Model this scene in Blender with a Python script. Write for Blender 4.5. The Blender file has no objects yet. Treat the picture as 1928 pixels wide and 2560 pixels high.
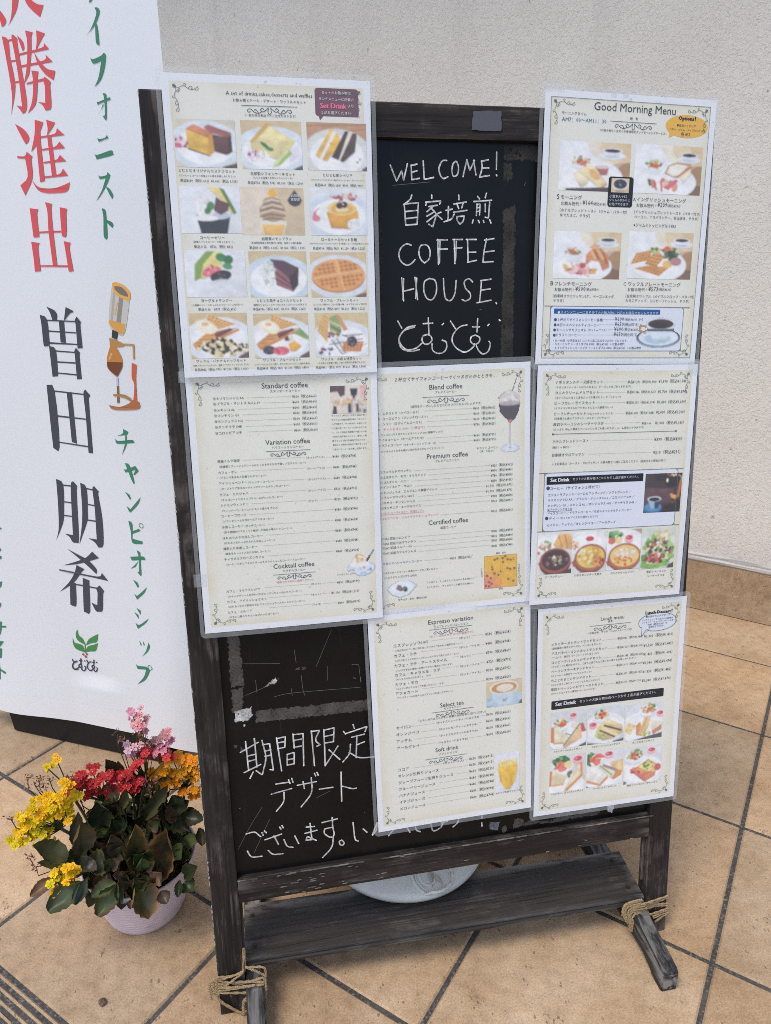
import bpy, bmesh, math, random
import numpy as np
from mathutils import Vector, Matrix, noise
from mathutils.geometry import tessellate_polygon
rad = math.radians
sc = bpy.context.scene
C = sc.collection
random.seed(7)

# ---------------------------------------------------------------- camera, sky, sun, exposure
cam = bpy.data.cameras.new('camera')
cam.sensor_fit = 'VERTICAL'; cam.sensor_height = 36; cam.lens = 1807.334 / 2560 * 36
cam.clip_start = .02; cam.clip_end = 400
camo = bpy.data.objects.new('camera', cam); C.objects.link(camo)
_r = Vector((0.980426, -0.196833, -0.000978)); _f = Vector((0.1850, 0.9237, -0.33535)).normalized()
_r = (_r - _f * _r.dot(_f)).normalized(); _u = _r.cross(_f)
M = Matrix.Identity(4)
for i in range(3): M[i][0], M[i][1], M[i][2] = _r[i], _u[i], -_f[i]
M[0][3], M[1][3], M[2][3] = 0.0808, -0.7060, 0.9457
camo.matrix_world = M
sc.camera = camo
CAM = Vector((0.0808, -0.706, 0.9457))
SUN_EL, SUN_AZ = rad(62), rad(235)          # azimuth of the light, clockwise from +y
w = bpy.data.worlds.new('World'); sc.world = w; w.use_nodes = True
nt = w.node_tree; bg = nt.nodes['Background']
sky = nt.nodes.new('ShaderNodeTexSky'); sky.sky_type = 'NISHITA'; sky.sun_disc = False
sky.sun_elevation = SUN_EL; sky.sun_rotation = SUN_AZ; sky.dust_density = 1.6; sky.air_density = 1.0
nt.links.new(sky.outputs[0], bg.inputs[0]); bg.inputs[1].default_value = .15
sun = bpy.data.lights.new('sun', 'SUN'); sun.energy = 1.25; sun.angle = rad(20); sun.color = (1, .93, .83)
so = bpy.data.objects.new('sun', sun); C.objects.link(so)
sd = Vector((math.sin(SUN_AZ) * math.cos(SUN_EL), math.cos(SUN_AZ) * math.cos(SUN_EL), math.sin(SUN_EL)))
so.rotation_euler = (-sd).to_track_quat('-Z', 'Y').to_euler()
sc.view_settings.view_transform = 'Standard'; sc.view_settings.look = 'None'
sc.view_settings.exposure = 0.45; sc.view_settings.gamma = 1
sc.cycles.use_denoising = False; sc.cycles.denoiser = 'OPENIMAGEDENOISE'; sc.cycles.denoising_input_passes = 'RGB_ALBEDO_NORMAL'; sc.cycles.denoising_prefilter = 'ACCURATE'; sc.cycles.filter_width = .9; sc.cycles.adaptive_threshold = .004
PAGES = {}
PAGES['TL'] = '''
62.2,18.1,149.3|k|A set of drinks,cakes,desserts and waffles
68.8,24.0,142.4|k|お飲み物とケーキ・デザート・ワッフルのセット
77.0,27.4,133.2|F
79.8,37.4,131.7|k|（一部を除き単品でのご注文も承ります）
151.9,8.5,197.2,35.0|R m 3
159.0,13.9,189.3|w|セットのお飲み物は
155.9,20.0,192.2|w|ランチメニューに記載の
157.0,27.4,183.9|pB|Set Drink
186.0,26.0,192.0|w|より
158.1,32.9,188.9|w|１品お選びください
8.8,41.8,69.1,86.7|P|castella
74.8,41.1,136.3,87.2|P|chiffon
142.0,41.1,204.5,87.0|P|siberia
10.4,91.4,66.3|k|とむとむオリジナルカステラセット
10.7,95.7,66.7|k|（コーヒーとコーヒー花蜜２つの味をお楽しみください）
11.2,100.9,68.4|k|単品¥630（税込 693）¥1,050（税込 1,155）
82.4,93.0,127.8|k|自家製シフォンケーキセット
84.7,96.5,125.1|k|（とむとむ自慢の手作りシフォンケーキ）
78.7,101.7,135.6|k|単品¥704（税込 774）¥1,100（税込 1,210）
157.3,93.1,188.3|k|とむとむ風シベリア
144.6,97.2,201.3|k|（とむとむオリジナルカステラ２種を生クリームとあんこでサンドしました）
148.2,102.8,199.1|k|単品¥567（税込 624）¥900（税込 990）
8.9,104.7,70.0,150.4|P|jelly
69.9,104.9,135.6,151.6|P|montblanc
142.2,104.9,203.0,151.6|P|rollcake
26.7,156.1,51.5|k|コーヒーゼリー
19.3,159.8,60.0|k|（自慢のアイスコーヒーで作ったゼリー）
19.9,165.0,59.4|k|単品のみ　¥756（税込 832）
89.7,156.8,121.0|k|岩間栗のモンブラン
78.2,160.4,131.6|k|（茨城県岩間産の栗を贅沢に使用、珈琲との相性抜群）
76.4,165.8,135.2|k|単品¥914（税込 1,005）¥1,450（税込 1,595）
153.0,157.3,191.3|k|ロールケーキセット各種
140.2,160.8,203.9|k|（やわらかいスポンジのロールケーキ※季節によってお味が変わります）
143.3,166.1,200.0|k|単品¥714（税込 785）¥1,120（税込 1,232）
9.2,167.3,71.2,214.2|P|sundae
74.9,168.0,135.8,214.5|P|torte
139.8,168.8,200.3,215.1|P|plainwaffle
23.3,219.1,54.9|k|ヨーグルトサンデー
13.0,223.1,66.4|k|（２種類のベリーとたっぷりのベリーソースをかけて）
19.3,228.0,58.7|k|単品のみ　¥777（税込 855）
80.9,219.6,129.1|k|とむとむ風チョコトルテセット
76.7,223.6,134.4|k|（濃厚なチョコレートケーキにホイップクリームを添えて）
76.4,228.3,132.7|k|単品¥746（税込 820）¥1,150（税込 1,265）
149.3,220.0,191.1|k|ワッフル・プレーンセット
141.0,223.8,200.3|k|（シンプルで飽きのこない定番の味・メイプルシロップ付き）
141.9,228.8,198.0|k|単品¥735（税込 809）¥1,120（税込 1,232）
9.0,230.6,69.1,277.5|P|banana
75.9,231.8,134.7,278.7|P|fruit
142.1,231.9,200.6,278.7|P|matcha
13.4,281.5,65.3|k|ワッフル・バナナ＆ナッツセット
9.6,285.4,68.6|k|（相性の良いバナナとチョコ、食感のアクセントにクルミをプラス）
10.9,290.4,67.5|k|単品¥882（税込 970）¥1,290（税込 1,419）
84.0,282.1,125.3|k|ワッフル・フルーツセット
75.1,285.9,134.4|k|（フルーツをふんだんに使い、甘さの中にさっぱりした酸味を演出）
76.6,290.7,133.0|k|単品¥893（税込 982）¥1,300（税込 1,430）
147.6,282.5,192.5|k|ワッフル・小倉＆抹茶セット
143.4,286.2,196.9|k|（つぶあんと黒蜜の優しい甘さが意外な和風アレンジ）
140.9,291.3,197.2|k|単品¥861（税込 947）¥1,260（税込 1,386）
122.5,113.9,132.0|w|岩間産
122.3,117.7,131.8|w|栗使用
'''
PAGES['ML'] = '''
80.9,18.7,131.6|k|Standard coffee
89.8,23.3,122.7|k|スタンダードコーヒー
27.7,29.4,60.9|k|⑭キリマンジャロ AA
64.5,28.4,112.4|.
113.6,30.0,140.8|k|¥600（税込¥660）
27.7,35.2,77.8|k|⑮ブラジル・サントス NO.2-19
81.8,34.5,112.5|.
113.6,36.0,140.8|k|¥600（税込¥660）
27.7,42.0,50.3|k|⑯メキシコ AL
54.3,40.5,112.7|.
113.7,42.3,140.8|k|¥600（税込¥660）
27.7,48.1,53.9|k|⑰マンデリン G1
57.9,46.6,112.8|.
113.7,48.2,140.7|k|¥600（税込¥660）
27.7,54.3,58.0|k|⑱ホンジュラス HG
61.1,53.2,112.7|.
113.5,54.6,140.7|k|¥600（税込¥660）
27.7,60.6,56.7|k|⑲グァテマラ SHB
61.2,59.6,112.8|.
113.7,60.8,140.5|k|¥600（税込¥660）
27.6,67.2,56.3|k|⑳コロンビア SUP
61.5,65.7,112.9|.
113.9,67.6,140.5|k|¥600（税込¥660）
156.3,18.4,197.0,49.4|P|siphonbar
156.6,52.4,196.9|k|サイフォン２杯立にこだわる当店の思い
156.5,57.1,196.5|k|サイフォンは抽出温度が高くさめにくい
156.6,61.7,196.4|k|のが特徴です。その訳はボール状のフラ
156.7,66.5,196.2|k|スコ宙に浮いているように作られていま
156.8,71.3,196.4|k|す。さらに球体は表面積が一番少ない形
156.9,76.1,196.5|k|で外気に熱が取られにくく、蓋をして密
156.8,80.9,195.8|k|閉することで熱さを維持できるのです。
156.9,85.5,196.5|k|食前から２杯目の食後まで慌てることな
157.0,90.6,196.2|k|く温かいコーヒーをお楽しみ頂けます。
81.3,81.0,131.2|k|Variation coffee
88.2,85.7,124.4|k|バリエーションコーヒー
81.4,88.6,131.1|F
27.6,98.3,51.9|k|黒糖ミルク珈琲
55.3,97.0,124.3|.
126.1,98.7,146.9|k|（ホット/アイス）
148.8,98.2,155.2|.
156.1,99.2,183.3|k|¥680（税込¥748）
29.2,104.2,125.3|k|（黒糖蜜とフレッシュクリームが入ったまろやかなで優しい甘さのコーヒー）
27.6,111.1,48.2|k|カフェ・オレ
51.9,109.3,124.7|.
126.2,111.2,146.9|k|（ホット/アイス）
148.9,110.4,155.3|.
156.3,111.6,183.3|k|¥680（税込¥748）
28.9,116.6,80.2|k|（フランス生まれの定番ミルクコーヒー）
27.6,123.1,58.6|k|アインシュペンナー
59.6,123.6,88.5|k|（ウィンナーコーヒー）
90.2,122.2,124.5|.
126.5,123.7,147.1|k|（ホット/アイス）
148.9,122.7,155.3|.
156.3,124.0,183.5|k|¥680（税込¥748）
29.0,129.2,105.5|k|（オーストリア生まれのホイップクリームが入ったコーヒー）
27.6,136.0,59.1|k|カフェ・モカジャバ
62.3,135.0,124.4|.
126.3,136.7,147.0|k|（ホット/アイス）
148.8,135.6,155.1|.
156.3,136.9,183.2|k|¥720（税込¥792）
28.9,141.9,97.1|k|（チョコレートとホイップクリームが入ったコーヒー）
27.6,148.1,58.3|k|シナモンウィンナー
61.8,147.0,123.8|.
125.6,148.8,136.7|k|（ホット）
138.7,147.5,155.5|.
156.2,148.9,183.7|k|¥720（税込¥792）
28.9,154.4,91.4|k|（ウィンナーコーヒーにシナモンの香りをプラス）
27.4,160.5,55.5|k|コーヒーフロート
58.6,159.4,155.4|.
156.1,161.1,183.3|k|¥680（税込¥748）
28.8,166.4,85.7|k|（ソフトクリームを浮かべたアイスコーヒー）
27.2,173.2,51.6|k|水出しコーヒー
52.7,173.3,75.8|k|（ダッチコーヒー）
79.3,172.0,155.4|.
156.0,173.8,183.0|k|¥580（税込¥638）
28.8,179.1,106.0|k|（約８時間かけてじっくり抽出した独自の味わいのコーヒー）
27.4,186.1,72.3|k|はちみつ入り水出しコーヒー
75.5,184.5,155.4|.
155.8,186.3,183.0|k|¥680（税込¥748）
28.6,191.8,85.7|k|（はちみつをたっぷり入れた水出しコーヒー）
27.4,198.5,65.2|k|練乳入り水出しコーヒー
72.0,196.8,155.4|.
155.9,198.7,182.8|k|¥680（税込¥748）
28.7,204.4,79.8|k|（練乳をたっぷり入れた水出しコーヒー）
27.2,210.9,72.2|k|キャラメルフローズンカフェ
75.4,209.2,155.3|.
155.8,211.1,183.0|k|¥840（税込¥924）
28.7,217.0,119.6|k|（コーヒーと氷とアイスクリームをクラッシュしたコーヒースムージー）
82.2,225.1,129.7|k|Cocktail coffee
92.9,229.9,119.0|k|カクテルコーヒー
81.4,232.6,130.5|F
84.7,242.7,126.9|r|（運転される方はご遠慮ください）
168.4,210.9,202.2,243.3|P|creamcup
156.2,239.5,178.6|k|シナモンウィンナー
27.1,249.4,65.2|k|カフェ・マリアテレジア
71.3,246.8,123.0|.
124.8,248.4,135.9|k|（ホット）
138.0,247.3,154.6|.
155.5,249.4,182.6|k|¥890（税込¥979）
28.4,255.3,113.2|k|（ホイップクリームを浮かべたオレンジリキュール入りのコーヒー）
27.1,261.8,72.1|k|カフェ・アイリッシュミスト
74.6,259.5,122.9|.
124.5,261.4,135.5|k|（ホット）
137.6,260.0,147.6|.
148.3,261.7,181.7|k|¥1,100（税込¥1,210）
28.2,267.8,116.1|k|（はちみつなどで熟成させたアイリッシュウィスキー入りのコーヒー）
27.1,274.8,54.6|k|カフェ・カルーア
74.6,271.8,123.1|.
124.4,273.8,135.6|k|（アイス）
137.6,272.7,154.7|.
155.3,274.7,182.6|k|¥890（税込¥979）
27.8,280.4,84.8|k|（メキシコ産のリキュールが入ったコーヒー）
'''
PAGES['MC'] = '''
44.9,16.1,167.2|kI|２杯立てサイフォンコーヒーでくつろぎのひとときを…
85.7,27.3,125.4|k|Blend coffee
92.5,31.7,118.6|k|ブレンドコーヒー
77.3,35.8,133.7|F
62.6,47.0,148.6|k|（調和をテーマにしたとむとむオリジナルのブレンドです）
23.7,53.1,25.8|k|A
29.4,53.2,72.6|k|エクストラ（ハイロースト）
78.7,51.3,137.4|.
138.4,52.9,165.7|k|¥600（税込¥660）
23.7,59.1,25.7|k|B
29.5,59.2,82.7|k|ヨーロピアン（フレンチロースト）
89.2,57.7,137.6|.
138.6,59.1,165.9|k|¥600（税込¥660）
23.6,65.2,25.6|k|C
29.6,65.3,75.9|k|ソフト（ミディアムロースト）
82.4,63.8,137.5|.
138.5,65.4,165.9|k|¥600（税込¥660）
23.8,71.3,25.7|k|D
29.8,71.4,78.8|r|チャンピオン 2006（一杯立て）
82.2,70.0,137.8|.
138.6,71.8,166.0|k|¥750（税込¥825）
25.1,77.5,101.2|k|（ジャパンバリスタチャンピオンシップ 2006 優勝ブレンド）
23.7,83.6,77.2|k|アイスコーヒー（オールアラビカ）
82.1,83.2,137.6|.
138.5,84.7,166.0|k|¥650（税込¥715）
23.8,90.0,50.6|k|ドラフトコーヒー
52.8,90.3,92.0|b|（※オーダーストップ 18：00）
95.8,89.4,137.8|.
138.5,90.5,166.0|k|¥650（税込¥715）
25.2,96.6,101.2|k|（ビールのようなきめ細かい泡がまろやかなアイスコーヒー）
142.8,100.3,169.4|k|ドラフトコーヒー
145.9,104.1,163.2|k|（18：00LO）
169.4,13.6,198.4,107.8|P|draft
80.6,107.5,131.0|k|Premium coffee
90.9,112.2,120.3|k|プレミアムコーヒー
23.7,121.1,61.5|k|①エメラルドマウンテン
64.8,120.5,158.7|.
159.7,122.4,187.5|k|¥820（税込¥902）
23.7,127.4,78.5|k|②エチオピア・モカ・イリガチェフ
81.8,126.7,158.6|.
159.6,128.3,187.2|k|¥800（税込¥880）
23.7,133.4,57.7|k|③コスタリカ・ハニー
60.9,132.7,158.8|.
159.5,134.5,187.2|k|¥780（税込¥858）
23.5,139.1,61.3|k|④インドネシア・カロシ
64.6,139.0,158.2|.
159.4,140.9,187.2|k|¥850（税込¥935）
23.4,145.7,92.2|k|⑤ホンジュラス・エルプエンテ農園ゲイシャ
96.6,145.2,152.3|.
153.1,147.0,187.1|k|¥1,700（税込¥1,870）
23.4,151.7,63.3|k|⑥ブルーマウンテン NO.1
68.5,151.5,152.3|.
153.0,153.4,186.7|k|¥1,700（税込¥1,870）
23.4,158.0,64.6|k|⑦マサマ・キリマンジャロ
68.0,157.5,158.6|.
159.6,159.8,187.1|k|¥780（税込¥858）
23.4,164.1,71.6|k|⑧タンザニア・エーデルワイス
75.0,163.7,158.6|.
159.7,165.9,187.1|k|¥760（税込¥836）
23.4,170.0,75.4|r|SCAJコーヒーマイスター　芳賀セレクト
23.4,171.0,75.4|_r
23.5,176.7,93.0|r|⑨エクアドル・ビルカマウンテン Q グレード
95.9,176.4,158.6|.
159.6,178.3,187.1|k|¥760（税込¥836）
80.6,187.6,129.9|k|Certified coffee
95.2,193.6,114.9|k|認証コーヒー
23.2,201.6,57.5|k|⑩JAS 認証コロンビア
61.2,200.9,158.4|.
159.4,203.4,187.1|k|¥780（税込¥858）
23.3,207.6,64.6|k|⑪JAS 認証ガヨマウンテン
67.9,207.1,158.4|.
159.4,209.8,187.0|k|¥800（税込¥880）
23.3,213.2,58.6|k|⑫JAS 認証ペルー・G1
61.4,212.9,158.3|.
159.3,215.4,186.8|k|¥780（税込¥858）
23.3,219.5,64.3|k|⑬JAS 認証カフェインレス
68.2,219.4,158.3|.
159.4,222.1,186.7|k|¥680（税込¥748）
22.9,232.4,71.2|b|本日のスペシャルティコーヒー
75.0,231.4,105.7|.
106.5,233.2,133.7|k|¥650（税込¥715）
23.3,244.0,90.5|k|※スタンダードコーヒーは次のページをご覧ください
24.0,250.2,64.1|k|（ハンドドリップはプラス¥55）
26.8,252.0,65.5,276.5|P|chocoplate
40.1,279.4,76.0|k|生チョコ…¥150（税込¥165）
76.1,260.7,135.7|k|フルボディ…しっかりとしたコクのある味わい
76.0,266.9,135.6|k|ライトボディ…すっきりとした軽やかな味わい
149.7,233.2,192.9,275.1|P|chart
165.3,231.4,177.9|k|酸味・甘み
168.4,277.6,173.6|k|苦味
145.2,250.4,147.4|k|フ
145.3,252.6,147.6|k|ル
145.4,254.8,147.7|k|ボ
145.5,257.1,147.8|k|デ
145.7,259.3,147.9|k|ィ
194.4,249.2,196.6|k|ラ
194.3,251.6,196.5|k|イ
194.1,253.9,196.4|k|ト
194.0,256.3,196.3|k|ボ
194.0,258.6,196.3|k|デ
194.0,260.7,196.3|k|ィ
186.7,240.6,189.3|k|C
169.9,255.3,172.4|k|A
159.1,248.5,161.5|k|D
150.9,272.8,153.1|k|B
'''
PAGES['BC'] = '''
75.4,18.6,133.4|k|Espresso variation
82.3,24.1,126.7|k|エスプレッソバリエーション
76.4,26.0,131.9|F
76.1,36.0,133.0|r|〈ホットはぬるめの 65℃が最適です〉
30.3,43.2,59.3|k|エスプレッソ
61.0,42.4,74.3|k|（30 ㎖）
78.2,40.2,112.8|.
114.8,42.7,128.3|k|（ホット）
130.7,40.0,148.0|.
148.9,42.2,182.7|k|¥580（税込¥638）
31.9,49.1,118.6|k|（9 気圧をかけて一気に搾り出したイタリア生まれの濃厚なコーヒー）
30.6,56.6,59.2|k|カフェ・ラテ
64.5,53.0,112.5|.
114.5,55.2,142.0|k|（ホット／アイス）
144.0,53.6,148.0|.
149.1,54.7,182.6|k|¥680（税込¥748）
32.0,62.3,113.3|k|（ふわふわのミルクがたっぷり入ったイタリア風ミルクコーヒー）
30.4,69.7,98.3|k|カフェ・ラテ・アートスタイル
105.0,65.5,113.2|.
115.1,67.9,128.8|k|（ホット）
131.1,65.4,147.9|.
149.3,67.2,182.7|k|¥790（税込¥869）
31.8,75.6,104.8|k|（バリスタ不在の場合はお受けできない場合もございます）
30.5,82.1,88.8|k|カフェ・キャラメル・ラテ
91.1,78.7,112.6|.
114.9,80.6,140.6|k|（ホット／アイス
141.2,77.8,149.0|.
150.1,79.8,183.5|k|¥720（税込¥792）
31.8,87.2,76.7|k|（キャラメルを入れたカフェ・ラテ）
30.4,94.8,59.2|k|カフェ・モカ
64.5,90.3,112.4|.
114.6,91.8,141.8|k|（ホット／アイス）
144.1,89.8,147.9|.
149.2,91.3,182.5|k|¥720（税込¥792）
31.7,100.0,93.5|k|（ミルクの代わりにココアを使ったカフェ・ラテ）
30.4,107.1,59.0|k|アフォガード
64.7,102.9,147.7|.
149.2,103.7,182.4|k|¥790（税込¥869）
31.8,112.3,104.8|k|（アイスクリームに熱々のエスプレッソを注いだデザート）
149.2,106.5,197.9,141.6|P|latte
87.4,131.8,118.7|k|Select tea
92.2,135.3,115.4|k|セレクトティー
76.1,137.9,131.4|F
58.4,147.6,148.5|k|〈レモンまたはミルクをご希望の方はお申し付けください〉
29.3,154.1,49.1|k|セイロン
49.8,152.7,79.8|.
81.8,153.8,138.8|k|（ホットストレートティーにおすすめ
139.5,151.6,147.5|.
148.4,152.9,181.8|k|¥600（税込¥660）
29.1,163.3,58.2|k|オレンジペコ
61.8,162.1,82.9|.
85.1,163.6,136.6|k|（ホットレモンティーにおすすめ）
138.9,160.8,142.9|.
148.0,162.2,181.6|k|¥600（税込¥660）
29.1,172.9,48.7|k|アッサム
53.0,171.1,83.2|.
85.4,172.6,136.7|k|（ホットミルクティーにおすすめ）
139.2,170.1,142.9|.
148.4,171.8,181.6|k|¥600（税込¥660）
29.4,182.4,58.5|k|アールグレイ
58.9,180.3,80.4|.
82.6,182.4,123.3|k|（アイスティーにおすすめ）
125.6,180.5,147.3|.
148.4,181.3,181.8|k|¥600（税込¥660）
79.4,193.6,110.3|k|Soft drink
83.7,199.0,109.9|k|ソフトドリンク.
65.3,202.6,120.8|F
29.4,213.3,43.4|k|ココア
48.0,211.5,87.4|.
89.4,213.0,116.9|k|（ホット/アイス）
119.2,211.3,123.0|.
124.3,212.6,157.7|k|¥650（税込¥715）
29.3,222.0,83.0|k|オレンジ生搾りジュース
88.1,219.8,122.8|.
124.1,221.4,157.6|k|¥650（税込¥715）
29.3,231.6,102.4|k|グレープフルーツ生搾りジュース
105.8,229.5,123.0|.
124.2,230.9,158.0|k|¥650（税込¥715）
29.5,241.2,77.9|k|ブルーベリージュース
83.8,238.7,123.1|.
124.2,240.5,157.9|k|¥680（税込¥748）
29.4,250.4,63.6|k|バナナジュース
66.3,248.0,123.3|.
124.2,249.9,157.9|k|¥680（税込¥748）
29.7,259.9,63.7|k|イチゴジュース
66.4,258.0,123.4|.
124.4,259.8,158.0|k|¥680（税込¥748）
29.7,269.6,63.7|k|メロンジュース
66.3,267.4,123.6|.
124.5,269.6,158.2|k|¥680（税込¥748）
160.2,210.0,193.7,266.9|P|juice
160.4,268.8,194.5|k|オレンジ生搾りジュース
'''
PAGES['MR'] = '''
23.3,21.7,83.9|k|ナポリタンのチーズ焼きセット
84.5,20.3,115.2|.
116.8,22.1,155.2|k|単品¥1,271（税込¥1,398）
158.0,22.0,197.0|k|¥1,590（税込¥1,749）
23.5,27.2,121.6|k|（ナポリタンのイメージはそのままに、チーズとたまごがとろけます）
23.3,34.1,79.7|k|カニのクリームドリアセット
80.3,32.9,114.8|.
116.6,34.2,155.0|k|単品¥1,386（税込¥1,525）
158.0,34.6,197.1|k|¥1,700（税込¥1,870）
23.3,39.6,108.9|k|（ズワイガニのほぐし身をたっぷり乗せたシーフードドリア）
23.1,46.5,75.2|k|ビーフカレーライスセット
75.6,45.2,115.0|.
116.7,46.9,154.7|k|単品¥1,176（税込¥1,294）
157.7,47.2,196.8|k|¥1,490（税込¥1,639）
23.1,51.9,99.2|k|（ドライベジタブルがアクセントになった欧風カレー）
23.1,59.1,64.2|k|ビーフシチューセット
65.5,59.3,100.3|k|（クロワッサン or ライス）
102.3,58.2,115.0|.
116.6,59.7,154.7|k|単品¥1,680（税込¥1,848）
157.4,59.7,196.4|k|¥2,000（税込¥2,200）
23.2,64.4,95.6|k|（洋食屋さん風のブラウンソースのビーフシチュー）
22.7,71.8,88.5|k|厚切りベーコンのシーザーサラダ
88.8,70.1,136.8|.
139.0,72.5,151.6|k|単品のみ
157.3,72.9,196.2|k|¥1,040（税込¥1,143）
23.0,77.4,142.6|k|（たっぷり 150g の野菜とベーコンにたまごも乗っけたボリューム満点のサラダです）
22.9,81.8,186.2|A
22.7,92.4,69.7|k|ホテルブレッドトースト
74.8,91.1,156.3|.
157.6,93.5,195.4|k|¥399（税込¥439）
22.3,99.1,46.3|k|（薄切り or 厚切り）
22.8,109.0,65.2|k|自家焼きクロワッサン
70.2,107.5,155.7|.
157.4,109.8,194.7|k|¥210（税込¥231）
23.0,119.8,25.6|r|＊
26.2,119.5,176.1|k|上記単品は（トースト・クロワッサン）お飲み物と一緒にご注文ください（追加注文の場合は除く）
14.1,129.3,193.8,202.5|R o 5
17.1,133.8,146.4,143.8|R K 1
21.9,140.3,46.7|wB|Set Drink
51.2,139.3,139.9|w|セットのお飲み物はこちらから１品お選びください。
17.1,150.2,21.7|k|●
22.1,150.4,87.9|k|コーヒー（サイフォン２杯だて）
19.8,158.1,131.1|k|エクストラブレンド／ヨーロピアンブレンド／ソフトブレンド／
19.8,164.6,136.3|k|キリマンジャロ AA ／ブラジル・サントス No.2 ／コロンビア SUP ／
19.7,171.7,140.6|k|マンデリン G1 ／メキシコ AL ／ホンジュラス HG ／グァテマラ SHB ／
19.7,176.3,52.4|k|以下のドリンクは＋55
19.7,177.3,52.4|_k
19.8,181.3,133.1|k|アイスコーヒー／ドラフトコーヒー／本日のスペシャルティコーヒー
16.9,187.9,21.2|k|●
22.1,187.8,35.5|k|ティー
36.4,187.5,87.8|k|（ホットかアイスをお選びください）
19.7,196.1,112.2|k|セイロン／アッサム／オレンジペコー／アールグレイ
149.5,134.8,200.1,185.0|P|darkcoffee
8.7,203.9,54.8,258.0|P|stew
54.8,205.2,102.2,258.4|P|gratin
101.9,205.1,149.4,257.9|P|doria
149.5,205.6,197.2,259.3|P|caesar
19.6,262.7,43.2|k|ビーフシチュー
59.0,263.1,96.6|k|ナポリタンのチーズ焼き
109.4,263.3,142.3|k|カニのクリームドリア
159.9,264.7,187.7|k|厚切りベーコンの
161.6,270.4,186.0|k|シーザーサラダ
'''
PAGES['TR'] = '''
58.5,18.2,158.6|k|Good Morning Menu
102.7,26.0,112.2|k|朝　食
79.1,28.7,135.5|F
20.4,24.5,49.7|k|モーニングタイム
20.8,31.5,74.0|b|AM7：00～AM11：30
66.8,39.7,148.7|k|〈お飲み物をご注文のお客様限定グッドモーニングサービス〉
147.1,17.2,200.9,41.7|L y
162.6,23.0,184.2|nB|Options！
161.3,29.8,185.3|k|●追加トッピング
152.2,34.3,197.4|k|バター・ジャム・メイプルシロップ
167.3,39.6,178.9|k|各 ¥55
20.1,51.3,106.1,103.1|P|toast
80.8,86.6,111.6,119.2|R K 3
84.4,88.2,106.4,103.5|P|anko
82.9,109.0,104.3|w|小倉あん＋55
82.9,113.1,108.6|w|ジャムの代わりに
82.8,117.5,106.7|w|お付けできます
111.9,50.6,197.1,103.0|P|english
18.9,112.9,21.8|k|S
23.5,112.5,49.3|k|モーニング
24.1,119.0,46.1|k|お飲み物代
46.6,117.9,49.5|r|＋
50.3,118.0,62.7|k|¥164
63.4,118.1,79.5|k|（税込¥180）
23.2,126.0,105.6|k|［ホテルブレッドトースト（ジャム・バター付）
23.8,131.3,60.0|k|ゆでたまご、サラダ］
112.4,112.0,115.8|k|A
117.2,111.8,180.0|k|イングリッシュモーニング
117.0,118.1,139.5|k|お飲み物代
140.0,117.1,143.0|r|＋
143.7,117.2,156.0|k|¥209
156.5,117.0,173.2|k|（税込¥230）
115.0,125.0,200.0|k|［イングリッシュブレッドトースト（バター付き）
115.3,130.4,197.9|k|ベーコン、アスパラソテー、目玉焼き、サラダ］
115.0,139.7,169.2|k|※ジャムのトッピングは＋¥33
17.7,147.1,100.8,199.0|P|croissant
110.7,145.1,193.7,197.6|P|waffleplate
15.4,207.0,18.6|k|B
20.6,207.0,66.8|k|フレンチモーニング
20.7,213.2,42.3|k|お飲み物代
42.9,212.6,45.6|r|＋
46.5,212.8,59.3|k|¥500
59.7,212.3,75.8|k|（税込¥550）
19.0,220.2,95.9|k|［自家焼きクロワッサン2ケ、ベーコンエッグ
19.5,225.5,32.3|k|サラダ］
107.3,205.8,110.5|k|C
113.3,206.0,181.6|k|ワッフルプレートモーニング
113.0,212.0,135.4|k|お飲み物代
135.9,211.4,138.8|r|＋
139.7,211.6,152.3|k|¥573
153.0,211.0,169.5|k|（税込¥630）
111.1,219.2,201.3|k|［自家焼きワッフル（メイプルシロップ・バター付）
111.4,224.3,195.1|k|たまごディップ、コンビーフハッシュ、サラダ］
16.7,230.2,188.9,281.4|R o 4
21.2,233.0,157.8,238.9|R B 1
25.7,238.8,156.8|w|●メインメニューにある全てのお飲み物に上記のお値段でセットできます。
21.5,247.3,25.0|k|●
26.1,247.0,83.2|k|２杯だてサイフォンコーヒー各種
83.5,244.9,98.5|.
98.9,246.4,110.8|k|¥600
111.5,246.1,136.2|k|（税込¥660）から
21.5,253.1,24.8|k|●
25.2,252.9,78.8|k|本日のスペシャルティコーヒー
79.2,250.9,98.2|.
99.0,252.4,111.0|k|¥650
111.5,252.2,130.1|k|（税込¥715）
21.1,259.0,24.4|k|●
25.0,258.7,63.1|k|モーニングカフェオレ
64.8,258.4,89.0|k|（ホットorアイス）
90.7,256.7,97.9|.
98.7,258.2,110.7|k|¥600
111.2,258.0,129.8|k|（税込¥660）
21.0,264.9,24.3|k|●
25.0,264.4,55.0|k|ドラフトコーヒー
55.2,262.9,97.9|.
98.5,264.1,110.6|k|¥650
111.1,264.0,129.5|k|（税込¥715）
21.6,270.6,117.3|k|・お一人様（小学生以上）につき１品ご注文をいただいております。
21.4,274.8,113.6|k|・Ｓモーニング トーストダブル ¥300（税込¥330）＋お飲み物代
21.4,279.3,136.1|k|・Ａイングリッシュモーニング トーストダブル ¥318（税込¥350）＋お飲み物代
128.6,241.7,187.6,277.9|P|bluecup
'''
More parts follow.
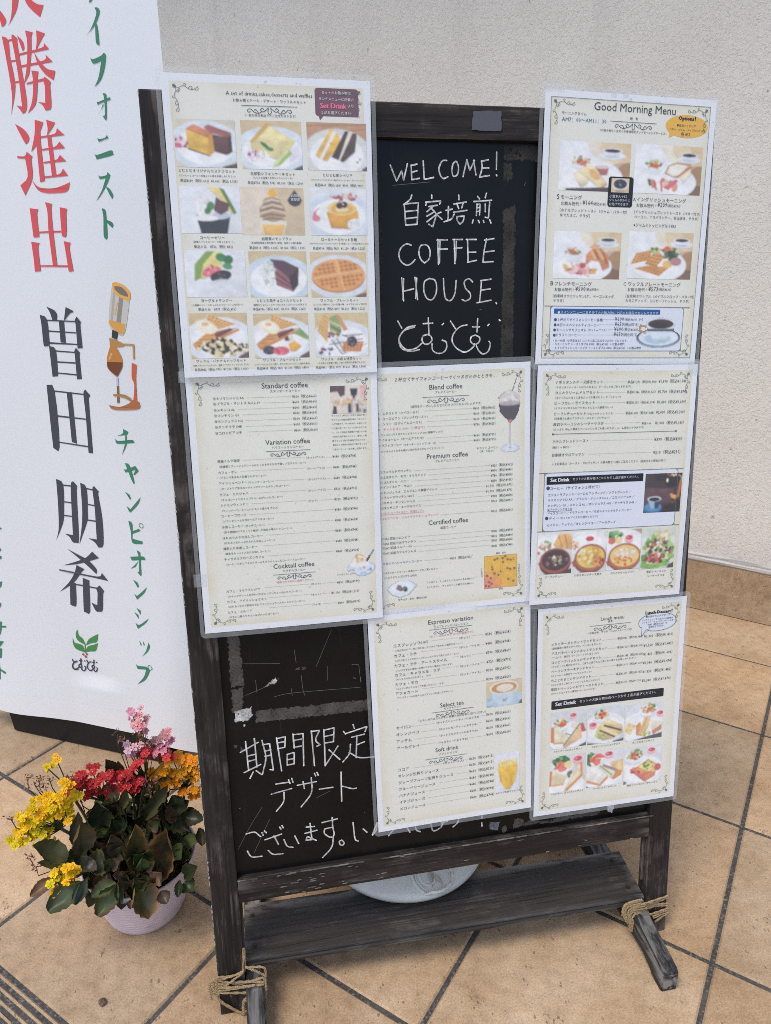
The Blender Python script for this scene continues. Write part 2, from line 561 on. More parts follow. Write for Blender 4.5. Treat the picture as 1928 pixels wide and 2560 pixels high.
PAGES['BR'] = '''
87.2,23.4,120.2|k|Lunch menu
97.6,26.7,103.9|k|昼食
72.2,29.9,129.7|F
70.4,40.6,132.1|k|〈お飲み物・サラダ・ココットスイーツ付〉
141.6,20.2,196.3,47.9|L o
150.5,21.0,189.1|KB|Lunch Dessert！
151.7,25.6,186.6|k|●お得なランチデザート
146.0,29.9,191.2|k|ランチメニューをご注文のお客様は
146.2,33.3,192.1|k|シフォンケーキ or ソフトクリームを
154.7,36.9,183.0|k|¥242（税込¥266）で
156.3,40.1,179.6|k|追加注文できます。
19.2,51.5,89.1|k|のりとチーズのホットサンドセット
89.8,51.0,111.4|.
112.3,52.3,147.6|k|単品¥987（税込¥1,086）
150.7,53.8,193.2|k|¥1,300（税込¥1,430）
19.6,56.7,89.2|k|（相性抜群の海苔とチーズに、ベーコンをサンド）
19.6,64.1,98.3|k|アスパラベーコンのホットサンドセット
98.7,63.8,112.0|.
112.5,64.9,150.2|k|単品¥1,029（税込¥1,132）
150.8,66.8,193.4|k|¥1,350（税込¥1,485）
19.9,69.5,86.4|k|（アスパラ・厚切りベーコン・トマトをサンド）
19.8,76.5,90.0|k|コンビーフハッシュのサンドセット
90.4,76.1,112.3|.
112.6,77.4,150.4|k|単品¥1,145（税込¥1,259）
151.0,79.3,193.8|k|¥1,460（税込¥1,606）
20.0,81.9,141.1|k|（コンビーフと角切りポテト、ごぼうの歯ごたえと金ごまの香りをお楽しみください）
19.8,88.9,80.7|k|ベーコンステーキサンドセット
81.4,88.6,112.2|.
112.7,90.3,150.6|k|単品¥1,019（税込¥1,120）
151.3,91.8,193.9|k|¥1,340（税込¥1,474）
19.9,94.7,76.9|k|（ジューシーな厚切りベーコンのサンド）
19.9,101.9,76.4|k|カニとたまごのサンドセット
77.0,101.1,112.5|.
112.9,103.0,150.6|k|単品¥1,029（税込¥1,132）
151.4,104.4,194.0|k|¥1,350（税込¥1,485）
20.3,107.5,89.7|k|（カニのほぐし身とクリーミーなたまごのサンド）
19.9,114.4,94.5|k|厚切りベーコンのピザトーストセット
94.9,114.2,112.4|.
113.1,115.4,150.6|k|単品¥1,019（税込¥1,120）
151.4,117.3,193.8|k|¥1,340（税込¥1,474）
20.4,119.8,83.4|k|（フレッシュトマトと厚切りベーコンのピザ）
21.3,129.4,184.9,141.7|R K 1.5
26.6,136.7,55.9|wB|Set Drink
61.2,135.9,173.2|w|セットのお飲み物は右ページから１品お選びください。
20.7,146.0,72.9,199.7|P|sand1
75.0,146.7,128.4,200.2|P|sand2
130.5,149.0,185.7,202.4|P|sand3
21.8,210.8,73.7,264.8|P|sand4
76.1,211.6,129.5,264.6|P|sand5
131.5,214.0,187.9,267.9|P|pizza
26.4,204.5,67.8|k|のりとチーズのホットサンド
81.8,205.2,123.5|k|コンビーフハッシュのサンド
142.3,207.2,175.1|k|カニとたまごのサンド
24.3,268.1,71.6|k|アスパラベーコンのホットサンド
85.5,268.7,120.9|k|ベーコンステーキサンド
137.1,271.6,183.1|k|厚切りベーコンのピザトースト
'''
CHALK = ["2.00|257.5,1048.2 264.2,1031.9 270.1,1043.1 272.0,1032.7 276.7,1050.0;280.9,1048.7 281.3,1033.9;280.9,1048.4 287.4,1049.9;281.2,1041.3 287.3,1043.1;281.3,1033.9 290.0,1035.4;294.6,1053.2 295.5,1034.4 306.2,1036.6;321.4,1054.4 316.3,1053.7 312.6,1046.5 313.9,1039.3 317.5,1035.8 322.6,1037.5;331.5,1053.6 328.6,1050.7 327.4,1044.1 328.5,1038.9 331.4,1038.3 334.4,1041.7 334.9,1048.2 333.0,1053.0 331.5,1053.6;344.7,1055.6 340.2,1038.1;344.7,1055.6 348.1,1044.5 353.6,1055.1;352.5,1055.1 355.3,1040.1;361.7,1054.7 362.4,1047.4 359.5,1037.9;361.7,1054.3 369.8,1056.1;362.4,1047.4 370.3,1047.6;359.5,1037.9 370.9,1039.7;379.5,1064.2 379.3,1046.5;379.3,1040.5 379.8,1039.6;281.0,1017.9 278.8,1013.2 271.5,1007.9;272.2,1008.6 273.4,986.7;272.2,1008.6 288.4,1010.1 286.5,987.5 273.4,986.5;273.7,1000.7 286.5,1002.1;274.0,993.4 286.4,994.8;303.8,1018.2 303.7,1014.9;297.5,1010.2 296.8,1007.5;296.8,1010.8 314.3,1012.3 312.8,1009.0;300.4,1006.2 309.9,1007.7;305.5,1006.9 298.1,1000.9;304.0,1003.6 308.3,997.7 304.5,984.9 300.1,987.6;306.9,1001.0 298.0,996.2;307.6,997.0 297.9,990.2;314.2,1000.4 308.3,998.3;308.3,999.0 315.3,993.0;323.1,1006.5 322.2,992.4;320.1,1002.4 327.5,1003.8;317.8,990.4 325.9,993.1 329.7,998.5;335.0,1018.6 335.2,1013.9;329.3,1009.2 343.8,1011.6;332.7,1009.9 334.9,1004.6;340.1,1010.0 338.6,1005.3;328.9,1000.5 344.5,1002.7;332.6,995.9 341.5,996.6 340.0,991.2 336.3,987.8 333.3,991.8 332.6,995.9;357.2,1017.5 359.5,1014.9;367.7,1021.0 366.2,1016.3;352.8,1012.1 373.7,1013.7;356.5,1009.5 355.7,997.4;356.5,1008.8 360.2,1009.5 359.5,998.1;356.5,1005.5 359.5,1005.9;356.0,1001.4 359.5,1002.1;366.2,1009.6 366.2,1001.5;371.5,1011.7 370.0,994.8 366.2,995.5;352.0,992.6 350.9,989.3;358.0,992.0 359.2,989.7;364.0,992.0 364.7,990.0;371.5,992.8 373.0,989.4;279.2,965.3 274.2,966.7 268.3,963.3 264.9,956.6 266.5,949.1 272.2,944.4 278.1,945.0 283.3,949.8;295.4,966.0 290.2,964.7 287.9,957.9 290.0,950.4 294.3,946.3 299.5,950.4 301.1,957.9 299.0,964.0 295.4,966.0;310.2,971.5 310.6,944.9;312.7,969.5 311.8,946.3;309.4,970.8 321.3,971.1;310.8,961.3 321.2,961.3;329.5,971.5 330.0,945.5;332.0,969.5 330.8,949.0;328.0,971.5 339.2,971.6;329.4,962.0 338.4,962.7;345.2,970.9 345.8,946.9;343.7,971.6 355.7,971.6;345.9,957.9 354.9,957.9;345.1,946.9 355.7,948.9;367.8,972.3 364.8,958.6 363.6,946.8;365.5,970.9 376.6,972.6;365.5,957.9 377.0,959.3;363.6,946.8 375.8,947.5;267.5,930.1 269.2,905.3;269.7,929.4 268.5,906.7;283.0,930.7 285.5,906.5;284.9,930.0 283.3,907.9;268.7,915.6 281.2,918.3;299.2,929.2 294.0,925.8 293.1,916.1 296.7,907.7 302.6,906.2 307.2,912.5 308.1,921.5 305.9,927.7 300.0,929.4;316.4,929.1 317.0,915.9 319.2,906.7 325.2,905.3 329.8,912.9 331.4,926.9;351.1,925.3 346.5,928.8 341.2,925.4 342.7,918.4 348.0,912.7 348.0,907.1 342.6,904.4 338.5,905.8;361.8,926.6 361.0,916.8 359.5,902.7;361.0,926.6 373.3,928.2;361.0,916.1 372.5,917.4;356.4,902.1 373.4,904.7;379.6,901.8 380.3,900.8;262.0,883.1 266.3,875.3;282.0,877.8 272.2,875.2 263.8,866.2 264.4,857.7 271.7,851.1 282.2,852.3 289.8,857.8;280.9,876.0 269.2,872.4 262.7,863.4 265.7,852.7 276.1,849.1 286.7,850.7;297.8,886.0 298.3,868.3;291.7,879.7 303.0,880.2;296.0,867.6 291.2,865.6 290.2,860.6 293.6,856.7 298.9,857.6 302.0,861.8 299.8,866.1 296.0,867.6;301.9,856.8 302.6,849.6 308.6,845.9 315.5,847.1 319.4,852.1 318.7,858.6 314.1,860.8;314.3,878.2 315.9,879.6;324.2,882.0 330.3,873.3;344.1,877.4 335.6,875.4 327.9,867.7 326.3,859.1 331.6,851.1 341.6,846.5 350.9,851.3 353.3,855.6;357.2,884.3 356.4,869.2;351.0,875.1 359.5,874.9;354.4,865.7 349.4,863.6 348.6,858.6 353.3,854.9 358.7,857.6 359.5,862.7 354.4,865.7;355.6,853.4 358.7,847.5 364.2,843.7 370.4,847.2 372.7,855.1 371.2,858.1;369.6,876.2 371.1,877.6;383.6,882.4 384.8,881.5", "1.92|57.5,384.1 58.8,344.9;68.4,386.8 69.1,347.8;50.4,370.4 72.7,381.1;58.5,364.1 67.8,365.4;59.6,357.0 68.9,358.3;53.2,342.3 73.9,350.6;64.0,341.5 59.6,333.4;67.9,342.7 74.6,336.4;77.5,383.0 80.7,359.2 75.4,337.2;77.9,376.9 86.5,377.5 89.0,340.5 85.1,341.9;79.7,368.0 87.5,368.7;80.0,361.0 87.9,361.6;95.4,384.0 99.1,338.1;96.2,383.0 106.4,384.2 104.8,369.7 96.1,369.2;96.1,377.0 105.2,377.5;115.9,386.4 116.5,367.2;116.7,385.4 128.5,385.6 127.1,341.1;117.0,377.6 125.8,378.1;116.5,368.1 125.3,368.6;107.4,359.7 106.6,344.9;107.4,359.7 116.2,361.1 115.3,345.4 106.6,344.9;107.3,352.2 115.7,352.8;138.9,387.6 140.6,339.1;138.9,386.8 149.2,387.1 143.9,374.8 149.1,367.0 145.1,365.8;154.8,387.2 154.2,337.1;154.8,386.4 167.7,388.1 166.1,369.1;155.2,377.6 165.7,378.8;155.6,368.8 166.1,369.1;160.0,358.5 173.1,343.3;171.5,362.1 154.2,337.1;192.0,389.3 193.4,383.8;181.8,377.5 179.5,381.3;182.6,378.2 209.7,384.3 207.0,377.6;189.7,372.0 206.1,374.2;196.2,372.9 194.3,342.9;195.8,360.5 205.7,363.6;187.7,362.5 185.6,349.5 177.0,339.1;185.6,351.3 198.4,342.3 217.3,340.5;91.0,320.7 107.6,320.9;107.0,324.5 108.6,318.9;111.1,325.7 112.4,320.1;84.6,307.5 110.3,311.5;100.5,307.7 99.0,294.4 89.5,282.4;117.7,314.9 141.9,316.6;125.1,319.1 126.2,309.1;135.8,322.9 134.7,301.5 120.9,283.7;140.1,328.5 141.5,324.7;143.3,329.3 144.8,325.1;145.4,305.2 162.6,305.3;174.0,325.2 173.2,283.7;174.0,305.4 187.0,299.8 192.8,299.4;49.8,256.4 60.1,257.4 67.6,249.7;49.7,231.7 54.7,222.6 67.4,221.2;69.5,254.9 70.9,251.0;72.8,257.0 75.0,253.9;72.8,244.2 94.0,248.9;84.3,247.8 89.2,235.0;75.9,228.1 81.9,221.5 94.0,220.3;92.2,259.3 93.6,256.3;95.2,261.0 96.6,257.6;96.7,240.2 100.2,230.3 107.4,227.2;110.7,243.3 115.0,231.5;125.9,253.7 136.5,252.8;123.8,244.8 139.4,246.8;131.0,258.3 132.3,234.1 124.1,234.6 126.8,239.7 137.9,232.2;146.5,256.7 166.4,259.0;159.9,261.9 160.1,248.0 161.3,236.6 156.2,233.7 149.0,240.5 149.3,247.0 160.1,248.0;160.4,234.9 157.2,218.6 145.0,205.6;170.9,227.1 167.8,225.2 168.6,220.7 171.9,219.4 174.0,222.2 170.9,227.1;186.8,250.1 188.5,226.4 192.5,221.9;199.8,238.5 204.7,233.0;212.1,227.1 217.5,234.7 218.6,244.8", "2.22|211.8,228.1 218.2,243.8;233.5,222.9 239.7,230.0 246.6,238.4;256.6,235.3 262.4,223.2;270.0,234.5 271.2,225.5 276.5,221.6;291.0,237.0 292.8,223.3 296.9,219.7 305.1,223.5 307.2,228.4;305.9,230.1 314.1,231.0;310.7,235.2 307.9,228.3;330.7,234.2 328.5,226.4 322.3,221.4;363.3,234.2 363.0,228.2;362.6,220.7 363.0,215.8"]
SCRATCH = ["0.71|62.1,486.4 105.0,481.9;170.1,519.0 149.3,473.2;38.1,235.6 56.0,267.1 71.7,290.7;58.3,228.4 80.1,272.2;61.6,445.2 97.4,457.6 102.4,463.6;96.3,439.3 119.7,441.5 203.4,438.9;74.9,463.6 75.4,446.9;123.5,497.7 124.9,481.0;193.4,470.7 202.1,469.7 203.7,447.5;130.2,463.7 131.5,443.4 133.5,436.4;117.0,448.5 118.0,438.3;140.8,293.3 159.1,300.4;162.5,453.2 163.4,471.6", "0.80|259.8,1027.7 302.2,1031.9;359.5,894.2 362.6,894.9;412.9,1029.7 414.1,1033.1", "1.53|84.9,453.2 99.3,464.0;195.1,452.7 197.5,451.6;203.9,451.7 204.0,445.7;43.6,293.4 45.2,294.0;202.0,263.0 202.3,262.6"]
RESIDUE = ["0.8|t|387.6,1070.1 432.4,1070.6 432.4,1055.8 387.7,1055.2", "0.75|t|386.7,1053.2 396.0,1052.7 398.4,1037.5 387.2,1029.3", "0.9|t|387.4,1003.1 401.3,1008.6 401.1,924.9 400.5,836.9 385.4,837.3 386.4,925.1", "0.85|d|241.2,997.1 245.4,996.5 244.4,834.0 237.7,834.2 238.3,926.2", "0.75|g|44.9,528.7 58.1,527.3 60.2,458.7 44.3,457.3", "0.85|g|44.8,453.9 59.2,455.5 56.5,425.8 43.5,424.1", "0.85|g|72.3,422.9 213.3,420.5 213.7,405.7 71.3,407.3", "0.8|w|46.6,425.4 68.1,428.5 64.6,411.2 46.3,411.1", "0.5|g|42.0,381.9 51.0,378.9 55.2,373.2 48.2,360.4 44.1,367.9", "0.7|w|84.1,452.5 93.0,460.6 100.1,463.9 98.9,457.4", "0.6|b|123.7,473.6 137.7,473.7 136.7,470.5 124.3,470.2", "0.9|s|373.0,218.2 387.2,217.8 385.9,205.0 374.3,207.8", "0.9|g|391.1,209.7 397.6,210.0 397.1,200.3 391.1,200.5", "0.85|g|406.7,203.5 409.2,219.2 422.2,217.1 423.7,208.5 439.3,217.1 445.2,210.5 466.0,205.7 477.6,219.8 491.1,217.1 495.3,209.3 519.4,216.7 536.4,212.6 533.4,204.6 495.4,205.1 471.4,202.8 439.5,206.4 418.4,206.0", "0.9|w|547.1,218.0 558.2,216.2 555.3,205.3 548.4,207.3", "0.6|w|54.4,406.6 58.2,407.0 57.5,402.8 54.4,402.7"]
BANNER = {"r": ["251.1,1272.4 255.6,1267.5 260.3,1258.7 255.7,1252.9 251.0,1251.7 249.5,1264.9", "277.3,1286.9 287.9,1286.1 282.6,1273.0 274.4,1263.0 262.1,1251.7 270.1,1263.3", "295.3,1285.4 304.2,1281.7 315.5,1274.1 326.4,1272.1 317.8,1258.4 307.6,1266.4 299.6,1274.6", "248.5,1240.3 258.5,1235.2 257.4,1214.5 259.1,1190.5 257.2,1171.2 242.9,1139.1 250.6,1166.7 250.1,1211.8", "257.4,1235.2 268.7,1236.0 268.3,1234.2 257.4,1233.1", "264.9,1237.2 268.0,1241.2 274.7,1235.3 273.5,1231.5 274.0,1208.7 275.4,1158.9 270.9,1144.3 264.6,1141.3 261.1,1146.5 255.6,1152.5 265.3,1150.4 266.6,1183.6 266.2,1213.9", "258.2,1209.7 273.3,1210.3 273.3,1208.4 258.2,1207.8", "257.4,1182.9 272.3,1184.0 272.5,1182.0 257.7,1180.9", "274.9,1239.6 283.2,1231.6 284.0,1222.9 280.4,1220.1 278.3,1227.2", "289.7,1244.2 302.6,1241.3 299.1,1236.6 295.7,1219.8 290.9,1204.5 285.8,1190.5 274.1,1178.7 280.7,1192.4 286.0,1207.9 290.7,1231.0", "308.4,1243.2 322.5,1238.3 317.3,1233.8 302.4,1218.1 306.8,1229.9", "274.7,1217.3 313.9,1221.7 318.2,1227.3 325.8,1219.3 274.2,1215.0", "273.2,1202.4 314.2,1206.1 318.7,1212.8 328.9,1203.6 273.3,1200.0", "299.6,1217.7 306.6,1206.6 317.6,1195.7 331.1,1192.2 326.2,1181.0 314.1,1188.8 303.6,1202.1", "279.3,1180.0 310.0,1184.3 309.4,1181.1 279.3,1178.1", "290.7,1195.0 302.9,1193.0 300.4,1188.0 296.0,1169.1 289.2,1151.6 273.6,1140.9 284.6,1156.7 291.0,1180.6", "308.7,1181.2 311.9,1186.1 321.0,1178.9 319.0,1174.2 316.1,1147.0 305.5,1143.5 301.4,1151.0 293.9,1155.0 306.9,1153.2 310.0,1173.1", "247.8,1128.8 262.6,1120.6 269.8,1111.1 267.4,1104.4 262.1,1101.2 257.8,1108.2", "242.7,1085.7 256.5,1085.2 261.7,1091.1 271.3,1083.9 268.1,1079.7 265.0,1054.7 246.7,1031.4 240.2,1045.7 256.5,1056.7 257.0,1081.8 242.9,1083.1", "263.3,1053.0 274.6,1042.2 299.5,1039.9 316.0,1042.9 331.6,1047.7 325.0,1035.8 307.5,1033.6 286.9,1034.0 271.6,1038.8", "284.3,1132.5 298.6,1128.5 294.6,1121.7 290.1,1110.3 287.3,1050.6 278.3,1049.1 281.1,1098.8 269.8,1090.2 280.7,1114.0", "304.3,1131.5 319.1,1127.3 314.9,1122.5 301.3,1109.8 305.0,1119.6", "302.4,1109.7 309.1,1109.5 309.2,1055.2 301.3,1055.4", "287.9,1110.3 315.3,1112.5 321.0,1119.8 332.6,1110.5 288.6,1108.3", "290.3,1093.7 313.2,1095.6 322.3,1102.3 330.7,1093.3 289.9,1091.7", "289.3,1076.4 312.3,1078.2 320.2,1084.7 329.8,1076.0 289.6,1074.4", "287.8,1056.7 314.4,1058.9 322.5,1066.3 329.8,1056.7 288.0,1054.4", "282.2,1021.2 295.5,1018.5 292.3,1013.6 289.8,984.9 288.2,930.7 279.7,930.7 280.8,979.6 284.0,1006.6", "251.3,1013.4 268.1,1011.3 263.8,1005.1 261.5,972.4 250.1,971.6 250.5,985.3", "307.8,1013.7 320.7,1011.3 317.8,1004.3 312.9,973.9 304.6,973.0 306.0,993.8", "262.0,979.8 304.8,980.8 304.4,978.5 261.5,977.6", "244.0,965.2 261.1,963.2 256.0,956.8 254.1,922.1 241.8,921.1 243.6,939.0", "306.8,965.7 319.6,963.3 315.5,955.7 317.2,922.4 308.3,921.4 307.7,944.6", "255.3,930.6 309.9,930.7 309.5,928.3 254.9,928.7"], "k": ["253.6,867.9 268.7,862.4 272.5,855.3 269.2,847.2 261.3,847.0 259.0,858.6", "292.5,868.2 306.5,862.3 304.7,860.5 298.9,858.6 284.7,846.6", "237.0,854.9 250.2,847.6 246.9,806.3 238.7,805.1 234.6,807.8 237.1,838.2", "249.1,847.6 310.1,847.2 309.8,845.4 248.7,845.8", "306.1,847.1 310.8,854.0 318.9,844.7 315.8,842.0 313.6,805.4 303.8,804.0 307.0,841.8", "274.2,846.4 284.7,846.6 281.4,812.0 270.7,812.6", "248.1,830.7 304.9,829.5 304.6,827.7 247.7,828.5", "246.8,811.9 306.2,811.4 305.9,809.5 246.3,809.1", "245.2,805.7 258.1,799.3 253.7,756.8 241.9,755.3 244.3,792.3", "257.0,799.2 296.2,798.4 295.9,796.5 256.5,797.0", "295.6,798.7 300.2,804.9 308.1,796.4 305.4,793.5 302.4,754.8 292.4,753.8 295.8,792.3", "255.9,781.5 294.4,781.5 294.5,779.2 255.5,779.2", "254.2,763.1 293.4,762.3 293.0,760.0 253.8,761.0", "226.4,740.7 241.1,732.2 232.4,634.1 218.7,631.6 221.3,676.9", "240.0,732.5 301.5,730.5 301.2,728.5 239.5,730.2", "301.1,730.4 306.2,737.9 314.7,728.3 310.7,724.2 302.1,629.2 292.8,629.1 299.1,695.5", "266.4,731.5 277.1,731.5 270.6,643.0 260.4,645.3", "236.8,690.2 298.0,688.6 298.1,686.5 236.2,687.4", "232.9,643.7 293.6,641.2 293.7,638.8 232.5,641.7", "213.6,574.7 227.2,566.1 219.5,514.9 211.9,490.4 189.6,454.5 200.0,477.1 206.8,513.6 211.2,549.2", "226.9,566.1 243.9,566.0 243.5,563.7 226.5,563.5", "244.1,567.2 250.0,574.3 258.7,564.6 255.0,557.9 243.7,466.3 235.4,456.9 227.4,457.2 222.3,466.3 211.9,471.2 231.2,470.9 238.6,528.6", "222.5,534.5 240.2,534.6 239.8,532.4 222.2,532.3", "218.3,508.2 238.6,508.6 238.2,506.5 217.9,505.8", "265.3,573.2 277.3,564.5 272.5,520.3 268.1,501.2 242.6,454.8 254.4,490.2 260.6,519.1 263.5,547.2", "276.8,564.9 290.5,563.9 290.1,561.6 276.4,562.6", "289.9,563.8 294.2,569.9 303.9,560.2 300.8,555.3 302.7,511.8 297.0,461.7 285.4,454.3 277.8,464.2 265.5,469.5 283.9,469.7 289.1,526.7", "274.3,535.6 291.7,535.0 291.3,532.7 273.9,533.5", "269.6,506.0 289.6,505.8 289.2,503.4 269.3,503.6", "212.5,441.3 231.6,434.5 256.9,425.4 273.1,410.2 270.9,400.1 254.8,412.8 230.7,429.5", "269.2,444.0 282.6,433.5 256.4,422.9 227.9,413.1 195.2,405.9 223.0,416.2 252.2,429.7", "185.8,396.9 270.7,395.1 284.1,404.3 296.0,390.5 185.3,394.4", "227.6,411.3 244.7,405.3 236.1,398.0 212.5,372.2 177.9,349.4 201.2,370.6 219.0,393.2", "205.0,368.6 218.2,372.9 210.8,327.0 204.0,323.4 197.3,325.0", "218.0,371.6 268.4,372.2 267.9,369.7 217.5,369.0", "237.0,386.8 252.7,383.9 250.3,377.3 240.3,316.5 227.5,314.6 226.2,320.2", "265.2,369.3 273.8,378.0 282.4,367.9 279.2,361.2 272.0,327.0 263.0,321.8 254.9,321.8 247.8,337.6 261.0,334.3 266.7,361.9"], "g": ["405.9,1273.3 402.7,1269.9 399.1,1269.2 401.9,1273.6", "407.3,1262.9 412.3,1262.2 414.6,1258.0 409.0,1248.1 400.4,1239.1 388.2,1230.2 397.1,1237.8 405.0,1248.4 409.4,1256.9", "403.5,1245.5 408.2,1243.0 408.3,1220.5 405.5,1219.6 403.4,1223.1 405.0,1242.5", "391.3,1204.9 395.5,1202.4 409.6,1206.0 413.1,1209.1 416.7,1205.6 410.8,1187.6 402.7,1175.7 392.6,1168.5 401.4,1180.4 408.6,1200.0 395.1,1197.3", "393.5,1150.3 397.7,1150.1 415.2,1155.0 416.5,1152.2 399.5,1148.4 394.5,1146.3", "405.1,1160.2 409.6,1159.4 410.0,1154.9 406.8,1129.7 404.6,1126.6 400.2,1132.4 404.6,1133.8 406.2,1153.6", "404.4,1145.8 390.2,1129.7 397.9,1138.1 403.6,1147.4", "387.3,1104.6 390.7,1102.9 400.1,1104.1 403.8,1107.6 405.8,1103.9 392.0,1100.4 388.7,1099.7", "379.4,1084.8 383.8,1082.5 407.2,1087.8 410.3,1084.1 408.4,1081.2 381.8,1076.8", "381.3,1055.8 384.7,1054.0 394.8,1055.4 397.6,1059.5 401.9,1055.2 393.9,1042.7 380.6,1027.6 372.5,1021.2 383.9,1034.4 393.6,1052.0 383.8,1050.6", "391.8,1040.2 397.5,1037.5 402.7,1028.9 400.4,1023.4 396.3,1029.9", "380.7,1011.2 386.5,1008.5 386.7,998.0 385.1,973.3 382.4,967.4 378.4,973.4 381.6,998.1", "385.6,995.4 395.0,991.8 397.0,987.3 394.5,983.9 385.2,992.8", "371.2,676.7 380.4,672.5 377.0,667.4 357.6,664.1 369.4,668.8", "353.4,658.3 359.7,655.4 382.5,659.0 388.0,658.4 390.3,654.6 356.7,650.6", "374.3,667.2 376.3,665.4 374.1,649.5 361.8,630.7 370.5,649.2", "362.0,608.6 366.3,607.0 386.6,615.1 392.2,607.1 384.5,600.0 381.1,599.7 386.4,608.6 365.6,601.9", "366.7,618.1 374.4,616.7 379.2,602.0 381.5,586.0 379.3,583.1 375.5,591.5", "359.6,567.5 368.2,563.2 370.6,556.1 368.1,554.2", "390.6,561.2 383.1,546.9 366.0,531.0 362.9,533.4 359.4,541.5 366.8,537.0", "359.0,515.0 366.6,510.5 362.8,482.3 383.8,480.1 383.2,475.3 366.6,473.4 360.8,477.4 361.5,495.0", "364.7,496.5 379.3,502.7 382.6,499.6 365.3,491.9", "352.8,446.9 358.0,447.6 381.4,451.6 385.7,446.2 355.7,440.1", "368.8,461.4 376.1,459.2 374.5,437.7 372.9,415.9 370.0,413.1 364.5,419.6 368.7,422.6 371.7,449.2", "370.7,442.0 361.9,428.9 350.4,423.3 361.1,432.4", "352.6,402.3 361.7,398.6 364.1,391.6 361.0,388.2", "382.0,393.3 373.3,379.4 355.7,363.8 350.7,375.0 358.1,372.3", "352.1,346.5 360.7,342.7 359.0,333.7", "345.5,336.7 354.2,332.9 353.6,324.5", "377.4,330.6 368.0,318.6 349.0,303.6 345.2,315.0 354.1,312.6", "348.4,279.4 352.8,272.4 350.9,268.1", "356.5,280.2 360.1,273.6 357.8,270.1", "369.5,279.0 372.0,271.6 364.3,258.6 350.7,246.3 361.9,260.8", "333.3,226.7 338.3,223.6 357.5,226.2 362.4,222.5 366.1,220.5 352.5,197.9 330.8,181.6 349.1,202.7 356.7,220.2 336.0,216.5", "6.6,257.1 44.7,262.2 43.9,258.5 5.4,251.9", "30.9,270.5 36.8,270.0 29.6,244.0 18.5,235.3 25.5,246.1", "24.2,226.4 33.4,226.5 12.6,201.8", "19.1,210.0 26.1,209.8 21.5,189.1 15.4,186.6", "10.2,177.1 14.1,173.4 10.0,140.7 4.5,136.8 3.2,142.4", "12.7,163.1 25.9,156.7 23.3,151.9 12.4,158.7", "33.1,307.6 43.0,311.7 42.4,306.3 33.1,294.1", "43.5,354.4 54.8,358.6 50.8,347.5 43.5,341.2", "56.3,411.9 65.0,411.7 63.2,406.3 57.5,404.3", "60.1,428.9 66.9,427.2 64.9,421.8 61.3,421.4", "69.8,472.6 77.5,468.4 71.0,465.3"], "l": ["203.7,273.2 203.9,261.2 211.8,254.4 216.4,240.3 199.6,249.7 198.5,264.3", "189.8,253.5 192.8,243.1 209.2,239.1 210.9,224.4 193.3,229.6 188.7,241.1", "250.4,271.4 243.8,253.0 230.4,248.0 216.4,240.3 224.3,253.8 235.5,262.3", "246.2,250.7 237.6,231.7 224.3,228.1 210.7,223.0 220.3,238.3 235.5,244.9", "213.5,239.8 216.2,240.3 211.9,221.8 210.5,221.6"]}
RINGS = [["l", 385.2, 509.5, 4.1, 0.9], ["l", 366.3, 226.4, 4.6, 1.1], ["q", 207.2, 219.1, 2.5, 0.0], ["q", 215.2, 221.0, 2.5, 0.0], ["q", 212.2, 215.0, 2.8, 0.0]]
SIPHON = [["cfccc6", "381.4,899.0 411.5,884.1 395.8,831.6 382.8,829.5 369.1,845.1"], ["9a958c", "393.0,885.5 399.8,882.2 388.1,836.7 381.4,841.8"], ["b9b4aa", "383.6,892.2 387.5,890.6 375.8,847.0 373.1,850.4"], ["e2a95a", "371.0,850.4 397.9,844.0 395.1,831.6 384.8,829.2 369.6,844.2"], ["f0b25a", "383.4,905.0 389.9,906.7 403.6,901.8 412.6,892.6 412.5,884.1 408.4,879.7 394.8,883.8 383.7,893.1"], ["7d7974", "386.9,900.8 399.1,899.2 408.2,890.0 407.8,884.9 395.5,888.6 387.2,895.7"], ["f3b865", "387.6,876.8 389.7,876.9 382.7,857.7 380.5,857.6"], ["3d4448", "374.1,835.5 384.1,831.7 380.3,820.2 371.2,823.5"], ["c08f55", "366.8,822.8 379.2,819.6 392.2,813.8 390.6,810.1 377.6,808.8 366.2,811.1"], ["c98a4b", "367.2,811.2 376.5,808.8 381.8,800.8 385.6,790.1 383.8,777.3 373.0,762.1 368.9,763.8 359.3,772.6 357.1,787.2 361.0,798.3"], ["7a4a35", "356.8,785.0 385.4,785.2 382.5,775.4 373.1,763.0 368.0,765.6 357.4,774.4"], ["e0b070", "366.7,800.3 369.7,798.6 362.6,787.4 360.7,789.2"], ["c9cbe8", "370.2,761.1 374.6,761.3 373.0,747.3 369.0,747.1"], ["8f6c40", "369.7,747.1 373.4,747.3 370.8,719.9 366.3,719.6"], ["c9985a", "392.3,814.7 408.1,814.3 409.9,811.7 408.1,791.0 404.9,790.9 406.7,811.6 391.9,812.0"], ["d2694a", "402.0,785.3 410.1,782.0 405.8,758.1 403.5,724.5 396.9,724.1 402.0,750.5 398.8,761.4"], ["b9744a", "349.5,714.9 370.3,713.2 388.7,719.9 396.1,726.0 407.5,722.8 406.2,712.4 380.6,708.5 356.3,708.6"], ["b58850", "361.1,733.5 381.9,733.7 394.1,727.7 391.4,723.8 379.1,728.8 360.7,730.7"]]
